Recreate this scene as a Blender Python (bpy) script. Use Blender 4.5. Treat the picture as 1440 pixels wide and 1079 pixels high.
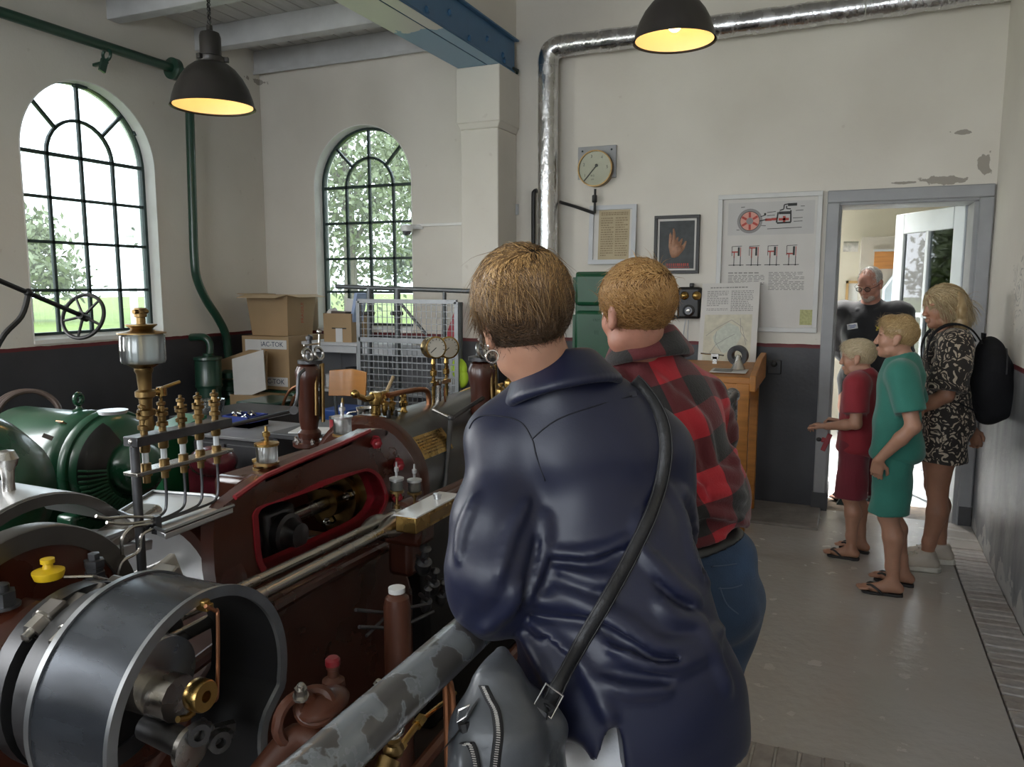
import bpy, bmesh, math, random
import numpy as np
from mathutils import Vector, Matrix, Euler
R = math.radians
random.seed(7); np.random.seed(7)
for o in list(bpy.data.objects): bpy.data.objects.remove(o)
SC = bpy.context.scene
COL = SC.collection
# ---------------------------------------------------------------- camera
FPX = 1091.0; YAW = R(23.6); PIT = R(7.2); CAMH = 1.65
_F = Vector((-math.sin(YAW)*math.cos(PIT), math.cos(YAW)*math.cos(PIT), -math.sin(PIT)))
_R = Vector((math.cos(YAW), math.sin(YAW), 0)); _U = _R.cross(_F)
cd = bpy.data.cameras.new('camera'); cam = bpy.data.objects.new('camera', cd); COL.objects.link(cam)
cam.location = (0, 0, CAMH)
cam.rotation_euler = Matrix((( _R.x, _U.x, -_F.x), (_R.y, _U.y, -_F.y), (_R.z, _U.z, -_F.z))).to_euler()
cd.sensor_width = 36.0; cd.lens = 36.0*FPX/1440.0; cd.clip_start = 0.05; cd.clip_end = 300
SC.camera = cam
def at(px, py, X=None, Y=None, Z=None, D=None):
    """a point seen at pixel (px,py) of the 1440x1079 photograph, on the plane X=, Y= or Z=, or at depth D"""
    d = _F + _R*((px-720)/FPX) - _U*((py-539.5)/FPX)
    if X is not None: t = X/d.x
    elif Y is not None: t = Y/d.y
    elif Z is not None: t = (Z-CAMH)/d.z
    else: t = D
    return Vector((0, 0, CAMH)) + d*t
# ---------------------------------------------------------------- world, lights, exposure
SC.view_settings.view_transform = 'Standard'; SC.view_settings.look = 'None'
SC.view_settings.gamma = 1.0; SC.view_settings.use_curve_mapping = False
SC.view_settings.exposure = 0.0
W = bpy.data.worlds.new('overcast_sky'); SC.world = W; W.use_nodes = True
nt = W.node_tree; nt.nodes.clear()
wo = nt.nodes.new('ShaderNodeOutputWorld'); wb = nt.nodes.new('ShaderNodeBackground')
tc = nt.nodes.new('ShaderNodeTexCoord'); sx = nt.nodes.new('ShaderNodeSeparateXYZ'); rp = nt.nodes.new('ShaderNodeValToRGB')
nt.links.new(tc.outputs['Generated'], sx.inputs[0]); nt.links.new(sx.outputs['Z'], rp.inputs[0])
rp.color_ramp.elements[0].color = (0.86, 0.93, 1.0, 1); rp.color_ramp.elements[1].color = (0.80, 0.90, 1.0, 1)
nt.links.new(rp.outputs[0], wb.inputs[0]); wb.inputs[1].default_value = 6.0
nt.links.new(wb.outputs[0], wo.inputs[0])
def area(name, loc, size, direction, power, col=(1, 1, 1), portal=False, spread=180):
    l = bpy.data.lights.new(name, 'AREA'); l.shape = 'RECTANGLE'; l.size, l.size_y = size
    l.energy = power; l.color = col; l.spread = R(spread)
    o = bpy.data.objects.new(name, l); COL.objects.link(o); o.location = loc
    o.rotation_euler = Vector(direction).to_track_quat('-Z', 'Y').to_euler()
    if portal: l.cycles.is_portal = True
    return o
DAY = (1.0, 0.985, 0.955)
area('portal_window', (-5.75, 4.22, 2.2), (1.3, 1.95), (1, 0, 0), 1, portal=True)
area('portal_window', (-4.12, 6.55, 2.2), (1.3, 1.95), (0, -1, 0), 1, portal=True)
# lamps added to lift the interior, at unseen windows (left wall, behind the viewer)
area('window_fill', (-5.20, 1.55, 2.2), (1.1, 1.9), (1, 0, -0.05), 52, DAY)
area('window_fill', (-5.20, -1.1, 2.2), (1.1, 1.9), (1, 0, -0.05), 52, DAY)
area('window_fill', (-3.6, -3.40, 2.4), (1.1, 1.9), (0, 1, -0.05), 34, DAY)
area('window_fill', (-0.9, -3.40, 2.6), (2.2, 2.2), (0, 1, -0.1), 16, DAY)
# next room: overhead lamp added to whiten the floor, then daylight from its left window
area('next_room_light', (-0.55, 7.6, 2.95), (1.2, 1.4), (0.10, -0.12, -1), 105, DAY, spread=66)
area('next_room_light', (-1.9, 8.6, 1.7), (1.0, 1.6), (1, 0.1, -0.1), 16, DAY)
# ---------------------------------------------------------------- helpers: materials
def _n(nt, t, **k):
    n = nt.nodes.new(t)
    for a, b in k.items(): setattr(n, a, b)
    return n
def rgba(c): return (c[0], c[1], c[2], 1.0)
def srgb(r, g, b):
    f = lambda u: ((u/255+0.055)/1.055)**2.4 if u/255 > 0.04045 else u/255/12.92
    return (f(r), f(g), f(b))
def mat(name, col, rough=0.5, metal=0.0, var=0.12, scale=6.0, bump=0.0, bscale=40.0, coat=0.0, rvar=0.0, sheen=0.0, spec=0.5,
        col2=None, edge=(0.45, 0.6), emit=None, stretch=None, trans=0.0, aniso=0.0, sss=0.0):
    m = bpy.data.materials.new(name); m.use_nodes = True; nt = m.node_tree; L = nt.links.new
    b = nt.nodes['Principled BSDF']
    b.inputs['Metallic'].default_value = metal; b.inputs['Coat Weight'].default_value = coat; b.inputs['Coat Roughness'].default_value = 0.12
    b.inputs['Sheen Weight'].default_value = sheen; b.inputs['Specular IOR Level'].default_value = spec
    b.inputs['Transmission Weight'].default_value = trans; b.inputs['Anisotropic'].default_value = aniso
    if sss: b.inputs['Subsurface Weight'].default_value = sss; b.inputs['Subsurface Radius'].default_value = (0.012, 0.005, 0.003)
    co = _n(nt, 'ShaderNodeTexCoord').outputs['Object']
    if stretch:
        mp = _n(nt, 'ShaderNodeMapping'); mp.inputs['Scale'].default_value = stretch; L(co, mp.inputs[0]); co = mp.outputs[0]
    no = _n(nt, 'ShaderNodeTexNoise'); no.inputs['Scale'].default_value = scale; no.inputs['Detail'].default_value = 5; L(co, no.inputs['Vector'])
    rp = _n(nt, 'ShaderNodeValToRGB'); e = rp.color_ramp.elements
    if col2 is None:
        e[0].position, e[1].position = 0.3, 0.7
        e[0].color = rgba([c*(1-var) for c in col]); e[1].color = rgba([min(1, c*(1+var)) for c in col])
    else:
        e[0].position, e[1].position = edge; e[0].color = rgba(col); e[1].color = rgba(col2)
    L(no.outputs[0], rp.inputs[0]); L(rp.outputs[0], b.inputs['Base Color'])
    if rvar:
        mr = _n(nt, 'ShaderNodeMapRange'); mr.inputs[3].default_value = max(0.02, rough-rvar); mr.inputs[4].default_value = min(1, rough+rvar)
        mr.inputs[1].default_value = 0.3; mr.inputs[2].default_value = 0.7
        L(no.outputs[0], mr.inputs[0]); L(mr.outputs[0], b.inputs['Roughness'])
    else: b.inputs['Roughness'].default_value = rough
    if bump:
        n2 = _n(nt, 'ShaderNodeTexNoise'); n2.inputs['Scale'].default_value = bscale; n2.inputs['Detail'].default_value = 4; L(co, n2.inputs['Vector'])
        bp = _n(nt, 'ShaderNodeBump'); bp.inputs['Strength'].default_value = bump; bp.inputs['Distance'].default_value = 0.01
        L(n2.outputs[0], bp.inputs['Height']); L(bp.outputs[0], b.inputs['Normal'])
    if emit: b.inputs['Emission Color'].default_value = rgba(emit[0]); b.inputs['Emission Strength'].default_value = emit[1]
    return m
def glass(name, tint=(0.9, 0.95, 0.94), rough=0.02, refl=0.06, dust=0.0):
    """thin clear glass: mostly see-through with a Fresnel reflection"""
    m = bpy.data.materials.new(name); m.use_nodes = True; nt = m.node_tree; L = nt.links.new; nt.nodes.clear()
    out = _n(nt, 'ShaderNodeOutputMaterial'); tr = _n(nt, 'ShaderNodeBsdfTransparent'); gl = _n(nt, 'ShaderNodeBsdfGlossy'); mx = _n(nt, 'ShaderNodeMixShader')
    fr = _n(nt, 'ShaderNodeFresnel'); fr.inputs[0].default_value = 1.45
    ad = _n(nt, 'ShaderNodeMath', operation='ADD'); ad.inputs[1].default_value = refl-0.03; L(fr.outputs[0], ad.inputs[0])
    tr.inputs[0].default_value = rgba(tint); gl.inputs['Roughness'].default_value = rough
    if dust:      # a film of dust that scatters daylight
        tl = _n(nt, 'ShaderNodeBsdfTranslucent'); m2 = _n(nt, 'ShaderNodeMixShader'); m2.inputs[0].default_value = dust; L(tr.outputs[0], m2.inputs[1]); L(tl.outputs[0], m2.inputs[2]); tr = m2; tl.inputs[0].default_value = (.9, .9, .9, 1)
    L(ad.outputs[0], mx.inputs[0]); L(tr.outputs[0], mx.inputs[1]); L(gl.outputs[0], mx.inputs[2]); L(mx.outputs[0], out.inputs[0])
    return m
# ---------------------------------------------------------------- helpers: meshes
def _basis(a):
    a = Vector(a).normalized(); t = Vector((0, 0, 1)) if abs(a.z) < 0.9 else Vector((1, 0, 0))
    u = a.cross(t).normalized(); return u, a.cross(u).normalized(), a
class MB:
    def __init__(s): s.v = []; s.f = []
    def add(s, vs, fs):
        o = len(s.v); s.v += [Vector(v) for v in vs]; s.f += [tuple(o+i for i in f) for f in fs]; return s
    def box(s, c, d, rot=None):
        M = rot if isinstance(rot, Matrix) else (Euler(rot).to_matrix() if rot else Matrix.Identity(3))
        c = Vector(c); vs = [c+M@Vector((x*d[0]/2, y*d[1]/2, z*d[2]/2)) for z in (-1, 1) for y in (-1, 1) for x in (-1, 1)]
        return s.add(vs, [(0, 2, 3, 1), (4, 5, 7, 6), (0, 1, 5, 4), (2, 6, 7, 3), (0, 4, 6, 2), (1, 3, 7, 5)])
    def bx(s, a, b):
        a = Vector(a); b = Vector(b); return s.box((a+b)/2, (abs(b.x-a.x), abs(b.y-a.y), abs(b.z-a.z)))
    def bar(s, p, q, w, h, up=(0, 0, 1)):
        p = Vector(p); q = Vector(q); a = (q-p).normalized(); u = Vector(up).cross(a)
        if u.length < 1e-4: u = Vector((1, 0, 0)).cross(a)
        u.normalize(); v = a.cross(u)
        vs = [b+u*x*w/2+v*y*h/2 for b in (p, q) for y in (-1, 1) for x in (-1, 1)]
        return s.add(vs, [(0, 2, 3, 1), (4, 5, 7, 6), (0, 1, 5, 4), (2, 6, 7, 3), (0, 4, 6, 2), (1, 3, 7, 5)])
    def lathe(s, prof, o=(0, 0, 0), axis=(0, 0, 1), n=20, a0=0.0, a1=2*math.pi, ref=None, caps=True):
        u, v, a = _basis(axis)
        if ref is not None: u = Vector(ref).normalized(); v = a.cross(u)
        o = Vector(o); full = abs(a1-a0-2*math.pi) < 1e-6; m = n if full else n+1; vs = []
        for r, h in prof:
            for i in range(m):
                t = a0+(a1-a0)*i/n; vs.append(o+a*h+(u*math.cos(t)+v*math.sin(t))*max(r, 1e-5))
        fs = []
        for j in range(len(prof)-1):
            for i in range(n):
                k = (i+1) % m; fs.append((j*m+i, j*m+k, (j+1)*m+k, (j+1)*m+i))
        if full and caps and prof[0] != prof[-1]:
            if prof[0][0] > 1e-4: fs.append(tuple(range(m))[::-1])
            if prof[-1][0] > 1e-4: fs.append(tuple((len(prof)-1)*m+i for i in range(m)))
        return s.add(vs, fs)
    def cyl(s, p, q, r0, r1=None, n=14):
        p = Vector(p); q = Vector(q); r1 = r0 if r1 is None else r1
        return s.lathe([(r0, 0), (r1, (q-p).length)], p, q-p, n)
    def sph(s, c, r, n=12, M=None):
        r = (r, r, r) if not hasattr(r, '__len__') else r; c = Vector(c); vs = []; fs = []; h = max(4, n*2//3)
        for j in range(h+1):
            for i in range(n):
                p = math.pi*j/h; t = 2*math.pi*i/n; w = Vector((r[0]*math.sin(p)*math.cos(t), r[1]*math.sin(p)*math.sin(t), -r[2]*math.cos(p)))
                vs.append(c+(M@w if M else w))
        for j in range(h):
            for i in range(n):
                k = (i+1) % n; fs.append((j*n+i, j*n+k, (j+1)*n+k, (j+1)*n+i))
        return s.add(vs, fs)
    def tube(s, pts, r, n=8, closed=False):
        P = [Vector(p) for p in pts]; N = len(P); rr = r if hasattr(r, '__len__') else [r]*N; vs = []; u = None
        for i in range(N):
            a, b = (P[(i-1) % N], P[(i+1) % N]) if closed else (P[max(i-1, 0)], P[min(i+1, N-1)])
            t = (b-a).normalized()
            if u is None: u = _basis(t)[0]
            u = (u-t*u.dot(t)).normalized(); w = t.cross(u)
            for k in range(n):
                q = 2*math.pi*k/n; vs.append(P[i]+(u*math.cos(q)+w*math.sin(q))*rr[i])
        fs = []
        for i in range(N if closed else N-1):
            j = (i+1) % N
            for k in range(n):
                l = (k+1) % n; fs.append((i*n+k, i*n+l, j*n+l, j*n+k))
        if not closed: fs.append(tuple(range(n))[::-1]); fs.append(tuple((N-1)*n+k for k in range(n)))
        return s.add(vs, fs)
    def torus(s, c, axis, RR, r, n=28, m=8, a0=0, a1=2*math.pi):
        u, v, a = _basis(axis); c = Vector(c); full = abs(a1-a0-2*math.pi) < 1e-6
        k = n if full else n+1
        return s.tube([c+(u*math.cos(a0+(a1-a0)*i/n)+v*math.sin(a0+(a1-a0)*i/n))*RR for i in range(k)], r, m, full)
    def prism(s, poly, vec):
        P = [Vector(p) for p in poly]; n = len(P); v = Vector(vec)
        return s.add(P+[p+v for p in P], [tuple(range(n))[::-1], tuple(range(n, 2*n))]+[(i, (i+1) % n, n+(i+1) % n, n+i) for i in range(n)])
    def strip(s, A, B, vec):
        """solid between two polylines, thickened by vec"""
        n = len(A); v = Vector(vec); A = [Vector(p) for p in A]; B = [Vector(p) for p in B]; vs = A+B+[p+v for p in A]+[p+v for p in B]; fs = []
        for i in range(n-1):
            fs += [(i, i+1, n+i+1, n+i), (2*n+i, 3*n+i, 3*n+i+1, 2*n+i+1), (i, 2*n+i, 2*n+i+1, i+1), (n+i, n+i+1, 3*n+i+1, 3*n+i)]
        fs += [(0, n, 3*n, 2*n), (n-1, 3*n-1, 4*n-1, 2*n-1)]
        return s.add(vs, fs)
    def build(s, name, m, parent=None, bevel=0.0, ang=38, origin=None, local=False, fix=True):
        return mkobj(name, s.v, s.f, m, parent, bevel, ang, origin, local, fix)
ORG = {}
def mkobj(name, V, F, m, parent=None, bevel=0.0, ang=38, origin=None, local=False, fix=True):
    V = [Vector(v) for v in V]
    if local: o0 = Vector((0, 0, 0))
    elif parent is not None: o0 = ORG.get(parent.name, Vector((0, 0, 0)))
    elif origin is not None: o0 = Vector(origin)
    else:
        o0 = Vector((sum(v.x for v in V)/len(V), sum(v.y for v in V)/len(V), min(v.z for v in V)))
    me = bpy.data.meshes.new(name); me.from_pydata([v-o0 for v in V], [], F); me.update()
    if fix:
        bm = bmesh.new(); bm.from_mesh(me); bmesh.ops.recalc_face_normals(bm, faces=bm.faces); bm.to_mesh(me); bm.free()
    me.polygons.foreach_set('use_smooth', [True]*len(me.polygons))
    if ang < 180: me.set_sharp_from_angle(angle=R(ang))
    if m: me.materials.append(m)
    ob = bpy.data.objects.new(name, me); COL.objects.link(ob)
    if parent is not None: ob.parent = parent; ORG[ob.name] = o0
    else: ob.location = o0; ORG[ob.name] = o0
    if bevel:
        bv = ob.modifiers.new('bevel', 'BEVEL'); bv.width = bevel; bv.segments = 2; bv.limit_method = 'ANGLE'; bv.angle_limit = R(40); bv.harden_normals = False
    return ob
def thing(name, label, cat, loc, group=None, rz=0):
    o = bpy.data.objects.new(name, None); COL.objects.link(o); o.location = loc; o.rotation_euler = (0, 0, rz); o.empty_display_size = 0.05
    ORG[o.name] = Vector(loc); return tag(o, label, cat, group)
def tag(o, label, cat=None, group=None):
    o['label'] = label
    if cat: o['category'] = cat
    if group: o['group'] = group
    return o
def struct(o): o['kind'] = 'structure'; return o
def stuff(o): o['kind'] = 'stuff'; return o
KIDS = lambda o: [c for c in bpy.data.objects if c.parent == o]
def dup(o, loc, label=None, rz=None):
    def cp(a, p):
        c = a.copy(); COL.objects.link(c)
        if p is not None: c.parent = p
        for k in KIDS(a): cp(k, c)
        return c
    r = cp(o, None); r.location = loc; ORG[r.name] = Vector(loc)
    if rz is not None: r.rotation_euler = (0, 0, rz)
    if label: r['label'] = label
    return r
def text(name, s, size, loc, right, up, m, parent=None, ext=0.0006, align='CENTER'):
    """flat lettering lying in the plane (right, up)"""
    c = bpy.data.curves.new(name, 'FONT'); c.body = s; c.size = size; c.extrude = ext; c.align_x = align; c.align_y = 'CENTER'; c.resolution_u = 2
    c.materials.append(m); f_ = bpy.data.objects.new(name, c); COL.objects.link(f_); bpy.context.view_layer.update()
    me = bpy.data.meshes.new_from_object(f_.evaluated_get(bpy.context.evaluated_depsgraph_get())); me.name = name; bpy.data.objects.remove(f_); o = bpy.data.objects.new(name, me); COL.objects.link(o); o['kind'] = 'stuff'
    r = Vector(right).normalized(); u = Vector(up).normalized(); u = (u-r*u.dot(r)).normalized(); n = r.cross(u)
    M = Matrix(((r.x, u.x, n.x), (r.y, u.y, n.y), (r.z, u.z, n.z))).to_4x4(); L = Vector(loc)
    if parent is not None: o.parent = parent; L = L-ORG.get(parent.name, Vector((0, 0, 0)))
    M.translation = L; o.matrix_local = M; ORG[o.name] = Vector(loc); return o
def arcpts(c, r, a0, a1, n, plane='YZ'):
    out = []
    for i in range(n+1):
        t = a0+(a1-a0)*i/n; a, b = r*math.cos(t), r*math.sin(t)
        out.append(Vector((c[0], c[1]+a, c[2]+b)) if plane == 'YZ' else Vector((c[0]+a, c[1], c[2]+b)) if plane == 'XZ' else Vector((c[0]+a, c[1]+b, c[2])))
    return out
def smooth_path(pts, n=6):
    """Catmull-Rom through the points"""
    P = [Vector(p) for p in pts]; out = []
    for i in range(len(P)-1):
        a, b, c, d = P[max(i-1, 0)], P[i], P[i+1], P[min(i+2, len(P)-1)]
        for k in range(n):
            t = k/n; out.append(0.5*((2*b)+(c-a)*t+(2*a-5*b+4*c-d)*t*t+(3*b-a-3*c+d)*t**3))
    out.append(P[-1]); return out
# ---------------------------------------------------------------- the hall
YB = 6.07; XL = -5.27; XR = 0.83; ZT = 4.6; ZC = 3.83; YF = -3.5
def wall_mat():
    m = bpy.data.materials.new('limewashed_wall'); m.use_nodes = True; nt = m.node_tree; L = nt.links.new; b = nt.nodes['Principled BSDF']
    b.inputs['Roughness'].default_value = 0.75
    ge = _n(nt, 'ShaderNodeNewGeometry'); pos = ge.outputs['Position']; sp = _n(nt, 'ShaderNodeSeparateXYZ'); L(pos, sp.inputs[0])
    def noise(s, d=6, vec=pos):
        n = _n(nt, 'ShaderNodeTexNoise'); n.inputs['Scale'].default_value = s; n.inputs['Detail'].default_value = d; L(vec, n.inputs['Vector']); return n.outputs[0]
    def ramp(fac, p0, c0, p1, c1, const=False):
        r = _n(nt, 'ShaderNodeValToRGB'); e = r.color_ramp.elements; e[0].position = p0; e[1].position = p1; e[0].color = rgba(c0); e[1].color = rgba(c1)
        if const: r.color_ramp.interpolation = 'CONSTANT'
        L(fac, r.inputs[0]); return r.outputs[0]
    def mix(f, a, c):
        x = _n(nt, 'ShaderNodeMix', data_type='RGBA')
        if hasattr(f, 'node'): L(f, x.inputs['Factor'])
        else: x.inputs['Factor'].default_value = f
        for s, k in ((a, 'A'), (c, 'B')):
            if hasattr(s, 'node'): L(s, x.inputs[6 if k == 'A' else 7])
            else: x.inputs[6 if k == 'A' else 7].default_value = rgba(s)
        return x.outputs[2]
    def math_(op, a, c=None, d=None):
        x = _n(nt, 'ShaderNodeMath', operation=op)
        for i, s in enumerate((a, c, d)):
            if s is None: continue
            if hasattr(s, 'node'): L(s, x.inputs[i])
            else: x.inputs[i].default_value = s
        return x.outputs[0]
    white = ramp(noise(1.3), 0.3, (0.64, 0.60, 0.535), 0.72, (0.73, 0.695, 0.63))
    # fine hairline stains and spots
    spots = ramp(noise(14, 2), 0.72, (0, 0, 0), 0.76, (1, 1, 1)); white = mix(math_('MULTIPLY', spots, 0.22), white, (0.42, 0.36, 0.30))
    # plaster flaked off above the door and on the right wall
    def blob(c, r):
        v = _n(nt, 'ShaderNodeVectorMath', operation='SUBTRACT'); L(pos, v.inputs[0]); v.inputs[1].default_value = c
        w = _n(nt, 'ShaderNodeVectorMath', operation='DIVIDE'); L(v.outputs[0], w.inputs[0]); w.inputs[1].default_value = r
        le = _n(nt, 'ShaderNodeVectorMath', operation='LENGTH'); L(w.outputs[0], le.inputs[0])
        return math_('SUBTRACT', math_('SUBTRACT', 1.0, le.outputs['Value']), math_('MULTIPLY', math_('SUBTRACT', noise(16, 5), 0.5), 2.4))
    for c, r in (((0.50, YB, 2.355), (0.22, 0.3, 0.035)), ((0.60, YB, 2.66), (0.10, 0.3, 0.02)), ((0.76, YB, 2.45), (0.05, 0.3, 0.10)), ((0.3, YB, 2.35), (0.12, 0.3, 0.012)), ((-5.25, YB, 3.56), (0.09, 0.2, 0.04))):
        white = mix(ramp(blob(c, r), 0.30, (0, 0, 0), 0.34, (1, 1, 1)), white, (0.34, 0.31, 0.27))
    # flaked outline patches (grey rings) on the right wall
    wn = _n(nt, 'ShaderNodeTexVoronoi', feature='SMOOTH_F1'); wn.inputs['Scale'].default_value = 9.0
    ad = _n(nt, 'ShaderNodeVectorMath', operation='ADD'); nn = _n(nt, 'ShaderNodeTexNoise'); nn.inputs['Scale'].default_value = 7; L(pos, nn.inputs['Vector'])
    sc = _n(nt, 'ShaderNodeVectorMath', operation='SCALE'); sc.inputs[3].default_value = 0.16; L(nn.outputs[1], sc.inputs[0]); L(pos, ad.inputs[0]); L(sc.outputs[0], ad.inputs[1]); L(ad.outputs[0], wn.inputs['Vector'])
    rings = math_('PINGPONG', math_('MULTIPLY', wn.outputs['Distance'], 7.0), 0.5)
    area_ = ramp(blob((XR, 5.0, 1.62), (0.5, 0.30, 0.27)), 0.2, (0, 0, 0), 0.6, (1, 1, 1))
    ringf = math_('MULTIPLY', ramp(rings, 0.30, (0, 0, 0), 0.42, (1, 1, 1)), math_('MULTIPLY', area_, 0.75))
    white = mix(ringf, white, (0.30, 0.29, 0.27))
    # dado: dark grey below 1.20 m with a dark red line on top; the right wall's dado is worn to pale grey
    dark = ramp(noise(2.5), 0.3, (0.034, 0.034, 0.040), 0.7, (0.052, 0.052, 0.060))
    mp = _n(nt, 'ShaderNodeMapping'); mp.inputs['Scale'].default_value = (5, 5, 1.2); L(pos, mp.inputs[0])
    worn = ramp(noise(1.1, 6, mp.outputs[0]), 0.33, (0.11, 0.115, 0.128), 0.68, (0.30, 0.305, 0.315))
    isr = math_('GREATER_THAN', sp.outputs['X'], XR-0.02)
    scr = ramp(noise(5, 8), 0.60, (0, 0, 0), 0.66, (1, 1, 1))
    lowp = math_('LESS_THAN', math_('ADD', sp.outputs['Z'], math_('MULTIPLY', math_('SUBTRACT', noise(7, 5), 0.5), 0.55)), 0.075)
    worn = mix(math_('MULTIPLY', math_('MAXIMUM', lowp, math_('MULTIPLY', scr, 0.25)), 0.7), worn, (0.52, 0.51, 0.48))
    dado = mix(isr, dark, worn)
    zz = math_('ADD', sp.outputs['Z'], math_('MULTIPLY', math_('SUBTRACT', noise(9, 3), 0.5), 0.012))
    c = mix(math_('GREATER_THAN', zz, 1.195), dado, (0.13, 0.018, 0.022)); c = mix(math_('GREATER_THAN', zz, 1.222), c, white)
    L(c, b.inputs['Base Color'])
    rg = _n(nt, 'ShaderNodeMapRange'); rg.inputs[1].default_value = 1.19; rg.inputs[2].default_value = 1.23; rg.inputs[3].default_value = 0.42; rg.inputs[4].default_value = 0.8
    L(sp.outputs['Z'], rg.inputs[0]); L(rg.outputs[0], b.inputs['Roughness'])
    bp = _n(nt, 'ShaderNodeBump'); bp.inputs['Strength'].default_value = 0.16; bp.inputs['Distance'].default_value = 0.02
    L(math_('ADD', noise(5, 6), math_('MULTIPLY', noise(40, 3), 0.25)), bp.inputs['Height']); L(bp.outputs[0], b.inputs['Normal'])
    return m
WALL = wall_mat()
REVEAL = mat('reveal_white_plaster', (0.80, 0.79, 0.76), 0.7, var=0.05, bump=0.2, bscale=20)
GREYPAINT = mat('grey_trim_paint', (0.30, 0.305, 0.315), 0.42, var=0.08, bump=0.1, bscale=30)
LIGHTGREY = mat('pale_grey_paint', (0.50, 0.51, 0.53), 0.42, var=0.06, bump=0.08, bscale=25)
WHITEPAINT = mat('white_gloss_paint', (0.74, 0.75, 0.75), 0.3, var=0.04)
IRON = mat('dark_green_window_iron', (0.020, 0.040, 0.038), 0.45, var=0.3, bump=0.15)
PANE = glass('window_pane_glass', (0.93, 0.96, 0.96), 0.01, 0.05, dust=.03)
def P3(ax, u, z, d):
    """point on a wall: ax 'L' left wall (u = Y, d outward -X), 'B' back wall (u = X, d outward +Y)"""
    return Vector((XL-d, u, z)) if ax == 'L' else Vector((u, YB+d, z))
def arch_wall(ax, u0, u1, z0, z1, opens, th):
    m = MB(); cur = u0
    def slab(a, b, c, d):
        m.add([P3(ax, p, q, e) for e in (0, th) for p, q in ((a, c), (b, c), (b, d), (a, d))], [(0, 1, 2, 3), (7, 6, 5, 4), (0, 4, 5, 1), (2, 6, 7, 3), (1, 5, 6, 2), (0, 3, 7, 4)])
    for c, hw, zs, zp in opens:
        slab(cur, c-hw, z0, z1)
        if zs > z0: slab(c-hw, c+hw, z0, zs)
        if zp is None or isinstance(zp, tuple): slab(c-hw, c+hw, zp[0], z1)
        else:
            A = [(c+hw*math.cos(t), zp+hw*math.sin(t)) for t in [math.pi*(1-i/28) for i in range(29)]]
            for (a, b), (p, q) in zip(A[:-1], A[1:]):
                m.add([P3(ax, x, y, e) for e in (0, th) for x, y in ((a, b), (p, q), (p, z1), (a, z1))], [(0, 1, 2, 3), (7, 6, 5, 4), (0, 4, 5, 1)])
        cur = c+hw
    slab(cur, u1, z0, z1); return m
W1 = (4.22, 0.568, 1.262, 2.58); W2 = (-4.145, 0.53, 1.25, 2.56)
struct(arch_wall('L', YF-0.3, YB+0.35, 0-0.6, ZT, [(-1.1, 0.57, 1.26, 2.58), (1.55, 0.57, 1.26, 2.58), W1], 0.20).build('wall_left', WALL, ang=20, fix=False))
struct(arch_wall('B', XL-0.42, XR+0.35, -0.6, ZT, [W2, (0.30, 0.47, -0.6, (2.27,))], 0.20).build('wall_back', WALL, ang=20, fix=False))
m = MB(); m.bx((-2.6, YB+.2, -.6), (-.17, YB+.35, ZT)); m.bx((.77, YB+.2, -.6), (3.5, YB+.35, ZT)); m.bx((-.17, YB+.2, 2.27), (.77, YB+.35, ZT)); struct(m.build('wall_back_lining', WALL))
m = MB(); m.bx((XR, YF-0.3, -0.6), (XR+0.35, YB, ZT)); struct(m.build('wall_right', WALL))
m = MB(); m.bx((XL-0.42, YF-0.3, -0.6), (-4.2, YF, ZT)); m.bx((-4.2, YF-0.3, -0.6), (-3.0, YF, 1.3)); m.bx((-4.2, YF-0.3, 3.3), (-3.0, YF, ZT)); m.bx((-3.0, YF-0.3, -0.6), (-2.1, YF, ZT))
m.bx((-2.1, YF-0.3, 3.6), (0.3, YF, ZT)); m.bx((-2.1, YF-0.3, -0.6), (0.3, YF, 0.9)); m.bx((0.3, YF-0.3, -0.6), (XR+.35, YF, ZT)); struct(m.build('wall_front', WALL))
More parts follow.
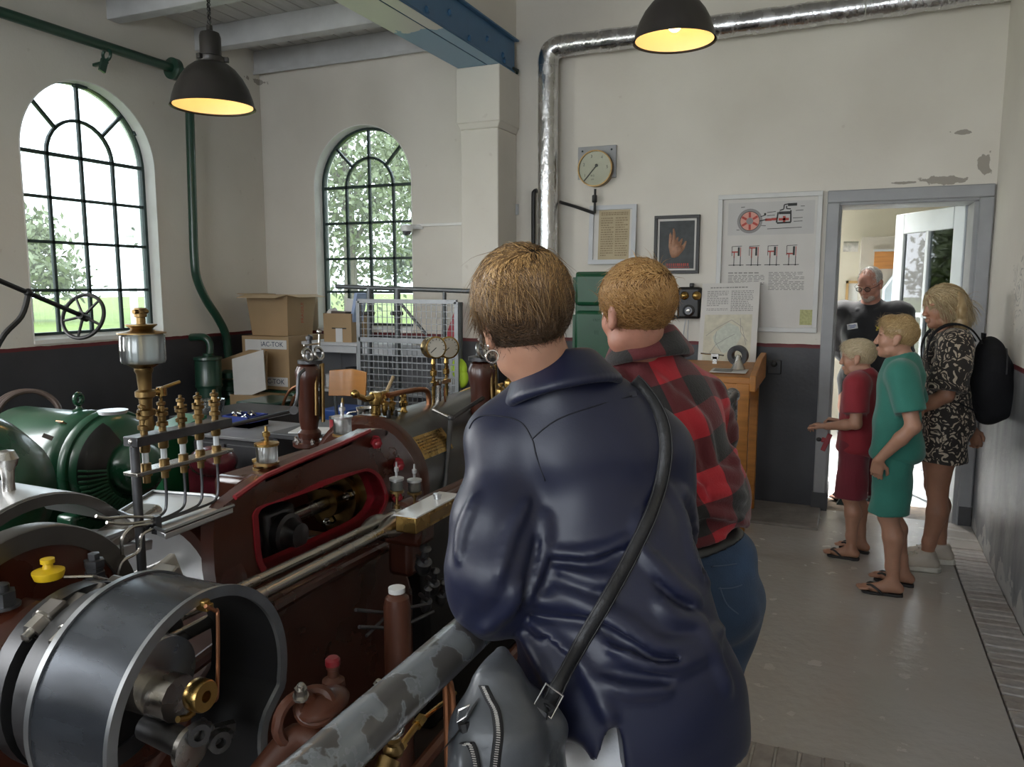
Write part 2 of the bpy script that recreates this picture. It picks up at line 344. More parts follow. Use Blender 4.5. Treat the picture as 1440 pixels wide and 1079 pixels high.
def window(name, ax, w, hw, dep, sillz, sp, rows):
    """iron window: outer frame, glazing bars and one pane for every opening"""
    c = w[0]; m = MB(); Q = lambda u, z, d=0.0: P3(ax, c+u, z, dep+d)
    def arc(r, n=24): return [(r*math.cos(math.pi*(1-i/n)), sp+r*math.sin(math.pi*(1-i/n))) for i in range(n+1)]
    vec = P3(ax, 0, 0, 0.05)-P3(ax, 0, 0, 0)
    out = [(-hw-.03, sillz)]+arc(hw+.03)+[(hw+.03, sillz)]; inn = [(-hw+.012, sillz)]+arc(hw-.012)+[(hw-.012, sillz)]
    m.strip([Q(*p, -.02) for p in out], [Q(*p, -.02) for p in inn], vec); m.strip([Q(-hw, sillz-.02, -.02), Q(hw, sillz-.02, -.02)], [Q(-hw, sillz+.02, -.02), Q(hw, sillz+.02, -.02)], vec)
    fr = struct(m.build(name, IRON, ang=30)); q = hw/2
    def bar(pts, nm='glazing_bar', w_=.022):
        b = MB()
        for a, e in zip(pts[:-1], pts[1:]): b.bar(Q(*a, .003), Q(*e, .003), w_, .026, up=(P3(ax, 0, 0, 1)-P3(ax, 0, 0, 0)))
        b.build(nm, IRON, fr)
    for u in (-q, 0, q): bar([(u, sillz), (u, sp)])
    for z in rows: bar([(-hw, z), (hw, z)], w_=.026 if z == sp else .022)
    bar(arc(q, 14)); bar([(0, sp), (0, sp+hw)])
    for t in (45, 135): bar([(q*math.cos(R(t)), sp+q*math.sin(R(t))), (hw*math.cos(R(t)), sp+hw*math.sin(R(t)))])
    zz = [sillz]+sorted(rows)
    def pane(poly):
        b = MB(); b.prism([Q(u, z, .004) for u, z in poly], (P3(ax, 0, 0, .004)-P3(ax, 0, 0, 0))); b.build('pane', PANE, fr, ang=60)
    for z0, z1 in zip(zz[:-1], zz[1:]):
        for i in range(4): pane([(-hw+i*q, z0), (-hw+i*q+q, z0), (-hw+i*q+q, z1), (-hw+i*q, z1)])
    for a0, a1 in ((0, 90), (90, 180)): pane([(0, sp)]+[(q*math.cos(R(a0+(a1-a0)*i/10)), sp+q*math.sin(R(a0+(a1-a0)*i/10))) for i in range(11)])
    for a0, a1 in ((0, 45), (45, 90), (90, 135), (135, 180)):
        T = [R(a0+(a1-a0)*i/8) for i in range(9)]
        pane([(q*math.cos(t), sp+q*math.sin(t)) for t in T]+[(hw*math.cos(t), sp+hw*math.sin(t)) for t in T[::-1]])
    s = MB(); s.prism([Q(u, z, d) for u, z, d in ((-w[1], w[2]+.004, -dep-.012), (w[1], w[2]+.004, -dep-.012), (w[1], sillz, -.01), (-w[1], sillz, -.01))], (0, 0, -.03)); s.build('sill', REVEAL, fr)
    # white plaster lining of the opening
    s = MB(); A = [(-w[1], w[2])]+[(w[1]*math.cos(math.pi*(1-i/28)), w[3]+w[1]*math.sin(math.pi*(1-i/28))) for i in range(29)]+[(w[1], w[2])]; k = (w[1]-.008)/w[1]
    Bq = [(u*k, w[3]+(z-w[3])*k if z > w[3] else z) for u, z in A]
    s.strip([Q(*p, -dep-.003) for p in A], [Q(*p, -dep-.003) for p in Bq], vec*((dep+.07)/.05)); s.build('reveal', REVEAL, fr, ang=30)
    return fr
win1 = window('window_1', 'L', W1, 0.548, 0.13, 1.29, 2.60, [1.615, 1.966, 2.288, 2.60])
win2 = window('window_2', 'B', W2, 0.512, 0.13, 1.28, 2.56, [1.59, 1.90, 2.23, 2.56])
# small iron knuckles of the opening casement
k = MB(); k.box(at(112, 121, X=-5.39), (.05, .10, .035)); k.box(at(190, 187, X=-5.385), (.05, .05, .05)); k.build('catch', IRON, win1, bevel=.006)
# floor: painted concrete slab with a brick border along the right wall
def floor_mat():
    m = mat('grey_painted_concrete', (0.235, 0.212, 0.185), 0.24, var=0.1)
    nt = m.node_tree; L = nt.links.new; b = nt.nodes['Principled BSDF']; nt.nodes
    co = _n(nt, 'ShaderNodeTexCoord').outputs['Object']
    n1 = _n(nt, 'ShaderNodeTexNoise'); n1.inputs['Scale'].default_value = 0.9; n1.inputs['Detail'].default_value = 5; n1.inputs['Roughness'].default_value = 0.6; L(co, n1.inputs['Vector'])
    r1 = _n(nt, 'ShaderNodeValToRGB'); e = r1.color_ramp.elements; e[0].position = .30; e[1].position = .70; e[0].color = (0.45, 0.40, 0.345, 1); e[1].color = (0.485, 0.465, 0.44, 1); L(n1.outputs[0], r1.inputs[0]); L(r1.outputs[0], b.inputs['Base Color'])
    n2 = _n(nt, 'ShaderNodeTexNoise'); n2.inputs['Scale'].default_value = 9; n2.inputs['Detail'].default_value = 6; L(co, n2.inputs['Vector'])
    mr = _n(nt, 'ShaderNodeMapRange'); mr.inputs[1].default_value = .3; mr.inputs[2].default_value = .75; mr.inputs[3].default_value = .21; mr.inputs[4].default_value = .29; L(n2.outputs[0], mr.inputs[0]); L(mr.outputs[0], b.inputs['Roughness'])
    n3 = _n(nt, 'ShaderNodeTexNoise'); n3.inputs['Scale'].default_value = 22; n3.inputs['Detail'].default_value = 3; L(co, n3.inputs['Vector'])
    bp = _n(nt, 'ShaderNodeBump'); bp.inputs['Strength'].default_value = .14; bp.inputs['Distance'].default_value = .02; L(n3.outputs[0], bp.inputs['Height']); L(bp.outputs[0], b.inputs['Normal'])
    return m
FLOORM = floor_mat()
PITM = mat('oily_pit_floor', (0.035, 0.024, 0.018), 0.45, var=0.4, scale=4, rvar=0.2)
m = MB(); m.bx((-0.66, YF, -0.12), (0.632, 2.77, 0)); m.bx((-0.66, 2.77, -0.12), (0.632, 5.49, 0)); m.bx((-0.66, YF, -0.6), (-0.60, 5.49, -0.12)); m.bx((XL, 4.6, -.6), (-0.66, YB, -.0))
m.bx((-0.66, 5.49, -.12), (XR, YB, -0.002)); m.bx((.632, YF, -.12), (XR, YB, -.035))
floor = struct(m.build('floor', FLOORM, bevel=0.006, origin=(0, 0, 0)))
m = MB(); m.bx((XL, YF, -0.6), (-0.60, 4.6, -0.45)); m.build('pit', PITM, floor)
BRICK = mat('worn_grey_brick', (0.40, 0.37, 0.345), 0.6, var=0.25, scale=14, bump=0.4, bscale=30)
BRICK2 = mat('worn_brown_brick', (0.34, 0.30, 0.27), 0.6, var=0.25, scale=14, bump=0.4, bscale=30)
rb = random.Random(3); base = []
for j in range(3):
    b = MB(); b.box((0, 0, -.02), (.186, .058, .05), (0, rb.uniform(-.01, .01), rb.uniform(-.02, .02))); o = b.build('brick', [BRICK, BRICK2, BRICK][j], floor, bevel=.005, local=True); base.append(o)
y = 1.6; i = 0
while y < 5.95:
    o = base[i] if i < 3 else rb.choice(base).copy()
    if i >= 3: COL.objects.link(o)
    o.location = (0.733, y, rb.uniform(-.006, .004)-.008); o.rotation_euler = (rb.uniform(-.03, .03), 0, rb.uniform(-.02, .02)); y += .066; i += 1
m = MB(); m.box((0, 0, -.02), (.070, .2, .05)); sb = m.build('brick', BRICK2, floor, bevel=.005, local=True)
for i in range(15):
    o = sb if i == 0 else sb.copy()
    if i: COL.objects.link(o)
    o.location = (-0.60+i*.078, 2.665, .001+rb.uniform(0, .004)); o.rotation_euler = (0, 0, rb.uniform(-.03, .03))
m = MB(); m.bx((-0.62, 5.50, -.05), (-0.14, YB, .018)); struct(m.build('trim_1', mat('worn_step_concrete', (.24, .215, .195), .55, var=.25, scale=8, bump=.3), bevel=.01))
# pier, wall above the crane beam, ceiling, joists
m = MB(); m.bx((-2.94, 5.70, -.6), (-2.61, YB, 2.88)); m.prism([(-2.94, 5.70, 2.88), (-2.61, 5.70, 2.88), (-2.585, 5.68, 2.93), (-2.965, 5.68, 2.93)], (0, .37, 0)); m.bx((-2.965, 5.675, 2.925), (-2.585, YB, 3.35))
struct(m.build('pillar', WALL, bevel=.008))
m = MB(); m.bx((-2.9, YF, 3.605), (-2.615, YB, ZT)); struct(m.build('wall_upper', WALL))
CEIL = mat('whitewashed_boards', (0.56, 0.55, 0.53), 0.6, var=0.1, scale=3, bump=.15, stretch=(6, .6, 6))
m = MB(); m.bx((XL-.3, YF, ZC+.012), (-2.75, YB, ZC+.06)); m.bx((-2.9, YF, ZT), (XR+.3, YB+.3, ZT+.06)); ceil = struct(m.build('ceiling', CEIL))
for i in range(16):
    b = MB(); b.bx((XL+.004+i*.165, YF, ZC), (XL+.159+i*.165, YB, ZC+.014)); b.build('plank', CEIL, ceil, bevel=.004)
JOIST = mat('white_painted_joist', (0.52, 0.525, 0.53), 0.5, var=0.1, scale=5, bump=.12)
for y in (1.85, 2.72, 3.58, 4.42, 5.28, 6.0):
    b = MB(); b.bx((XL-.05, y, 3.645), (-2.62, y+.115 if y < 5.9 else YB, ZC)); j = struct(b.build('ceiling_beam', JOIST, bevel=.006))
    j['label'] = 'white painted ceiling joist'
b = MB(); b.bx((XL, 5.985, 3.615), (-2.95, 6.0, 3.645)); struct(b.build('trim_2', JOIST))
# blue crane beam: flanged girder and a channel bolted beside it
def beam_mat():
    m = mat('blue_girder_paint', (0.045, 0.135, 0.26), 0.38, var=0.08)
    nt = m.node_tree; L = nt.links.new; b = nt.nodes['Principled BSDF']; ge = _n(nt, 'ShaderNodeNewGeometry'); s = _n(nt, 'ShaderNodeSeparateXYZ'); L(ge.outputs['Position'], s.inputs[0])
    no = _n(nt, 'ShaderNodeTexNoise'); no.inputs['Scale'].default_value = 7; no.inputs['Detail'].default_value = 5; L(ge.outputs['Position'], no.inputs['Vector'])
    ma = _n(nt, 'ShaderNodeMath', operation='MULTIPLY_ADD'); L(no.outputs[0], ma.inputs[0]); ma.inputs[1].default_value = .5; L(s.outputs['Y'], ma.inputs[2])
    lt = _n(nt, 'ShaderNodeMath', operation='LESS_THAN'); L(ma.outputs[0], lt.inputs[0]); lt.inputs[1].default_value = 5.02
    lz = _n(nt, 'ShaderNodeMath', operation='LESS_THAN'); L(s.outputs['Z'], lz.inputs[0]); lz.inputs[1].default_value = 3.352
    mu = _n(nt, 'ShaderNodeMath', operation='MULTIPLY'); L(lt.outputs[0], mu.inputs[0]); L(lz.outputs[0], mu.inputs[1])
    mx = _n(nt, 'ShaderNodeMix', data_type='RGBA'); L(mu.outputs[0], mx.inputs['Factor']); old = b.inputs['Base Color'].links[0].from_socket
    L(old, mx.inputs[6]); mx.inputs[7].default_value = (.62, .61, .57, 1)  # white stretch of the underside: window reflection put into the colour
    lb = _n(nt, 'ShaderNodeMix', data_type='RGBA'); L(lz.outputs[0], lb.inputs['Factor']); L(old, lb.inputs[6]); lb.inputs[7].default_value = (.20, .36, .52, 1); L(lb.outputs[2], mx.inputs[6])  # underside blue made paler in the colour, as if lit
    L(mx.outputs[2], b.inputs['Base Color']); return m
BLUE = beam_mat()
g = thing('crane_girder', 'long blue steel girder under the ceiling, resting on the white pillar', 'girder', (-2.75, 3, 3.35))
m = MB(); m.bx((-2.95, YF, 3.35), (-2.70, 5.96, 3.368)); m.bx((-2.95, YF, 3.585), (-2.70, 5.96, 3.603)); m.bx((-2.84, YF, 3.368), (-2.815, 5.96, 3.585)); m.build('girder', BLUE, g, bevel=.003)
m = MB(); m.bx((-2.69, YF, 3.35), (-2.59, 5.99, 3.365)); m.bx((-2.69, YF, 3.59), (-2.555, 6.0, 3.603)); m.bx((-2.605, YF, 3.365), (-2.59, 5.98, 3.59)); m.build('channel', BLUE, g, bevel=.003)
for p in ((600, 14), (632, 18), (660, 54), (685, 55), (707, 78), (709, 86)):
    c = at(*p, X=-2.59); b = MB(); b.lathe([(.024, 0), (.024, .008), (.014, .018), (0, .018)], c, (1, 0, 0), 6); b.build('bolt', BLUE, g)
b = MB(); b.tube([at(708, 95, Y=5.9), at(722, 96, Y=5.95), at(728, 99, Y=6.0), at(727, 103, Y=6.03)], .012, 6); b.build('hook', IRON, g)
# doorway: grey frame, glazed door leaf opened into the next room
m = MB()
def frame_bits(m, x0, x1, zt, y0, y1, w):
    m.bx((x0, y0, -.3), (x0+w, y1, zt-w)); m.bx((x1-w, y0, -.3), (x1, y1, zt-w)); m.bx((x0, y0+.001, zt-w), (x1, y1, zt))
frame_bits(m, -.20, .822, 2.315, YB-.035, YB+.05, .085); frame_bits(m, -.165, .77, 2.27, YB-.012, YB+.36, .06)
dfr = struct(m.build('trim_3', GREYPAINT, bevel=.008)); m = MB(); m.bx((-.21, YB-.045, -.02), (-.10, YB+.35, .13)); m.bx((.745, YB-.045, -.02), (.825, YB+.1, .13)); m.build('plinth', mat('dark_plinth_paint', (.06, .06, .065), .5), dfr, bevel=.004)
m = MB(); m.bx((-.10, YB-.06, -.09), (.7, YB+.36, -.005)); m.build('threshold', mat('worn_brown_threshold', (.16, .11, .07), .5, var=.4, scale=12), dfr)
hinge = Vector((.715, 6.40, 0)); ln = .87; dv = Vector((-math.cos(R(62)), math.sin(R(62)), 0)); nv = Vector((dv.y, -dv.x, 0))
d1 = MB()
def leaf(m, u0, u1, z0, z1, t=.04): 
    c = hinge+dv*(u0+u1)/2+Vector((0, 0, (z0+z1)/2)); m.box(c, (u1-u0, t, z1-z0), Matrix((dv, nv if False else Vector((-dv.y, dv.x, 0)), (0, 0, 1))).transposed())
for a in ((0, .125, 0.01, 2.22), (ln-.12, ln, .01, 2.22), (.125, ln-.12, 2.06, 2.22), (.125, ln-.12, .01, .22), (.125, ln-.12, .80, .95), (.125, ln-.12, 1.40, 1.44), (ln/2-.02, ln/2+.02, .95, 2.06)): leaf(d1, *a)
leaf(d1, .125, ln-.12, .22, .80, .022)
door = struct(d1.build('door_1', mat('pale_blue_white_door_paint', (.60, .64, .67), .35, var=.05), bevel=.006))
DG = glass('door_glass', (.80, .84, .86), .02, .07)
for u0, u1 in ((.125, ln/2-.02), (ln/2+.02, ln-.12)):
    for z0, z1 in ((.95, 1.40), (1.44, 2.06)):
        b = MB(); leaf(b, u0, u1, z0, z1, .005); b.build('pane', DG, door)
for z in (.3, 1.2, 1.95):
    b = MB(); b.cyl(hinge+Vector((.02, -.02, z)), hinge+Vector((.02, -.02, z+.1)), .012); b.build('hinge', IRON, door)
# skirting gap and loose wire along the wall's foot left of the frame
# ---- next room
NR = mat('cream_wall', (0.72, 0.68, 0.58), 0.7, var=0.06, scale=2, bump=.2, bscale=8)
m = MB(); m.bx((-3.0, 10.1, -.05), (3.5, 10.25, 3.2)); m.bx((3.4, YB+.35, -.05), (3.5, 10.2, 3.2)); m.bx((-3, YB+.35, 3.1), (3.5, 10.2, 3.2)); nr = struct(m.build('wall_next_room', NR))
m = MB(); m.bx((-2.4, YB+.35, -.05), (-2.25, 7.2, 3.1)); m.bx((-2.4, 9.2, -.05), (-2.25, 10.1, 3.1)); m.bx((-2.4, 7.2, -.05), (-2.25, 9.2, .6)); m.bx((-2.4, 7.2, 2.8), (-2.25, 9.2, 3.1)); m.build('wall_side', NR, nr)
m = MB(); m.bx((-3, YB+.345, -.15), (3.5, 10.2, -.008)); struct(m.build('floor_next_room', mat('pale_floor_tiles', (.78, .78, .77), .25, var=.08)))
m = MB(); m.bx((0.05, 8.6, 0), (1.9, 10.1, 2.13)); m.build('partition', mat('warm_grey_partition', (.50, .46, .40), .7, var=.05), nr)
# ---------------------------------------------------------------- things in the next room
PINE = mat('varnished_pine', (.42, .17, .035), .4, var=.2, scale=4, stretch=(1, 1, 8))
t = thing('notice_board', 'small orange wooden panel high on the far wall of the next room', 'board', (0.35, 8.58, 1.8))
c = at(1248, 366, Y=8.58); m = MB(); m.box(c, (.24, .03, .17)); m.build('panel', PINE, t, bevel=.004)
m = MB(); m.bx((c.x-.13, 8.56, c.z+.085), (c.x+.13, 8.6, c.z+.105)); m.build('ledge', LIGHTGREY, t)
t = thing('whiteboard', 'pine framed white board on the far wall behind the grey-haired man', 'board', (-0.1, 10.06, 1.4))
a = at(1190, 395, Y=10.06); b_ = at(1222, 450, Y=10.06); m = MB()
for p, q in (((a.x, b_.z), (a.x+.03, a.z)), ((b_.x-.03, b_.z), (b_.x, a.z)), ((a.x, a.z-.03), (b_.x, a.z)), ((a.x, b_.z), (b_.x, b_.z+.03))): m.bx((p[0], 10.03, p[1]), (q[0], 10.09, q[1]))
m.build('frame', mat('light_pine', (.55, .36, .16), .5), t); m = MB(); m.bx((a.x, 10.055, b_.z), (b_.x, 10.09, a.z)); m.build('board', WHITEPAINT, t)
m = MB(); m.cyl(at(1186, 347, Y=9.9), at(1207, 347, Y=9.9), .06); o = m.build('wall_pipe', mat('lagged_pipe', (.45, .44, .42), .6, var=.3, scale=20)); tag(o, 'short grey lagged pipe end on the far wall of the next room', 'pipe')
t = thing('steel_locker', 'pale blue steel cupboard in the next room, half hidden by the door', 'cupboard', (0.55, 8.2, 0))
BLW = mat('pale_blue_enamel', (.52, .62, .68), .35, var=.1, scale=9); m = MB(); m.prism([(.26, 8.1, 0), (.26, 8.1, 1.62), (.36, 8.1, 1.78), (.56, 8.1, 1.86), (.95, 8.1, 1.86), (.95, 8.1, 0)], (0, .45, 0)); m.build('body', BLW, t, bevel=.01)
m = MB(); m.bx((.34, 8.08, .1), (.6, 8.1, 1.6)); m.build('door', BLW, t, bevel=.004); m = MB(); m.box((.37, 8.07, 1.55), (.02, .03, .12)); m.build('handle', IRON, t)
t = thing('door_stop', 'small black rubber wedge on the bright floor just beyond the doorway', 'door stop', (0, 6.6, 0)); c = at(1186, 708, Z=0); t.location = (c.x, c.y, 0); ORG[t.name] = Vector((c.x, c.y, 0)); m = MB(); m.prism([(c.x-.05, c.y-.04, -.008), (c.x+.06, c.y-.04, -.008), (c.x+.06, c.y-.04, .06), (c.x-.02, c.y-.04, .05)], (0, .08, 0)); m.build('wedge', IRON, t, bevel=.006)
t = thing('added_blue_cupboard', 'slate blue cupboard added in the next room to tint the panes of the open door', 'cupboard', (1.5, 8.2, 0)); SLB = mat('slate_blue_enamel', (.10, .125, .19), .35, var=.1)  # added cupboard, gives the door panes their slate blue lower half
m = MB(); m.bx((1.0, 7.95, .06), (2.3, 8.5, 1.88)); m.build('body', SLB, t, bevel=.01)
for i in range(2): m = MB(); m.bx((1.02+.64*i, 7.93, .1), (1.64+.64*i, 7.95, 1.84)); d = m.build('door', SLB, t, bevel=.004); m = MB(); m.cyl((1.56+.17*i, 7.93, 1.1), (1.56+.17*i, 7.90, 1.1), .012); m.build('knob', LIGHTGREY, d)
m = MB(); m.bx((1.03, 7.99, 0), (2.27, 8.46, .06)); m.build('plinth', IRON, t)
# ---------------------------------------------------------------- outside the windows
GRASS = mat('meadow_grass', (.115, .18, .010), .8, var=.25, scale=.6, bump=.5, bscale=60, col2=(.15, .205, .018))
m = MB(); m.bx((-120, -60, -.45), (XL-.45, 160, -.35)); m.bx((XL-.45, 6.5, -.45), (-2.6, 160, -.35)); m.bx((-2.6, 10, -.45), (60, 160, -.35)); o = struct(m.build('ground', GRASS))
LEAF = mat('pale_summer_leaves', (.165, .195, .10), .6, var=.3, scale=3); LEAF2 = mat('dark_summer_leaves', (.115, .14, .095), .6, var=.3, scale=3)
BARK = mat('grey_bark', (.12, .10, .08), .8, var=.3, bump=.5)
def crown_mesh(seed, n, rx, rz, leaf):
    rg = np.random.RandomState(seed); V = []; F = []
    cl = rg.normal(0, .42, (16, 3)); cl = cl/np.maximum(1, np.linalg.norm(cl, axis=1))[:, None]
    for i in range(n):
        c = cl[rg.randint(16)]*.75+rg.normal(0, .17, 3); c = c*np.array([rx, rx, rz]); a = rg.normal(0, 1, 3); a /= np.linalg.norm(a); b = np.cross(a, rg.normal(0, 1, 3)); b /= np.linalg.norm(b); s = leaf*rg.uniform(.6, 1.3)
        k = len(V); nn = np.cross(a, b)
        V += [c-a*s, c+b*s*.45+nn*s*.12, c+a*s, c-b*s*.45+nn*s*.12]; F.append((k, k+1, k+2, k+3))
    return V, F
def tree(label, x, y, h, rx, rz, seed, n=5000, leaf=.095, mt=None, group='trees beyond the windows'):
    t = thing('tree', label, 'tree', (x, y, -.36), group); V, F = crown_mesh(seed, n, rx, rz, leaf)
    V = [Vector(v)+Vector((0, 0, h-rz*.9)) for v in V]; mkobj('crown', V, F, mt or LEAF, t, local=True, fix=False, ang=180)
    m = MB(); m.tube([(0, 0, 0), (.05, 0, h*.3), (-.05, .05, h*.6), (0, 0, h*.85)], [.2, .16, .1, .04], 7)
    for a in range(4): m.tube([(0, 0, h*(.35+.1*a)), (math.cos(a*1.7)*rx*.3, math.sin(a*1.7)*rx*.3, h*(.5+.1*a)), (math.cos(a*1.7)*rx*.6, math.sin(a*1.7)*rx*.6, h*(.62+.1*a))], [.07, .05, .02], 5)
    m.build('trunk', BARK, t, local=True); return t
tree('tall pale green tree outside the back window, on its left', -11.0, 15.5, 7.6, 2.3, 3.4, 1)
tree('tall pale green tree close outside the back window, at its right side', -6.9, 16.6, 7.2, 2.2, 3.2, 2)
tree('pale tree filling the middle of the back window', -12.0, 22, 8.6, 2.9, 3.4, 3, 5000, .12)
FAR = ['low pale tree far off behind the middle of the back window', 'dark bushy tree far off, seen at the left side of the back window', 'low pale tree at the meadow edge between the two windows', 'large dark tree at the meadow edge, right part of the left window', 'pale rounded tree at the meadow edge, middle of the left window', 'tallest dark tree far behind the meadow, left window', 'small pale tree at the meadow edge, far left of the left window', 'dark low tree far off at the right side of the back window']
for i, (x, y, h, r) in enumerate(((-15, 42, 5, 4), (-24, 43, 6.5, 4.5), (-30, 34, 5.5, 3.6), (-40, 40, 7, 5), (-42, 29, 6.5, 4.2), (-54, 34, 8, 5), (-40, 20, 6, 3.6), (-8, 52, 6, 5))):
    tree(FAR[i], x, y, h, r, h*.48, 10+i % 3, 2600, .26, [LEAF, LEAF2][i % 2], 'far trees along the meadow')
t = thing('flag_pole', 'white pole standing on the meadow outside the left arched window', 'pole', (-9.5, 8.25, -.36)); c = at(188, 420, X=-9.5); t.location = (c.x, c.y, -.36); ORG[t.name] = Vector(t.location)
m = MB(); m.cyl((c.x, c.y, -.36), (c.x, c.y, 2.35), .06, .05); m.build('pole', WHITEPAINT, t); m = MB(); m.sph((c.x, c.y, 2.38), .07); m.build('cap', WHITEPAINT, t)
# ---------------------------------------------------------------- engine materials
BROWN = mat('red_brown_engine_enamel', (.058, .0150, .0075), .32, var=.18, scale=5, coat=.35, rvar=.1, bump=.04)
BROWN2 = mat('dull_brown_pipe_paint', (.095, .030, .015), .42, var=.2, scale=8, coat=.1)
REDP = mat('dark_red_lining_paint', (.26, .014, .022), .35, var=.12, coat=.2)
STEEL = mat('polished_steel', (.46, .44, .41), .27, 1.0, var=.05, scale=5, rvar=.03)
BRIGHT = mat('bright_sheet_steel', (.70, .71, .72), .36, .85, var=.06, scale=6, rvar=.05)
RIMD = mat('brown_grey_machined_rim', (.13, .12, .11), .36, .8, var=.12, scale=8)
DSTEEL = mat('oil_dark_steel', (.10, .10, .105), .38, .8, var=.3, scale=10, rvar=.1)
BLUED = mat('blued_sheet_steel', (.070, .078, .092), .27, .75, var=.14, scale=5, rvar=.06, stretch=(1, 3, 3))
RIMST = mat('rolled_steel_rim', (.30, .31, .32), .34, .9, var=.12, scale=14)
BRASS = mat('worn_brass', (.42, .27, .09), .28, 1.0, var=.2, scale=14, rvar=.1)
BRASSD = mat('tarnished_brass', (.26, .17, .07), .36, 1.0, var=.3, scale=14, rvar=.1)
COPPER = mat('dull_copper', (.38, .17, .09), .34, 1.0, var=.2, scale=10)
BLACK = mat('black_iron', (.018, .017, .017), .42, .2, var=.3)
CYLG = mat('dark_grey_lagging_sheet', (.085, .088, .085), .30, .55, var=.2, scale=5, coat=.2)
YEL = mat('yellow_paint', (.72, .47, .012), .45, var=.12, scale=20)
OILG = glass('oil_cup_glass', (.86, .90, .90), .08, .08, dust=.30)
AMBER = mat('amber_oil', (.55, .22, .02), .1, var=.1, coat=.4)
MILK = mat('frosted_sight_glass', (.62, .66, .68), .25, var=.08, coat=.5)
WHITE_T = mat('white_porcelain', (.75, .75, .74), .3, var=.05, coat=.3)
AX = -2.0; AZ = .76
E = thing('steam_engine', 'red-brown horizontal steam engine with polished rods and blued eccentric guard behind the railing', 'steam engine', (-2.0, 2.0, -.45))
V3 = Vector
def nut(m, c, ax, r, h):
    a = V3(ax).normalized(); c = V3(c); m.lathe([(r, 0), (r, h)], c, ax, 6); m.lathe([(r*.55, h), (r*.55, h*1.5), (r*.3, h*1.62), (0, h*1.62)], c, ax, 10); m.lathe([(r*1.25, -.006), (r*1.25, 0)], c, ax, 14)
# ---- bed and frame
m = MB(); m.prism([(-1.60, 1.30, -.45), (-1.60, 2.66, -.45), (-1.60, 2.66, .40), (-1.60, 2.55, .64), (-1.60, 1.75, .70), (-1.60, 1.30, .40)], (-.80, 0, 0)); m.build('bed', BROWN, E, bevel=.03)
m = MB(); m.tube(smooth_path([(-1.585, 1.42, .62), (-1.585, 1.8, .665), (-1.585, 2.4, .66), (-1.585, 2.60, .64)], 4), [.02]*13, 8); m.build('bed_moulding', BROWN, E)
FX = -1.70
outer = [(300, 745), (310, 718), (330, 700), (373, 670), (430, 645), (481, 624), (520, 606), (545, 606), (572, 632), (590, 668), (596, 710), (575, 745), (504, 765), (370, 825), (330, 840), (306, 830)]
inner = [(362, 735), (362, 722), (372, 712), (400, 703), (440, 689), (475, 675), (500, 666), (516, 663), (530, 672), (538, 690), (540, 705), (530, 724), (504, 742), (385, 797), (373, 798), (366, 780)]
O0 = [at(*p, X=FX) for p in outer]; I = [at(*p, X=FX) for p in inner]
def rounded(P): k = len(P); return smooth_path(P[-2:]+P+P[:2], 3)[6:6+3*k]
O = rounded(O0); I = rounded(I)
m = MB(); m.strip(O+O[:1], I+I[:1], (-.05, 0, 0)); m.build('frame', BROWN, E, ang=30)
def grow(I, k):
    c = sum(I, V3((0, 0, 0)))/len(I); return [p+(p-c).normalized()*k for p in I]
m = MB(); G = [p+V3((.006, 0, 0)) for p in grow(I, .022)]; I2 = [p+V3((.006, 0, 0)) for p in I]; m.strip(G+G[:1], I2+I2[:1], (-.09, 0, 0)); m.build('window_rim', REDP, E, ang=30)
# top of the frame: curved skin from the near web over to the far side
top = O0[3:8]; m = MB(); A = top; B = [V3((-1.755, p.y, p.z+.004)) for p in top]; C2 = [V3((-1.81, p.y, p.z-.03)) for p in top]; D2 = [V3((-2.2, p.y, p.z-.30)) for p in top]
for a, b in ((A, B), (B, C2), (C2, D2)): m.strip(a, b, (0, 0, -.02))
m.build('frame_top', BROWN, E, ang=60)
m = MB(); P = [at(*p, X=FX+.003) for p in ((330, 700), (373, 670), (430, 645), (481, 624), (520, 606))]; m.tube(P, .009, 6); m.build('edge_line', REDP, E)
m = MB(); m.prism([(-2.2, 1.75, .4), (-2.2, 2.9, .4), (-2.2, 2.9, .76), (-2.2, 1.8, .66)], (-.03, 0, 0)); m.build('far_web', BROWN, E)
# collar (end of the guide trunk) with machined bore
m = MB(); m.lathe([(.20, 0), (.235, 0), (.245, .02), (.245, .09), (.235, .11), (.20, .11), (.20, 0)], (AX+.07, 1.70, AZ-.05), (0, 1, 0), 40); m.build('collar', BROWN, E)
m = MB(); m.lathe([(.20, .005), (.195, .02), (.195, .2), (.2, .2)], (AX+.07, 1.70, AZ-.05), (0, 1, 0), 40); m.build('bore', BRIGHT, E)
m = MB(); m.bx((-2.2, 1.2, .42), (-1.72, 1.75, .55)); m.prism([(-1.72, 1.3, .5), (-2.2, 1.3, .5), (-2.2, 1.3, .60), (-1.72, 1.3, .55)], (0, .4, 0)); m.build('drip_tray', BRIGHT, E, bevel=.01)
# crosshead, rod and gland seen through the frame window
m = MB(); m.cyl((-1.95, 1.6, AZ), (-1.95, 2.35, AZ), .03); m.build('piston_rod', STEEL, E)
m = MB(); m.box((-1.92, 2.15, AZ+.005), (.16, .16, .19)); m.build('crosshead', DSTEEL, E, bevel=.02)
m = MB(); m.lathe([(.075, 0), (.075, .03), (.06, .035), (.045, .06), (.045, .08), (.02, .085), (0, .085)], (-1.84, 2.15, AZ+.005), (1, 0, 0), 20); m.build('crosshead_pin', DSTEEL, E)
m = MB(); m.cyl((-1.92, 1.85, AZ-.01), (-1.92, 2.1, AZ), .045, .06); m.cyl((-1.88, 2.2, AZ-.05), (-1.80, 2.38, AZ-.07), .012); m.build('connecting_rod_end', DSTEEL, E)
m = MB(); m.cyl((-1.95, 2.2, AZ), (-1.95, 2.75, AZ), .028); m.build('piston_rod', STEEL, E)
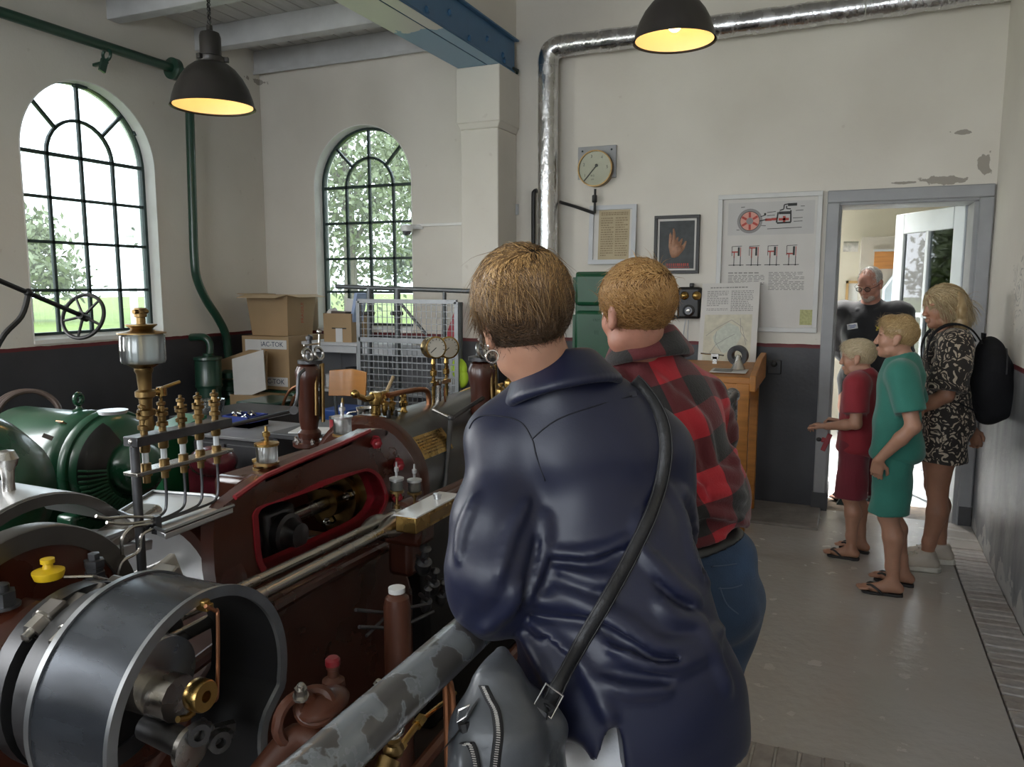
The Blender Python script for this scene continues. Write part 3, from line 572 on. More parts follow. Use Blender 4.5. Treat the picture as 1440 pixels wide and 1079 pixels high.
m = MB(); m.lathe([(.03, -.06), (.06, -.06), (.06, 0), (.11, .0), (.11, .03), (.16, .03), (.16, .06)], (-1.95, 2.60, AZ), (0, 1, 0), 24); m.build('gland', BRASSD, E)
for t in (20, 140, 260):
    m = MB(); nut(m, (-1.95+.09*math.cos(R(t)), 2.60, AZ+.09*math.sin(R(t))), (0, -1, 0), .018, .03); m.build('gland_nut', STEEL, E)
m = MB(); m.lathe([(0, .03), (.05, .02), (.075, 0), (.07, -.01), (0, .01)], (-1.78, 2.02, .655), (0, -.2, 1), 20); m.build('drip_cup', BRIGHT, E)
# ---- cylinder with lagging, flange, nuts and brass plate
CY = 2.91
m = MB(); m.lathe([(0, -.03), (.27, -.03), (.30, 0), (.305, .012), (.305, .05), (.28, .055)], (AX, CY, AZ), (0, 1, 0), 48); m.build('cylinder_flange', BROWN, E)
m = MB(); m.lathe([(.285, .052), (.285, 1.25), (.30, 1.25), (.30, 1.32), (.0, 1.34)], (AX, CY, AZ), (0, 1, 0), 48); m.build('cylinder', CYLG, E)
for q in (.055, 1.23): m = MB(); m.torus((AX, CY+q, AZ), (0, 1, 0), .289, .008, 48, 6); m.build('lagging_band', BRASSD, E)
for p in ((527, 622), (559, 653), (556, 698)):
    c = at(*p, X=-1.695); m = MB(); nut(m, c, (.75, -.66, 0), .022, .034); m.build('flange_nut', REDP, E)
c = at(605, 626, X=-1.775); m = MB(); u = V3((0, 1, 0)); a = math.atan2(c.z-AZ, c.x-AX)
pl = [(AX+.289*math.cos(a+t), AZ+.289*math.sin(a+t)) for t in [x*.05-.2 for x in range(9)]]
A = [V3((x, c.y-.16, z)) for x, z in pl]; B = [V3((x, c.y+.14, z)) for x, z in pl]; nrm = V3((math.cos(a), 0, math.sin(a)))
m.strip(A, B, nrm*.006); plate = m.build('name_plate', BRASS, E)
m = MB()
for q in (-.14, .12):
    for t in (-.17, .17): m.sph(V3((AX+.294*math.cos(a+t), c.y+q, AZ+.294*math.sin(a+t))), .007, 8)
stuff(m.build('plate_screws', BRASSD, plate))
m = MB(); rl = random.Random(5)
for r_ in range(6):
    q = c.y-.12
    while q < c.y+.1:
        w = rl.uniform(.012, .03); t = .13-r_*.05; m.box(V3((AX+.297*math.cos(a+t), q+w/2, AZ+.297*math.sin(a+t))), (.001, w, .007), Matrix.Rotation(-(a+t), 3, 'Y')); q += w+.007
stuff(m.build('engraving', BRASSD, plate))
m = MB(); m.prism([(-2.3, 3.0, -.45), (-1.72, 3.0, -.45), (-1.76, 3.0, .6), (-2.25, 3.0, .6)], (0, 1.1, 0)); m.build('cylinder_foot', BLACK, E, bevel=.03)
# ---- two valve rods with forged knuckles
for x, a, b, r in ((-1.50, (150, 915), (508, 747), .0150), (-1.42, (232, 906), (534, 750), .0175)):
    p = at(*a, X=x); q = at(*b, X=x); d = (q-p).normalized()
    m = MB(); m.cyl(p, q, r, r, 16); m.build('valve_rod', STEEL, E)
    m = MB(); m.lathe([(r, 0), (r*1.1, .01), (r*2.1, .06), (r*2.25, .085), (r*2.1, .11), (r*1.3, .15), (r*1.25, .20), (r*1.6, .20), (r*1.6, .26), (r, .26)], q, d, 20); m.build('rod_knuckle', STEEL, E)
    e = q+d*.26; m = MB(); m.lathe([(r*1.4, -.02), (r*1.5, 0), (r*2.6, 0), (r*2.8, .03), (r*2.6, .09), (r*1.4, .1), (r*1.3, .6), (r, .62)], e, d, 18); m.build('rod_bearing', BROWN2, E)
    m = MB(); m.cyl(e+d*.1, e+d*.75, r*1.05); m.build('valve_spindle', STEEL, E)
m = MB(); c = at(575, 722, X=-1.46); m.box(c+V3((0, 0, -.06)), (.16, .12, .10)); m.box(c+V3((-.03, .02, -.16)), (.10, .10, .16)); m.build('valve_bracket', BROWN, E, bevel=.02)
m = MB(); m.tube([at(575, 728, X=-1.40), at(600, 718, X=-1.38), at(640, 694, X=-1.38), at(665, 680, X=-1.38)], .016, 8); m.build('oil_pipe', BROWN2, E)
def oiler(c, r, h, stem, gl=OILG, cap=BRIGHT, fill=None, nm='oil_cup'):
    """glass oil cup on a stem: brass stem and tray, glass, cap with knob"""
    c = V3(c); m = MB(); m.lathe([(r*.45, -stem), (r*.45, -stem*.8), (r*.22, -stem*.75), (r*.22, -stem*.3), (r*.4, -stem*.25), (r*.4, -.004), (r*1.08, -.002), (r*1.08, .006), (r*.9, .008)], c, (0, 0, 1), 18); o = m.build(nm, BRASSD, E)
    m = MB(); m.lathe([(r*.92, .008), (r*.95, .012), (r*.95, h-.006), (r*.9, h-.002)], c, (0, 0, 1), 22); m.build('glass', gl, o)
    m = MB(); m.lathe([(r*.12, .008), (r*.12, h)], c, (0, 0, 1), 8); m.build('needle', STEEL, o)
    if fill: m = MB(); m.lathe([(0, .01), (r*.88, .01), (r*.88, h*fill), (0, h*fill)], c, (0, 0, 1), 20); m.build('oil', AMBER, o)
    m = MB(); m.lathe([(r*.9, h-.004), (r*1.08, h-.002), (r*1.1, h+.006), (r*.5, h+.010), (r*.2, h+.012), (r*.2, h+.026), (r*.34, h+.030), (r*.34, h+.042), (r*.15, h+.046), (r*.12, h+.062), (0, h+.064)], c, (0, 0, 1), 22); m.build('cap', cap, o)
    return o
def pxr(px, p): return px*((p-V3((0, 0, CAMH))).dot(_F))/FPX      # size in metres of px pixels at point p
for p, hh in (((558, 692), 1), ((583, 694), 1)):
    c = at(*p, X=-1.44); oiler(c, pxr(9.5, c), pxr(18, c), .06)
CUPG = glass('frosted_cup_glass', (.86, .90, .90), .1, .08, dust=.5)
c = at(376, 652, X=-1.76); oiler(c, pxr(15.5, c), pxr(27, c), .07, CUPG, BRASS)
c = at(364, 660, X=-1.82); oiler(c, pxr(8, c), pxr(12, c), .06, OILG, BRASS, .6)
c = at(482, 612, X=-1.92); oiler(c, pxr(13.5, c), pxr(25, c), .09, CUPG, BRIGHT)
m = MB(); m.cyl(at(482, 590, X=-1.92), at(482, 560, X=-1.92), .006); m.build('needle_spindle', BRASSD, E)
# brass lubricator box
p = at(585, 738, X=-1.30)
m = MB(); m.bx((-1.38, p.y, p.z-.035), (-1.30, p.y+.31, p.z+.022)); bxo = m.build('lubricator_box', BRASS, E, bevel=.004)
m = MB(); m.bx((-1.385, p.y-.004, p.z+.022), (-1.295, p.y+.315, p.z+.027)); m.build('lid', WHITE_T, bxo); m = MB(); m.lathe([(.012, 0), (.012, .01), (.016, .012), (.016, .02), (0, .022)], (-1.34, p.y+.22, p.z+.027), (0, 0, 1), 12); m.build('knob', BRIGHT, bxo)
m = MB(); m.box((-1.299, p.y+.17, p.z-.008), (.002, .16, .030)); m.build('plate', BRASSD, bxo)
# ---- crank disc, bearing cap, eccentrics
CY0 = 1.17; DZ = .785
m = MB(); m.lathe([(.245, 0), (.29, 0), (.293, -.005), (.293, -.06), (.245, -.06), (.245, 0)], (-1.75, CY0, DZ), (1, 0, 0), 64); m.build('disc_rim', RIMD, E)
m = MB(); m.lathe([(0, -.012), (.245, -.012), (.245, -.05), (0, -.05)], (-1.75, CY0, DZ), (1, 0, 0), 48); m.build('crank_disc', BROWN, E)
m = MB(); m.lathe([(.12, 0), (.165, 0), (.165, .02), (.12, .02), (.12, 0)], (-1.745, CY0-.03, DZ-.01), (1, 0, 0), 48, R(20), R(200)); m.build('brass_ring', BRASSD, E)
m = MB(); m.prism([(-1.70, .88, .42), (-1.70, 1.40, .42), (-1.70, 1.42, .70), (-1.70, 1.36, .90), (-1.70, 1.20, .905), (-1.70, 1.09, .955), (-1.70, 1.00, .93), (-1.70, .88, .80)], (.10, 0, 0)); m.build('bearing_housing', BROWN, E, bevel=.03)
c = at(134, 815, X=-1.66); m = MB(); m.lathe([(.03, -.01), (.03, 0), (.024, .0), (.024, .02), (.021, .022), (.021, .03), (.024, .032), (.024, .05), (.014, .052), (.014, .066), (0, .068)], c, (0, 0, 1), 6); m.build('cap_nut', DSTEEL, E)
c = at(4, 850, X=-1.66); m = MB(); nut(m, c, (0, 0, 1), .028, .03); m.build('cap_nut', DSTEEL, E)
c = at(68, 806, X=-1.66); m = MB(); m.lathe([(.030, -.012), (.034, 0), (.034, .006), (.012, .012), (.010, .022), (.015, .024), (.015, .034), (0, .036)], c, (0, 0, 1), 20); m.build('oil_cap', YEL, E)
m = MB(); m.tube([at(90, 812, X=-1.64), at(130, 811, X=-1.6), at(168, 820, X=-1.6)], .004, 6); m.build('oil_line', STEEL, E)
for x in (-1.60, -1.52):      # eccentric straps with bolted lugs
    m = MB(); m.lathe([(.16, 0), (.205, 0), (.205, .045), (.16, .045), (.16, 0)], (x, 1.15, .77), (1, 0, 0), 48); m.build('eccentric_strap', DSTEEL, E)
    m = MB(); m.lathe([(0, 0), (.16, 0), (.16, .04), (0, .04)], (x, 1.15, .77), (1, 0, 0), 40); m.build('eccentric', BLACK, E)
LUGM = mat('grey_brown_strap_steel', (.16, .145, .13), .42, .7, var=.2, scale=9)
for (px, py), x, d in (((78, 866), -1.55, (.05, .05, .058)), ((104, 854), -1.55, (.05, .055, .044)), ((132, 841), -1.56, (.05, .06, .05)), ((160, 829), -1.57, (.05, .06, .036)), ((112, 886), -1.47, (.045, .05, .05)), ((140, 872), -1.47, (.045, .055, .036))):
    m = MB(); m.box(at(px, py, X=x), d, (R(24), 0, 0)); m.build('strap_lug', LUGM, E, bevel=.006)
for (px, py), x in (((60, 874), -1.55), ((95, 894), -1.47)):
    m = MB(); nut(m, at(px, py, X=x), V3((.1, -.9, -.40)), .021, .032); m.build('strap_nut', STEEL, E)
m = MB(); m.box(at(215, 826, X=-1.60), (.06, .14, .03), (R(25), 0, 0)); m.build('rod_end_plate', STEEL, E, bevel=.004)
m = MB(); m.box(at(232, 815, X=-1.66), (.02, .10, .10), (R(20), 0, 0)); m.build('strap_plate', mat('buff_painted_plate', (.42, .39, .34), .5, var=.1), E, bevel=.004)
m = MB(); m.cyl((-1.75, 1.15, .77), (-1.28, 1.15, .77), .05); m.build('crankshaft', STEEL, E)
# ---- blued keyhole guard over the eccentrics (open towards the gangway)
GY, GZ, GR = 1.148, .778, .241
key = [V3((0, GY+GR*math.cos(t), GZ+GR*math.sin(t))) for t in [R(200-x*6.25) for x in range(0, 37)]]
key = [V3((0, .920, .45)), V3((0, .908, .58)), V3((0, .905, .67))]+[p for p in key if p.z > GZ-.09]+[V3((0, 1.330, .66)), V3((0, 1.312, .62)), V3((0, 1.312, .56)), V3((0, 1.33, .45))]
key = smooth_path(key, 2)
def off(P, k):
    out = []
    for i, p in enumerate(P):
        t = (P[min(i+1, len(P)-1)]-P[max(i-1, 0)]).normalized(); n = V3((0, -t.z, t.y)); out.append(p+n*k)
    return out
x0, x1 = -1.42, -1.20; S = V3((x0, 0, 0))
m = MB(); m.strip([p+V3((x0, 0, 0)) for p in off(key, .0)], [p+V3((x0, 0, 0)) for p in off(key, -.004)], (x1-x0, 0, 0)); guard = m.build('guard', BLUED, E, ang=30)
m = MB(); m.strip([p+V3((x0+.004, 0, 0)) for p in off(key, -.006)], [p+V3((x0+.004, 0, 0)) for p in off(key, -.009)], (x1-x0-.008, 0, 0)); m.build('black_lining', mat('matt_black_lining', (.006, .006, .007), .6), guard, ang=30)
for x, w in ((x1-.004, .010), (x0, .014)):
    m = MB(); m.strip([p+V3((x, 0, 0)) for p in off(key, .005)], [p+V3((x, 0, 0)) for p in off(key, -.018 if x > -1.3 else -.004)], (w, 0, 0)); m.build('rim', RIMST, guard, ang=30)
m = MB(); m.lathe([(.0, 0), (.085, 0), (.085, .12), (.0, .125)], (-1.46, 1.17, .80), (1, 0, 0), 28); m.build('return_crank', STEEL, E)
m = MB(); m.cyl((-1.36, 1.13, .70), (-1.22, 1.12, .69), .030); m.build('crank_pin', DSTEEL, E)
m = MB(); m.lathe([(0, 0), (.046, 0), (.046, .012), (.02, .016), (0, .016)], (-1.23, 1.12, .69), (1, 0, 0), 24); m.build('pin_washer', STEEL, E)
c = at(283, 978, X=-1.17); m = MB(); m.lathe([(.012, 0), (.0305, 0), (.033, .004), (.033, .030), (.0305, .034), (.012, .034), (.012, .01), (0, .01)], c-V3((.02, 0, 0)), (1, 0, 0), 28); m.build('brass_oil_ring', BRASS, E)
m = MB(); P = [at(*p, X=-1.165) for p in ((289, 853), (302, 859), (306, 868), (306, 960), (303, 985), (290, 985))]; m.tube(smooth_path(P, 4), .0042, 8); m.build('oil_tube', COPPER, E)
m = MB(); c = at(288, 853, X=-1.19); m.box(c, (.03, .02, .014)); m.lathe([(.007, 0), (.011, .002), (.011, .014), (0, .016)], c, (0, 0, 1), 8); m.build('tube_clip', BRASS, E, bevel=.002)
m = MB(); P = [at(*p, X=-1.19) for p in ((272, 1002), (262, 1010), (250, 1012))]; m.tube(P, .007, 8); m.build('brass_elbow', BRASS, E)
for p in ((275, 1030), (305, 1040)):
    c = at(*p, X=-1.22); m = MB(); m.lathe([(.012, 0), (.024, 0), (.024, .02), (.012, .02), (.012, 0)], c, (1, -.4, 0), 18); nut(m, c+V3((0, .02, .004)), (1, 0, 0), .012, .018); m.build('clamp_ring', DSTEEL, E)
m = MB(); m.bar(at(250, 1040, X=-1.3), at(330, 1020, X=-1.24), .02, .02); m.build('link_bar', DSTEEL, E)
# ---- splash cover over the crank and polished tray behind
m = MB(); cc = V3((0, 1.355, .76)); A = [V3((-1.98, cc.y+.325*math.cos(t), cc.z+.325*math.sin(t))) for t in [R(168-x*6.2) for x in range(23)]]; B = [V3((p.x, cc.y+(p.y-cc.y)*.91, cc.z+(p.z-cc.z)*.91)) for p in A]
m.strip(A, B, (-.012, 0, 0)); m.build('cover_rim', RIMD, E, ang=30)
m = MB(); C3 = [V3((-2.40, p.y+.03, p.z-.01)) for p in A]; m.strip([p+V3((-.012, 0, 0)) for p in A], C3, (0, 0, .004)); m.build('splash_cover', BRIGHT, E, ang=50)
c = at(14, 705, X=-2.12); m = MB(); m.lathe([(.022, 0), (.018, .01), (.015, .06), (.018, .09), (.026, .105), (.03, .12), (.02, .142), (0, .146)], c, (0, 0, 1), 16); m.cyl(c+V3((0, 0, .118)), c+V3((-.05, -.12, .125)), .014); m.build('cover_handle', STEEL, E)
m = MB(); m.prism([(-2.0, 1.0, .92), (-1.85, 1.02, .95), (-1.84, 1.5, .97), (-2.0, 1.5, .95)], (0, 0, -.01)); m.build('shelf_plate', BRIGHT, E)
tp = [at(168, 722, Z=.985), at(232, 750, Z=.985), at(328, 713, Z=.985), at(300, 699, Z=.985), at(215, 693, Z=.985)]
m = MB(); m.prism(tp, (0, 0, -.02)); tray = m.build('drip_tray', BRIGHT, E, bevel=.004)
m = MB(); m.tube([p+V3((0, 0, .004)) for p in tp], .006, 6, True); m.build('rim', RIMST, tray)
m = MB(); a = at(140, 760, X=-1.9); b = at(185, 745, X=-1.9); m.box((a+b)/2, (.09, .28, .05), (R(16), 0, 0)); m.build('connecting_rod', STEEL, E, bevel=.012)
m = MB(); m.bar(at(165, 775, X=-1.85), at(210, 765, X=-1.85), .03, .03); m.build('rod_fork', BRIGHT, E, bevel=.004)
# ---- lubricator stand: post, five sight feeds between two bars, and the big glass oil reservoir
LX = -1.75; post0 = at(208, 850, X=LX)
m = MB(); m.cyl((LX, 1.47, .62), (LX, 1.47, 1.22), .0125); LUB = m.build('lubricator_post', DSTEEL, E)
def PL(px, py): return at(px, py, X=LX)
for a, b, h in (((183, 622), (318, 601), .026), ((183, 668), (320, 640), .011)):
    p = PL(*a); q = PL(*b); m = MB(); m.box((LX, (p.y+q.y)/2, p.z), (.052, q.y-p.y, h)); m.build('bar', STEEL if h < .02 else DSTEEL, LUB, bevel=.002)
m = MB(); p = PL(187, 645); m.cyl((LX, p.y, 1.09), (LX, p.y, 1.23), .0055); m.sph((LX, p.y, 1.235), .010, 8); m.build('tie_rod', STEEL, LUB)
zt = PL(183, 615).z; zb = PL(183, 670).z
ends = []
for px in (203, 229, 256, 280, 303):
    y = PL(px, 620-(px-183)*.16).y; c = V3((LX, y, zt))
    m = MB(); m.lathe([(.012, -.05), (.014, -.045), (.014, -.015), (.010, -.012), (.010, .012), (.016, .014), (.016, .024), (.011, .027), (.011, .04), (.017, .043), (.017, .052), (.010, .055), (.008, .07), (.012, .073), (.012, .080), (.005, .083), (.005, .090), (0, .092)], c, (0, 0, 1), 14); m.cyl(c+V3((.0, -.02, .058)), c+V3((0, .02, .058)), .004); f = m.build('feed_valve', BRASSD, LUB)
    m = MB(); m.cyl((LX, y, zb+.01), (LX, y, zt-.045), .0085); m.build('sight_glass', MILK, f)
    m = MB(); m.lathe([(.010, -.03), (.010, -.012), (.016, -.010), (.016, .004), (.014, .006), (.014, .024), (.009, .026)], (LX, y, zb), (0, 0, 1), 12); m.build('nipple', BRASSD, f); ends.append(y)
for i, y in enumerate(ends[1:]):
    x = LX; b0 = V3((x, y, zb-.03)); zd = 1.004-.003*i; m = MB()
    m.tube(smooth_path([b0, V3((x, y, zd+.05)), V3((x, y-.01, zd+.012)), V3((x, y-.05, zd)), V3((x, 1.52, zd-.004)), V3((x+.01, 1.475, zd-.012))], 5), .0042, 6); m.build('drip_pipe', DSTEEL, LUB)
for a in ([(222, 734), (205, 738), (185, 742), (172, 758), (172, 780)], [(222, 742), (200, 752), (195, 775), (172, 790), (165, 812), (164, 826)], [(215, 728), (180, 727), (150, 729), (135, 726)], [(215, 732), (180, 737), (150, 735)]):
    m = MB(); m.tube(smooth_path([at(*p, X=LX+.02) for p in a], 5), .0046, 6); m.build('drip_pipe', STEEL, LUB)
m = MB(); c = at(220, 738, X=LX+.02); m.box(c, (.02, .018, .05)); m.build('pipe_clamp', DSTEEL, LUB)
c = V3((LX, PL(207, 600).y, 0)); z0 = zt+.01
def zpx(py): return PL(208, py).z
prof = [(.017, z0), (.020, zpx(598)), (.016, zpx(585)), (.024, zpx(583)), (.024, zpx(576)), (.016, zpx(574)), (.018, zpx(560)), (.026, zpx(557)), (.026, zpx(550)), (.017, zpx(547)), (.020, zpx(525)), (.024, zpx(521)), (.024, zpx(517)), (.040, zpx(512)), (.052, zpx(509))]
m = MB(); m.lathe([(r, z) for r, z in prof], c, (0, 0, 1), 20); res = m.build('oil_reservoir', BRASSD, E)
m = MB(); m.lathe([(.035, zpx(511)), (.054, zpx(510)), (.0575, zpx(506)), (.0575, zpx(472)), (.053, zpx(469)), (.051, zpx(469)), (.055, zpx(473)), (.055, zpx(506)), (.05, zpx(509))], c, (0, 0, 1), 32); m.build('glass', OILG, res)
m = MB(); m.lathe([(.062, zpx(468.5)), (.062, zpx(467)), (.034, zpx(465)), (.026, zpx(462)), (.040, zpx(457)), (.040, zpx(455.5)), (.012, zpx(455)), (.012, zpx(446)), (.016, zpx(445)), (.016, zpx(441)), (.010, zpx(440)), (.010, zpx(436)), (.016, zpx(435)), (.016, zpx(433)), (0, zpx(432))], c, (0, 0, 1), 24); m.cyl(c+V3((0, -.022, zpx(438))), c+V3((0, .022, zpx(438))), .006); m.build('cap', BRASSD, res)
m = MB(); m.cyl(c+V3((0, 0, zpx(510))), c+V3((0, 0, zpx(466))), .009); m.build('centre_tube', BRASS, res)
m = MB(); a = c+V3((0, 0, zpx(553))); m.cyl(a, a+V3((.005, .05, .0)), .009); m.lathe([(.014, -.012), (.014, .012)], a+V3((.005, .05, -.0)), (0, 0, 1), 10); m.cyl(a+V3((.005, .05, .008)), a+V3((.01, .11, .02)), .005); m.cyl(a+V3((.004, .045, 0)), a+V3((.004, .055, -.09)), .004); m.build('tap', BRASS, res)
m = MB(); a = c+V3((0, -.03, zpx(576))); m.lathe([(0, .0), (.034, .0), (.038, .009), (.034, .009)], a+V3((-.03, -.05, 0)), (0, 0, 1), 18); m.build('drip_saucer', BRIGHT, res)
# ---- valve columns with trip gear
def column(px, py0, py1, X, label):
    b = at(px, py1, X=X); t = at(px, py0, X=X); h = t.z-b.z; m = MB(); s = h/.42
    m.lathe([(.075*s, 0), (.085*s, .02*h), (.085*s, .07*h), (.05*s, .10*h), (.058*s, .14*h), (.058*s, .18*h), (.042*s, .22*h), (.05*s, .32*h), (.05*s, .72*h), (.058*s, .80*h), (.062*s, .92*h), (.05*s, .98*h), (.03*s, h)], b, (0, 0, 1), 24); o = m.build(label, BROWN, E)
    m = MB(); m.lathe([(.052*s, 0), (.062*s, .004), (.062*s, .02*s), (.03*s, .026*s), (.022*s, .05*s), (.012*s, .055*s), (.012*s, .12*s), (.018*s, .125*s), (.018*s, .14*s), (0, .15*s)], t, (0, 0, 1), 18); m.build('bonnet', DSTEEL, o)
    m = MB()
    for dy in (-.045, .045):
        m.torus(t+V3((.02, dy*s, .05*s)), (1, 0, .3), .032*s, .008*s, 16, 6)
    m.bar(t+V3((.02, -.07*s, .10*s)), t+V3((.02, .05*s, .10*s)), .008*s, .008*s); m.cyl(t+V3((.02, .05*s, .09*s)), t+V3((.02, .055*s, .15*s)), .006*s); m.sph(t+V3((.02, .055*s, .16*s)), .014*s, 10); m.build('trip_gear', STEEL, o)
    m = MB(); m.cyl(b+V3((.062*s, .03, .3*h)), t+V3((.05*s, .03, -.02)), .010*s); m.cyl(b+V3((.062*s, -.02, .4*h)), t+V3((.05*s, -.02, -.02)), .008*s); m.cyl(b+V3((.03, .06*s, .35*h)), t+V3((.03, .055*s, 0)), .012*s); m.build('dashpot_rod', BRASSD, o)
    m = MB()
    for t_ in range(6): nut(m, b+V3((.075*s*math.cos(t_*1.05+.3), .075*s*math.sin(t_*1.05+.3), .07*h)), (0, 0, 1), .011*s, .014*s)
    stuff(m.build('flange_nuts', STEEL, o)); return o
column(436, 512, 628, -2.36, 'valve_column'); column(678, 508, 640, -1.78, 'valve_column'); column(735, 520, 640, -1.62, 'valve_column')
m = MB(); m.bx((-2.62, 2.6, .5), (-2.26, 3.3, .80)); m.build('valve_chest', BROWN, E, bevel=.03)
m = MB(); m.tube([at(283, 608, X=-2.35), at(415, 577, X=-2.35)], .009, 8); m.build('reach_rod', DSTEEL, E)
m = MB(); m.tube(smooth_path([at(*p, X=-2.3) for p in ((413, 575), (418, 560), (420, 530), (428, 520))], 4), .008, 8); m.cyl(at(413, 577, X=-2.31), at(413, 577, X=-2.26), .02); m.build('reach_lever', DSTEEL, E)
m = MB(); m.tube([at(634, 589, X=-1.75), at(682, 558, X=-1.75)], .011, 8); m.sph(at(634, 588, X=-1.75), .019, 8); m.cyl(at(634, 588, X=-1.75), at(625, 690, X=-1.70), .012, .014); m.build('governor_lever', DSTEEL, E)
m = MB(); m.tube([at(609, 576, X=-1.9), at(634, 588, X=-1.76)], .008, 8); m.build('link_rod', STEEL, E)
# ---- brass steam fittings on top of the cylinder
c = at(529, 600, X=-2.0); zc = lambda py: at(529, py, X=-2.0).z
m = MB(); m.lathe([(.03, zc(602)), (.034, zc(598)), (.024, zc(595)), (.022, zc(570)), (.03, zc(568)), (.034, zc(556)), (.026, zc(551)), (0, zc(550))], (c.x, c.y, 0), (0, 0, 1), 18); a = V3((c.x, c.y, zc(557))); m.tube([a, a+V3((0, -.08, -.004)), a+V3((0, -.14, .02))], [.018, .014, .012], 10); m.sph(a+V3((0, -.16, .03)), .02, 10); m.cyl(a, a+V3((0, .10, .0)), .017); m.build('steam_cock', BRASS, E)
for px, yy in ((551, 3.16), (541, 3.08)):
    b = at(px, 570, X=-1.97); m = MB(); m.lathe([(.008, -.05), (.014, -.03), (.014, .0), (.02, .004), (.02, .014), (.008, .02), (.008, .03), (.013, .034), (0, .05)], b, (0, 0, 1), 12); w = m.build('drain_cock', BRASS, E); m = MB(); m.lathe([(.006, -.09), (.010, -.08), (.011, -.03), (.007, -.02)], b+V3((.02, 0, 0)), (0, 0, 1), 10); m.build('handle', BLACK, w)
c = at(568, 596, X=-1.97); m = MB(); m.lathe([(.02, 0), (.012, .01), (.012, .04), (.018, .045), (.02, .06), (.013, .07), (.013, .085), (.02, .09), (.022, .105), (.014, .115), (.014, .13), (.018, .135), (.01, .15), (0, .152)], c, (0, 0, 1), 16); m.cyl(c+V3((-.03, -.02, .055)), c+V3((0, 0, .055)), .010); m.build('relief_valve', BRASS, E)
P = [at(*p, X=-1.97) for p in ((545, 556), (570, 551), (590, 548), (600, 550), (603, 560), (603, 578))]; m = MB(); m.tube(smooth_path(P, 5), .0135, 10); pe = P[-1]; m.lathe([(.02, -.07), (.03, -.07), (.03, -.06), (.016, -.055), (.016, 0), (.02, .005), (.02, .02), (.014, .025)], pe, (0, 0, 1), 12); m.build('copper_steam_pipe', COPPER, E)
# pair of brass pressure gauges on stems above the cylinder
fd = V3((.80, -.58, .06)).normalized()
for i, (px, py) in enumerate(((613, 489), (631, 489))):
    c = at(px, py, X=-1.95-.08*i); r = pxr(15.5, c); m = MB(); m.lathe([(r*.9, -.075), (r*.97, -.07), (r*.97, -.005), (r*1.02, 0), (r*1.02, .006), (r*.9, .008), (r*.9, .002), (0, .002)], c, fd, 30); g = m.build('pressure_gauge', BRASS, E)
    m = MB(); m.lathe([(0, .003), (r*.88, .003), (r*.88, .0045), (0, .0045)], c, fd, 30); m.build('dial', mat('gauge_dial', (.60, .57, .50), .4, var=.08), g)
    u, v, a = _basis(fd); m = MB(); up = V3((0, 0, 1)); sd = up.cross(fd).normalized()
    for k in range(11): t = R(-40+26*k); q = sd*math.cos(t)+up*math.sin(t); m.bar(c+fd*.0055+q*r*.68, c+fd*.0055+q*r*.82, .003, .001, up=fd)
    m.bar(c+fd*.006, c+fd*.006+(sd*-.55+up*-.45)*r, .004, .001, up=fd); stuff(m.build('dial_marks', BLACK, g))
    s0 = c-fd*.035; zb2 = at(px-8, 600, X=-1.97).z; m = MB(); m.lathe([(.008, -.30), (.010, -.20), (.016, -.19), (.016, -.175), (.009, -.17), (.009, -.15), (.018, -.145), (.018, -.12), (.010, -.115), (.010, -.09), (.013, -.085), (.009, -.06)], s0, (0, 0, 1), 14); m.build('stem', BRASS, g)
m = MB(); b = at(617, 585, X=-1.98); m.cyl(b, at(617, 538, X=-1.98), .013); m.lathe([(.03, 0), (.02, .02)], b, (0, 0, 1)); m.sph(at(617, 538, X=-1.98), .02, 10); m.bar(at(606, 541, X=-1.98), at(632, 535, X=-1.98), .02, .02); m.build('gauge_stand', STEEL, E)
m = MB(); m.tube(smooth_path([at(*p, X=-1.95) for p in ((625, 545), (626, 565), (630, 575), (645, 580), (655, 582))], 4), .005, 6); m.build('copper_capillary', COPPER, E)
for px, py in ((716, 540), (704, 552)):
    c = at(px, py, X=-1.55); m = MB(); m.lathe([(.016, -.08), (.012, -.05), (.02, -.03), (.028, -.01), (.024, .014), (.012, .024), (.008, .028), (.008, .04), (0, .042)], c, (0, 0, 1), 14); m.cyl(c+V3((0, -.02, .04)), c+V3((0, .02, .04)), .006); m.build('brass_cock', BRASS, E)
# ---- low pipework between engine and railing
m = MB(); P = [(-1.02, .95, .30), (-1.02, 1.5, .33), (-1.03, 2.2, .36), (-1.03, 3.2, .38)]; m.tube(P, .02, 8); m.build('drain_pipe', BROWN2, E)
can = thing('oil_canister', 'upright brown cylinder with shiny white cap, standing beside the engine bed', 'canister', (-1.15, 1.81, -.45))
c = at(558, 830, X=-1.15); m = MB(); m.lathe([(.044, -.45), (.044, -.44), (.039, -.43), (.039, c.z-.05), (.034, c.z-.022), (.022, c.z-.012), (.022, c.z-.004)], (c.x, c.y, 0), (0, 0, 1), 28); m.build('body', BROWN2, can); m = MB(); m.lathe([(.024, c.z-.006), (.024, c.z+.008), (0, c.z+.010)], (c.x, c.y, 0), (0, 0, 1), 24); m.build('cap', WHITE_T, can)
ORG  # (pipes and valves below the railing)
V = E
m = MB(); m.tube(smooth_path([(-1.12, 1.20, .60), (-1.08, 1.28, .66), (-1.02, 1.30, .62), (-1.0, 1.27, .52), (-1.02, 1.2, .42), (-1.1, 1.1, .35)], 5), .03, 10); m.build('bent_pipe', BROWN2, V)
m = MB(); c = at(455, 990, X=-1.06); m.sph(c, (.05, .075, .026), 14); m.torus(c+V3((0, -.03, .01)), (.5, -.5, .7), .036, .013, 20, 8); m.build('valve_body', BROWN2, V)
m = MB(); c = at(417, 1012, X=-1.08); m.torus(c, (1, -.25, .1), .050, .013, 24, 8); m.build('hand_ring', BROWN2, V)
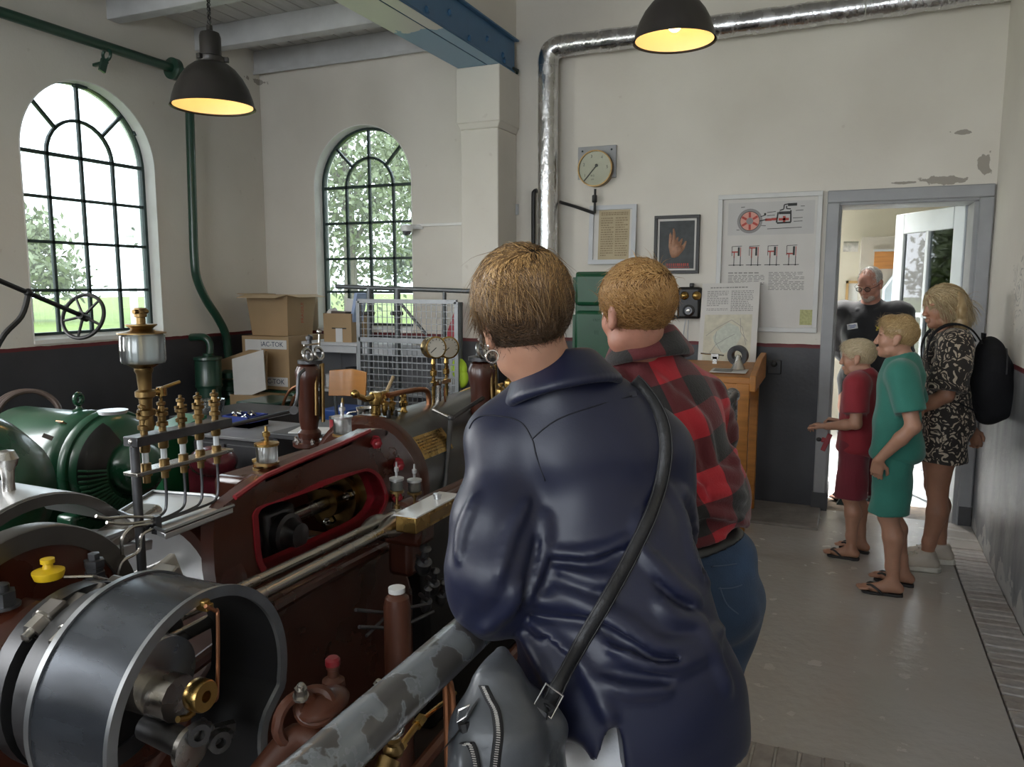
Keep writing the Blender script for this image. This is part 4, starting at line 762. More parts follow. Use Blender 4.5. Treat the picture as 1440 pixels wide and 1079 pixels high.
m = MB(); c = at(468, 935, X=-1.15); m.lathe([(.016, -.12), (.03, -.06), (.028, -.04), (.014, -.03), (.014, -.012), (.017, -.01), (.017, .014), (0, .016)], c, (0, 0, 1), 16); m.build('grease_cup', BROWN2, V); m = MB(); m.lathe([(.019, 0), (.019, .014), (.014, .02), (0, .02)], c, (0, 0, 1), 16); m.build('cap', REDP, V)
for p in ((423, 978), (532, 970)): m = MB(); nut(m, at(*p, X=-1.05), (.2, -.2, 1), .014, .02); m.build('nut', STEEL, V)
c = at(552, 1026, X=-.80); m = MB(); m.torus(c, (.1, -.35, 1), .022, .0035, 24, 6)
u, v, a = _basis((.1, -.35, 1))
for k in range(5): m.tube([c, c+(u*math.cos(k*1.257)+v*math.sin(k*1.257))*.022], .003, 5)
hw = m.build('hand_wheel', STEEL, V); m = MB(); m.lathe([(.007, -.035), (.016, -.032), (.016, -.024), (.008, -.022), (.006, 0)], c, (.1, -.2, 1), 12); m.lathe([(.02, -.06), (.022, -.05), (.014, -.035)], c, (.1, -.2, 1), 12); m.build('spindle', BRASSD, V)
m = MB(); a = at(562, 1052, X=-.80); b = at(590, 1015, X=-.80); m.cyl(a, b, .007); m.lathe([(.012, -.012), (.012, .012)], b, b-a, 6); m.lathe([(.012, -.012), (.012, .012)], a, b-a, 6); b2 = at(640, 975, X=-.80); m.cyl(b, b2, .005); m.build('brass_pipe', BRASS, V)
m = MB(); c = at(548, 1068, X=-.80); m.cyl(c, c+V3((-.02, -.1, -.08)), .02); m.lathe([(.024, 0), (.024, .02)], c, (.0, -.7, -.7), 12); m.build('union', BRASSD, V)
m = MB(); c = at(520, 1058, X=-.84); m.cyl(c, at(490, 1085, X=-.84), .014); m.sph(c, .017, 10); m.build('whistle_valve', BRASSD, V)
m = MB(); m.tube(smooth_path([at(*p, X=-.78) for p in ((608, 975), (615, 952), (625, 955), (628, 990), (630, 1090))], 4), .008, 8); m.tube(smooth_path([at(*p, X=-.76) for p in ((600, 985), (608, 955), (622, 948), (636, 975), (638, 1090))], 4), .007, 8); m.build('copper_pipe', COPPER, V)
m = MB(); m.bx((-1.0, 1.0, -.45), (-.9, 1.5, .25)); m.bx((-1.14, 1.02, -.45), (-1.0, 1.38, .35)); m.bx((-1.62, 1.1, -.45), (-1.1, 1.3, -.3)); m.build('manifold_block', BROWN, V, bevel=.02)
m = MB(); m.tube([at(500, 858, X=-1.3), at(540, 862, X=-1.28), at(600, 850, X=-1.2)], .006, 6); m.tube([at(505, 882, X=-1.28), at(560, 884, X=-1.26), at(610, 860, X=-1.2)], .006, 6); m.tube([at(515, 895, X=-1.28), at(545, 865, X=-1.28)], .005, 6); m.build('drain_lever', DSTEEL, E)
for px, py, s in ((596, 790, 1), (610, 820, .8), (600, 845, .7), (622, 835, .8)):
    c = at(px, py, X=-1.35); m = MB(); m.lathe([(.02*s, -.05), (.03*s, -.03), (.03*s, 0), (.015*s, .01), (.012*s, .05), (.022*s, .06), (0, .07)], c, (.3, -.3, 1), 12); m.cyl(c+V3((-.05, .04, 0)), c+V3((.04, -.05, .02)), .008); m.build('small_valve', DSTEEL, E)
# ---- pit cladding boards along the walkway and railing
RAILM = mat('chipped_grey_rail_paint', (.20, .215, .23), .28, var=.1, scale=12, col2=(.095, .090, .086), edge=(.50, .512), coat=.3, bump=.08, bscale=14, rvar=.06)
rl_ = thing('pipe_railing', 'grey chipped tubular railing that the two onlookers lean on', 'railing', (-.645, 3, 0))
m = MB(); m.tube([(-.645, -.6, .985), (-.645, 2.0, .985), (-.645, 4.84, .985)], .040, 20); m.build('rail', RAILM, rl_)
for y in (-.4, 2.15, 4.80):
    m = MB(); m.tube(smooth_path([(-.645, y, .985), (-.645, y+.03, .94), (-.645, y+.04, .86), (-.645, y+.04, 0)], 3) if y > 4.5 else [(-.645, y, .985), (-.645, y, 0)], .034, 14); m.lathe([(.075, 0), (.075, .012), (.04, .016)], (-.645, y+(.04 if y > 4.5 else 0), 0), (0, 0, 1), 16); m.build('post', RAILM, rl_)
m = MB(); m.sph((-.645, 4.84, .985), .046, 14); m.build('end_cap', RAILM, rl_)
# ---------------------------------------------------------------- things on the back wall
FOIL = mat('crinkled_foil_lagging', (.62, .62, .63), .24, 1.0, var=.12, scale=18, bump=.55, bscale=26, rvar=.1, stretch=(1, 1, .5))
du = thing('foil_duct', 'silver foil-wrapped pipe running along the back wall and down beside the gauge', 'duct', (-2.28, 5.95, 0))
m = MB(); P = [V3((-2.285, 5.95, 0)), V3((-2.285, 5.95, 1.2)), V3((-2.285, 5.95, 2.3)), V3((-2.29, 5.95, 3.38))]; m.tube(smooth_path(P, 10), .080, 26); m.build('riser', FOIL, du)
m = MB(); P = [V3((-2.29, 5.95, 3.36)), V3((-2.285, 5.95, 3.42)), V3((-2.26, 5.95, 3.475)), V3((-2.20, 5.95, 3.50)), V3((-2.14, 5.95, 3.502))]; m.tube(smooth_path(P, 6), .083, 26); m.build('elbow', FOIL, du)
m = MB(); P = [V3((x, 5.94, 3.502-.012*math.sin((x+2.2)*1.1))) for x in np.linspace(-2.15, .825, 40)]; m.tube(P, [.080+.0035*math.sin(i*1.7) for i in range(40)], 26); m.build('run', FOIL, du)
for x in (-1.15, -.02): m = MB(); m.torus((x, 5.94, 3.495), (1, 0, 0), .080, .006, 26, 6); m.build('tape_joint', FOIL, du)
# pendant lamps
LAMPB = mat('dark_bronze_lamp_enamel', (.030, .026, .024), .42, .2, var=.2, coat=.2)
LAMPI = mat('warm_white_lamp_lining', (.85, .74, .52), .5, var=.03)
BULB = mat('lit_lamp_bulb', (1, .8, .5), .5, emit=((1, .60, .22), 14.0))
def lamp(label, rim, R0, ztop, power):
    t = thing('pendant_lamp', label, 'lamp', rim, 'industrial pendant lamps'); c = V3(rim); k = R0/.26
    prof = [(.26, 0), (.264, -.004), (.256, .012), (.246, .055), (.225, .115), (.190, .18), (.148, .232), (.105, .265), (.07, .275)]
    m = MB(); m.lathe([(r*k, z*k) for r, z in prof]+[(r*k-.006, z*k-.004) for r, z in prof[::-1]][:-2]+[(.25*k, .004)], c, (0, 0, 1), 44, caps=False); m.build('shade', LAMPB, t, ang=50)
    m = MB(); m.lathe([((r-.010)*k, (z-.006)*k) for r, z in prof[2:]]+[(0, .262*k)], c, (0, 0, 1), 40, caps=False); m.build('lining', LAMPI, t, ang=60)
    m = MB(); m.lathe([(.082*k, .27*k), (.088*k, .282*k), (.088*k, .305*k), (.066*k, .315*k), (.066*k, .43*k), (.058*k, .455*k), (.02*k, .47*k), (.018*k, .50*k), (0, .50*k)], c, (0, 0, 1), 24); m.build('lamp_holder', LAMPB, t)
    for a in range(3):
        m = MB(); m.box(c+V3((.095*k*math.cos(a*2.1+.5), .095*k*math.sin(a*2.1+.5), 0.293*k)), (.03*k, .03*k, .03*k), (0, 0, a*2.1+.5)); m.build('clip', LAMPB, t, bevel=.003)
    m = MB(); m.sph(c+V3((0, 0, .10*k)), .045*k, 16); m.build('bulb', BULB, t)
    z = c.z+.505*k; m = MB(); i = 0
    while z < ztop:
        m.torus((c.x, c.y, z+.018), (1, 0, 0) if i % 2 else (0, 1, 0), .013, .0035, 10, 5); z += .026; i += 1
    stuff(m.build('chain', BLACK, t)); m = MB(); m.tube([(c.x+.008*math.sin(q*3), c.y+.008*math.cos(q*3), c.z+.5*k+(ztop-c.z-.5*k)*q/12) for q in range(13)], .004, 5); m.build('cable', BLACK, t); m = MB(); m.lathe([(.05, 0), (.05, .02), (.02, .03)], (c.x, c.y, ztop-.028), (0, 0, 1), 16); m.build('ceiling_rose', LAMPB, t)
    l = bpy.data.lights.new('lamp_light', 'POINT'); l.energy = power; l.color = (1, .60, .25); l.shadow_soft_size = .05*k; lo = bpy.data.objects.new('lamp_light', l); COL.objects.link(lo); lo.location = c+V3((0, 0, .03*k)); return t
lamp('dark pendant lamp with glowing warm inside hanging near the left arched window', (-3.86, 4.0, at(299, 151, Y=4.0).z), .262, ZC, 1.5)
lamp('dark pendant lamp with glowing warm inside hanging before the silver pipe at the top', (-.785, 3.6, at(949, 58, Y=3.6).z), .182, ZT, .85)
# big round pressure gauge on its board
c = at(837, 237, Y=YB-.06); g = thing('wall_gauge', 'large round brass-rimmed pressure gauge on a grey board high on the back wall', 'gauge', c)
m = MB(); a = at(814, 208, Y=YB); b = at(867, 250, Y=YB); m.bx((a.x, YB-.02, b.z), (b.x+.0, YB, a.z)); bd = m.build('back_board', GREYPAINT, g, bevel=.003)
m = MB()
for p in ((819, 213), (860, 210)): m.sph(at(*p, Y=YB-.022), .008, 8)
stuff(m.build('screws', IRON, bd)); r = .142
m = MB(); m.lathe([(r*.98, .05), (r*.98, 0), (r*1.0, -.012), (r*.99, -.022), (r*.93, -.022), (r*.92, -.012), (r*.92, .05)], (c.x, YB-.055, c.z), (0, 1, 0), 48); m.build('rim', BRASSD, g)
m = MB(); m.lathe([(0, .0), (r*.93, 0), (r*.93, .05), (0, .05)], (c.x, YB-.062, c.z), (0, 1, 0), 48); m.build('dial', mat('aged_dial', (.58, .56, .46), .45, var=.06), g)
dc = V3((c.x+.012, YB-.064, c.z+.022))
for i, n_ in enumerate('12345'):
    t = R(212-52*i); text('numeral', n_, .034, V3((c.x+.098*math.cos(t), YB-.0635, c.z+.098*math.sin(t))), (1, 0, 0), (0, 0, 1), BLACK, g)
text('dial_lettering', 'KG', .022, (c.x-.02, YB-.0635, c.z-.055), (1, 0, 0), (0, 0, 1), BLACK, g); text('dial_lettering', 'cm', .02, (c.x-.02, YB-.0635, c.z-.082), (1, 0, 0), (0, 0, 1), BLACK, g)
m = MB(); m.bar(dc, dc+V3((-.105, 0, -.118)), .009, .003, up=(0, 1, 0)); m.lathe([(.012, 0), (.012, -.006), (0, -.008)], dc, (0, 1, 0), 12); m.build('needle', BLACK, g)
m = MB(); m.lathe([(0, 0), (r*.92, 0), (r*.92, .002), (0, .002)], (c.x, YB-.072, c.z), (0, 1, 0), 40); m.build('glass', glass('gauge_glass', (.93, .94, .92), .05, .035), g)
m = MB(); q = lambda x, y: at(x, y, Y=YB-.05); P = [q(837, 266), q(836, 300), q(810, 291), q(787, 284)]; m.tube(P[:2], .010, 8); m.lathe([(.016, 0), (.020, .005), (.020, .055), (.012, .06)], q(836, 285), (0, 0, 1), 10); m.build('connector', BLACK, g)
m = MB(); m.tube(P[1:], .013, 8); m.build('feed_pipe', BLACK, g)
m = MB(); m.tube(smooth_path([at(*p, Y=YB-.04) for p in ((755, 268), (751, 270), (750, 280), (750, 345))], 3), .018, 8); o = m.build('black_pipe', BLACK); tag(o, 'thin black pipe bent over at its top, left of the silver duct', 'pipe')
m = MB(); a = at(725, 295, Y=YB); m.box((a.x, YB-.012, a.z), (.065, .024, .09)); o = m.build('junction_box', LIGHTGREY, bevel=.006); tag(o, 'small grey switch box on the wall between white pillar and silver duct', 'switch')
# framed notice and pictures: paper, print in relief of a hair's breadth, frame, glass
PAPER = mat('white_paper', (.60, .58, .55), .7, var=.03); OLDP = mat('yellowed_paper', (.44, .36, .23), .7, var=.08, scale=8); INK = mat('grey_print_ink', (.27, .26, .25), .7); INKB = mat('black_print_ink', (.03, .03, .03), .6); INKR = mat('red_print_ink', (.42, .06, .045), .6); INKP = mat('pink_print_ink', (.62, .30, .24), .6); INKG = mat('grey_wheel_ink', (.25, .24, .24), .6)
class Sheet:
    """flat sheet spanned by three corners; local coordinates u (right) and v (down), 0..1"""
    def __init__(s, tl, tr, bl): s.o = V3(tl); s.u = V3(tr)-s.o; s.v = V3(bl)-s.o; s.n = s.v.cross(s.u).normalized(); s.n = s.n if s.n.y < 0 else -s.n
    def p(s, u, v, h=0.0): return s.o+s.u*u+s.v*v+s.n*h
    def rect(s, m, u0, v0, u1, v1, h0=0.0, h1=.0006):
        vs = [s.p(u, v, h) for h in (h0, h1) for u, v in ((u0, v0), (u1, v0), (u1, v1), (u0, v1))]; m.add(vs, [(0, 1, 2, 3), (4, 5, 6, 7), (0, 1, 5, 4), (1, 2, 6, 5), (2, 3, 7, 6), (3, 0, 4, 7)]); return m
    def frame(s, m, w, h0, h1):
        a = w/s.u.length; b = w/s.v.length; s.rect(m, 0, 0, 1, b, h0, h1); s.rect(m, 0, 1-b, 1, 1, h0, h1); s.rect(m, 0, b, a, 1-b, h0, h1); s.rect(m, 1-a, b, 1, 1-b, h0, h1); return m
    def poly(s, m, pts, h0=.0006, h1=.0012): m.prism([s.p(u, v, h0) for u, v in pts], s.n*(h1-h0)); return m
    def line(s, m, a, b, w, h=.0016): m.bar(s.p(*a, h), s.p(*b, h), w, .0008, up=s.n); return m
    def disc(s, m, u, v, r, h=.001, n=22, r2=None):
        k = r2 or r; m.prism([s.p(u+r*math.cos(2*math.pi*i/n)/s.u.length, v+k*math.sin(2*math.pi*i/n)/s.v.length, h) for i in range(n)], s.n*.0005); return m
    def words(s, m, u0, v0, u1, v1, rows, seed=1, fill=.45):
        """lines of print too small to read: one small bar per word"""
        rg = random.Random(seed); hh = (v1-v0)/rows
        for r in range(rows):
            u = u0; end = u1 if rg.random() > .2 else u0+(u1-u0)*rg.uniform(.5, .9)
            while u < end-.01:
                w = rg.uniform(.018, .06); s.rect(m, u, v0+r*hh, min(u+w, end), v0+r*hh+hh*fill, .0008, .0012); u += w+.012
        return m
def sheet(px, y0, y1=None, lean=0.0):
    a, b, c_ = [at(*p, Y=y0) for p in px]; d = b.z-a.z; b.z = a.z; c_.x = a.x; c_.y = y0-lean; return Sheet(a, b, c_)
s = sheet(((830, 290), (896, 287), (830, 372)), YB-.012, lean=.03)
f = thing('framed_notice', 'yellowed printed notice in a wide pale frame, below the wall gauge', 'picture', s.p(.5, 1))
m = MB(); s.frame(m, .035, -.008, .014); m.build('frame', LIGHTGREY, f); m = MB(); s.rect(m, .03, .03, .97, .97, -.006, 0); m.build('mount', PAPER, f)
m = MB(); s.rect(m, .20, .08, .86, .93, .0, .0007); pp = m.build('paper', OLDP, f)
m = MB(); s.words(m, .25, .12, .82, .18, 2, 3, .6); s.words(m, .25, .21, .52, .88, 17, 4); s.words(m, .56, .21, .82, .88, 17, 5); stuff(m.build('print', mat('faded_brown_ink', (.25, .19, .11), .7), pp))
s = sheet(((921, 304), (985, 300), (921, 385)), YB-.01, lean=.0)
f = thing('hand_poster', 'black framed dark picture of a raised open hand with red lettering', 'picture', s.p(.5, 1))
m = MB(); s.frame(m, .024, -.008, .016); m.build('frame', BLACK, f, bevel=.002); m = MB(); s.rect(m, .03, .03, .97, .97, -.006, 0); m.build('mount', PAPER, f)
m = MB(); s.rect(m, .115, .095, .885, .915, 0, .0007); pic = m.build('picture', mat('charcoal_print', (.045, .05, .052), .6, var=.3, scale=20), f)
SKINP = mat('printed_skin', (.42, .23, .15), .6, var=.15, scale=40)
def uv(x, y): return ((x-115)/690., (y-130)/880.)
m = MB(); s.poly(m, [uv(*p) for p in ((340, 500), (345, 420), (360, 380), (382, 430), (390, 500), (398, 380), (395, 330), (418, 325), (440, 400), (440, 500), (465, 460), (490, 460), (480, 520), (500, 530), (530, 480), (552, 480), (545, 540), (528, 590), (560, 570), (590, 520), (612, 520), (605, 560), (580, 640), (540, 690), (490, 750), (430, 775), (385, 765), (360, 700), (338, 600))]); m.build('hand', SKINP, pic, ang=180)
m = MB()
for a, b in (((392, 500), (398, 385)), ((440, 510), (462, 470)), ((500, 560), (520, 530)), ((450, 615), (520, 600)), ((520, 600), (545, 640)), ((370, 560), (384, 500))): s.line(m, uv(*a), uv(*b), .004)
stuff(m.build('shading_lines', mat('printed_shadow_brown', (.20, .085, .05), .6), pic))
m = MB(); rg = random.Random(2)
for i in range(11): x = 315+i*31; s.rect(m, *uv(x, 855), *uv(x+rg.randint(14, 24), 895), .0008, .0014)
for i in range(13): x = 330+i*26; s.rect(m, *uv(x, 905), *uv(x+rg.randint(10, 18), 925), .0008, .0014)
stuff(m.build('lettering', INKR, pic))
# display panel with the two engine diagrams
s = sheet(((1011, 275), (1158, 269), (1005, 465)), YB-.01, lean=.0)
f = thing('diagram_panel', 'large white framed panel with coloured steam engine diagrams, left of the door', 'poster', s.p(.5, 1))
m = MB(); s.frame(m, .034, -.008, .02); m.build('frame', mat('pale_frame', (.60, .60, .59), .5, var=.05), f, bevel=.003); m = MB(); s.rect(m, .02, .02, .98, .98, -.006, 0); m.build('board', PAPER, f)
def uq(x, y): return ((x-80)/1330., (y-70)/(195*9.0))
P1 = mat('light_grey_print_paper', (.52, .51, .50), .65, var=.03); m = MB(); s.rect(m, .10, .06, .93, .295, 0, .0006); p1 = m.build('upper_sheet', P1, f); m = MB(); s.rect(m, .09, .345, .92, .80, 0, .0006); p2 = m.build('lower_sheet', PAPER, f)
w = uq(500, 410)
for r_, mt, h in ((.088, INKG, .0008), (.070, INKB, .0013), (.066, INKP, .0017), (.024, INKG, .0024)): m = MB(); s.disc(m, w[0], w[1], r_*1.02, h, 32, r_*1.02); m.build('flywheel_drawing', mt, p1)
m = MB()
for k in range(6): a = math.pi*k/3+.5; s.line(m, (w[0]+.026*math.cos(a)/s.u.length, w[1]+.026*math.sin(a)/s.v.length), (w[0]+.064*math.cos(a)/s.u.length, w[1]+.064*math.sin(a)/s.v.length), .016, .0022)
for a, b in (((700, 400), (780, 400)), ((780, 395), (850, 395)), ((870, 400), (1000, 400)), ((940, 360), (940, 440))): s.line(m, uq(*a), uq(*b), .018)
stuff(m.build('red_drawing', INKR, p1)); m = MB()
for a, b, wd in (((620, 415), (720, 395), .008), ((640, 360), (700, 340), .006), ((695, 315), (695, 345), .014), ((860, 310), (845, 440), .010), ((850, 445), (1025, 440), .012), ((1025, 440), (1020, 290), .010), ((870, 320), (1020, 320), .020), ((880, 290), (930, 275), .008), ((930, 275), (935, 220), .008), ((935, 220), (1000, 210), .008), ((965, 270), (1020, 275), .008), ((965, 270), (965, 235), .008), ((980, 222), (1095, 220), .02)): s.line(m, uq(*a), uq(*b), wd)
for a, b in (((730, 515), (1165, 505)), ((380, 235), (430, 230)), ((1140, 245), (1190, 245)), ((1080, 297), (1175, 293)), ((1050, 388), (1170, 385)), ((1060, 430), (1170, 428)), ((720, 310), (830, 300)), ((330, 520), (370, 520)), ((650, 470), (710, 475)), ((720, 350), (820, 345))): s.line(m, uq(*a), uq(*b), .004)
stuff(m.build('black_drawing', INKB, p1)); m = MB(); m2 = MB()
for x in (310, 540, 780, 1020):
    s.line(m, uq(x+60, 740), uq(x+60, 850), .014); s.line(m, uq(x-70, 968), uq(x+130, 968), .005); s.line(m, uq(x, 850), uq(x, 960), .005); s.line(m, uq(x+85, 860), uq(x+85, 975), .005); s.disc(m, *uq(x, 968), .006, .0018, 10); s.disc(m, *uq(x+85, 970), .006, .0018, 10); s.line(m, uq(x-30, 730), uq(x+100, 725), .004); s.line(m, uq(x-30, 730), uq(x-30, 850), .004)
    yy = {310: 800, 540: 750, 780: 798, 1020: 830}[x]; s.line(m2, uq(x-35, yy), uq(x+50, yy), .010); s.line(m2, uq(x, yy), uq(x, 880), .007); s.line(m2, uq(x+85, 740), uq(x+85, 860), .005)
stuff(m.build('black_drawing', INKB, p2)); stuff(m2.build('red_drawing', INKR, p2))
m = MB(); s.words(m, .12, .565, .48, .58, 1, 1, .6); s.words(m, .12, .585, .48, .66, 7, 2); s.words(m, .52, .565, .86, .70, 12, 3); stuff(m.build('print', INK, p2))
m = MB(); s.rect(m, .835, .835, .955, .945, 0, .0008); m.build('label_card', mat('yellow_green_card', (.42, .42, .20), .7, var=.2, scale=60), f)
# leaning map poster
s = sheet(((988, 399), (1069, 397), (972, 522)), YB-.16, lean=.10); s = Sheet(at(988, 399, Y=YB-.06), at(1069, 397, Y=YB-.06), at(980, 522, Y=YB-.22))
f = thing('map_board', 'white information sheet with a pale map, leaning on the pine desk', 'poster', s.p(.5, 1))
m = MB(); s.rect(m, 0, 0, 1, 1, -.006, 0); m.build('board', PAPER, f); m = MB(); s.rect(m, .08, .36, .90, .88, 0, .0006); mp_ = m.build('map', mat('pale_map_print', (.56, .53, .42), .7, var=.12, scale=22), f)
m = MB(); s.poly(m, [(.3, .55), (.5, .45), (.68, .5), (.74, .6), (.62, .74), (.45, .8), (.3, .72), (.24, .62)]); m.build('map_area', mat('pale_blue_map_print', (.50, .53, .46), .7, var=.1, scale=40), mp_)
m = MB()
for a in ([(.12, .6), (.28, .52), (.55, .42), (.74, .5), (.82, .7)], [(.2, .8), (.3, .7), (.5, .62), (.62, .58)], [(.7, .4), (.72, .56), (.84, .66)], [(.3, .55), (.28, .66), (.4, .78)]):
    for p, q_ in zip(a[:-1], a[1:]): s.line(m, p, q_, .003)
stuff(m.build('map_lines', INK, mp_)); m = MB(); s.words(m, .15, .045, .8, .065, 1, 3, .7); s.words(m, .1, .09, .47, .27, 9, 5); s.words(m, .52, .09, .9, .33, 12, 6); s.words(m, .1, .29, .47, .32, 2, 9); stuff(m.build('print', INK, f))
# wall telephone / bell set
c = at(970, 425, Y=YB-.05); f = thing('bell_telephone', 'black wall telephone with two brass bells, beside the map', 'telephone', c)
m = MB(); m.bx((c.x-.088, YB-.10, c.z-.125), (c.x+.088, YB, c.z+.115)); m.build('case', BLACK, f, bevel=.02)
for q in (962, 979): d = at(q, 416, Y=YB-.115); m = MB(); m.lathe([(.034, 0), (.032, -.012), (.022, -.024), (.006, -.028), (.006, -.034), (0, -.035)], d+V3((0, .02, 0)), (0, 1, 0), 22); m.build('bell', BRASS, f)
d = at(968, 437, Y=YB-.11); m = MB(); m.lathe([(.045, .012), (.045, 0), (.03, -.01), (.03, 0), (0, 0)], d, (0, 1, 0), 24); dl = m.build('dial', DSTEEL, f); m = MB(); m.lathe([(.014, -.004), (.012, -.014), (0, -.016)], d, (0, 1, 0), 14); m.build('hub', STEEL, dl)
m = MB(); m.box(at(973, 401, Y=YB-.05), (.03, .05, .03)); m.build('hook', BLACK, f, bevel=.006)
for y_ in (418, 446): a = at(951, y_, Y=YB-.05); m = MB(); m.lathe([(.012, .03), (.014, -.01), (.026, -.02), (.026, -.034), (.012, -.04)], a, (1, 0, 0), 14); m.build('terminal', BLACK, f)
m = MB(); m.tube([at(964, 450, Y=YB-.03), at(961, 470, Y=YB-.02), at(959, 500, Y=YB-.02)], .004, 5); m.tube([at(968, 450, Y=YB-.03), at(967, 475, Y=YB-.02), at(966, 500, Y=YB-.02)], .004, 5); m.build('wires', LIGHTGREY, f)
# green switch cabinet, two stacked doors
GREENC = mat('dark_green_cabinet_enamel', (.010, .072, .032), .38, var=.12, scale=4, coat=.1)
f = thing('switch_cabinet', 'green enamelled switch cabinet on the back wall, behind the man in plaid', 'cabinet', (-1.8, 5.9, 1.0))
x0, x1 = at(809, 400, Y=5.87).x, at(884, 400, Y=5.87).x; Z_ = lambda y: at(840, y, Y=5.85).z
m = MB(); m.bx((x0, 5.86, Z_(512)), (x1+.12, YB, Z_(382))); m.build('body', GREENC, f, bevel=.02)
for a, b in ((384, 430), (437, 508)):
    m = MB(); m.bx((x0+.015, 5.80, Z_(b)), (x1+.10, 5.87, Z_(a))); d = m.build('door', GREENC, f, bevel=.03); m = MB(); m.bx((x0-.005, 5.83, Z_(b-4)), (x0+.014, 5.85, Z_(a+6))); m.build('hinge', GREENC, d)
text('raised_lettering', 'III', .05, (x0+.2, 5.799, Z_(468)), (1, 0, 0), (0, 0, 1), GREENC, d, ext=.003); text('raised_lettering', 'DEF', .035, (x0+.2, 5.799, Z_(450)), (1, 0, 0), (0, 0, 1), GREENC, d, ext=.003)
m = MB(); m.bx((x0+.05, 5.88, 0), (x1+.05, YB, Z_(512))); m.build('pedestal', BLACK, f)
# pine desk with sloping top and bits on it
f = thing('pine_desk', 'orange varnished pine desk with raised edge at the end of the railing', 'desk', (-.75, 5.5, 0))
xa, xb = -1.35, at(1056, 540, Y=5.28).x; zt_ = at(1040, 530, Y=5.3).z; m = MB(); m.prism([(xa, 5.26, zt_), (xb, 5.26, zt_), (xb, 5.85, zt_+.05), (xa, 5.85, zt_+.05)], (0, 0, -.045)); m.build('top', PINE, f, bevel=.006)
m = MB(); m.prism([(xb-.005, 5.24, zt_-.09), (xb-.005, 5.87, zt_-.06), (xb-.005, 5.87, zt_+.12), (xb-.005, 5.60, zt_+.10), (xb-.005, 5.24, zt_+.015)], (.04, 0, 0)); m.build('side_board', PINE, f, bevel=.006)
m = MB(); m.bx((xa, 5.265, zt_-.14), (xb, 5.285, zt_-.04)); m.build('front_board', PINE, f)
for x in (xa+.03, xb-.09):
    for y in (5.25, 5.80): m = MB(); m.bx((x, y, .0), (x+.085, y+.06, zt_-.04)); m.build('leg', PINE, f, bevel=.004)
m = MB(); m.bx((xa, 5.5, .12), (xb-.05, 5.53, .2)); m.build('stretcher', PINE, f)
c = at(1040, 499, Y=5.55); f = thing('cutaway_bearing', 'dark round machine part with a bright metal stud, lying on the pine desk', 'machine part', (c.x, c.y, zt_+.02)); m = MB(); m.lathe([(.036, 0), (.066, 0), (.07, -.01), (.07, -.05), (.036, -.05), (.036, 0)], c, (.25, 1, .1), 28); m.build('ring', DSTEEL, f); m = MB(); m.lathe([(.05, zt_-.0-c.z+.03), (.03, -.05), (.022, -.02), (.016, .0), (0, .004)], c+V3((0, -.05, -.0)), (0, 0, 1), 14); m.build('stud', STEEL, f)
c = at(1024, 524, Y=5.4); s = Sheet(V3((c.x-.12, 5.52, zt_+.026)), V3((c.x+.12, 5.52, zt_+.026)), V3((c.x-.12, 5.36, zt_+.016))); f = thing('photo_sheet', 'grey printed photo sheet lying flat on the pine desk', 'paper', s.p(.5, .5)); m = MB(); s.n = V3((0, 0, 1)); s.rect(m, 0, 0, 1, 1, 0, .003); m.build('sheet', PAPER, f); m = MB(); s.rect(m, .08, .1, .6, .9, .003, .0036); m.build('photo', mat('grey_photo_print', (.16, .15, .14), .4, var=.5, scale=20), f)
m = MB(); c = at(1018, 500, Y=5.55); m.tube([c+V3((-.16, 0, .01)), c+V3((.0, .0, .0))], .006, 6); m.box(c+V3((-.06, 0, -.008)), (.05, .03, .035)); m.box(c+V3((-.06, 0, -.035)), (.03, .03, .05)); o = m.build('metal_rod', STEEL); tag(o, 'thin steel rod fitting lying beside the round machine part on the desk', 'machine part')
# small switch on the dark dado
c = at(1089, 516, Y=YB); f = thing('wall_socket', 'square dark switch plate on the dark dado right of the desk', 'switch', (c.x, YB-.01, c.z)); m = MB(); m.box((c.x, YB-.012, c.z), (.10, .024, .105)); m.build('plate', mat('dark_bakelite', (.03, .03, .032), .35, coat=.3), f, bevel=.006); m = MB(); m.lathe([(.022, 0), (.022, -.02), (.014, -.026), (0, -.026)], (c.x, YB-.024, c.z+.025), (0, 1, 0), 16); m.build('knob', BLACK, f)
# camera dome by the back window, small shelf line
c = at(572, 322, Y=YB-.1); f = thing('security_camera', 'small white dome camera sticking out by the right edge of the back window', 'camera', c); m = MB(); m.lathe([(.05, .02), (.055, .05), (.05, .07), (.02, .08), (0, .08)], c-V3((0, 0, .04)), (0, 0, 1), 20); m.cyl(c+V3((0, 0, .02)), (c.x+.1, YB, c.z+.02), .02); m.build('housing', WHITEPAINT, f); m = MB(); m.sph(c-V3((0, 0, .02)), .04, 14); m.build('dome', mat('smoked_dome', (.10, .10, .11), .1, coat=.5), f)
m = MB(); m.bx((-3.56, YB-.022, at(620, 316, Y=YB).z-.012), (-2.94, YB, at(620, 316, Y=YB).z+.012)); o = m.build('cable_trunking', REVEAL, bevel=.003); tag(o, 'thin white cable trunking on the wall from back window to pillar', 'cable duct')
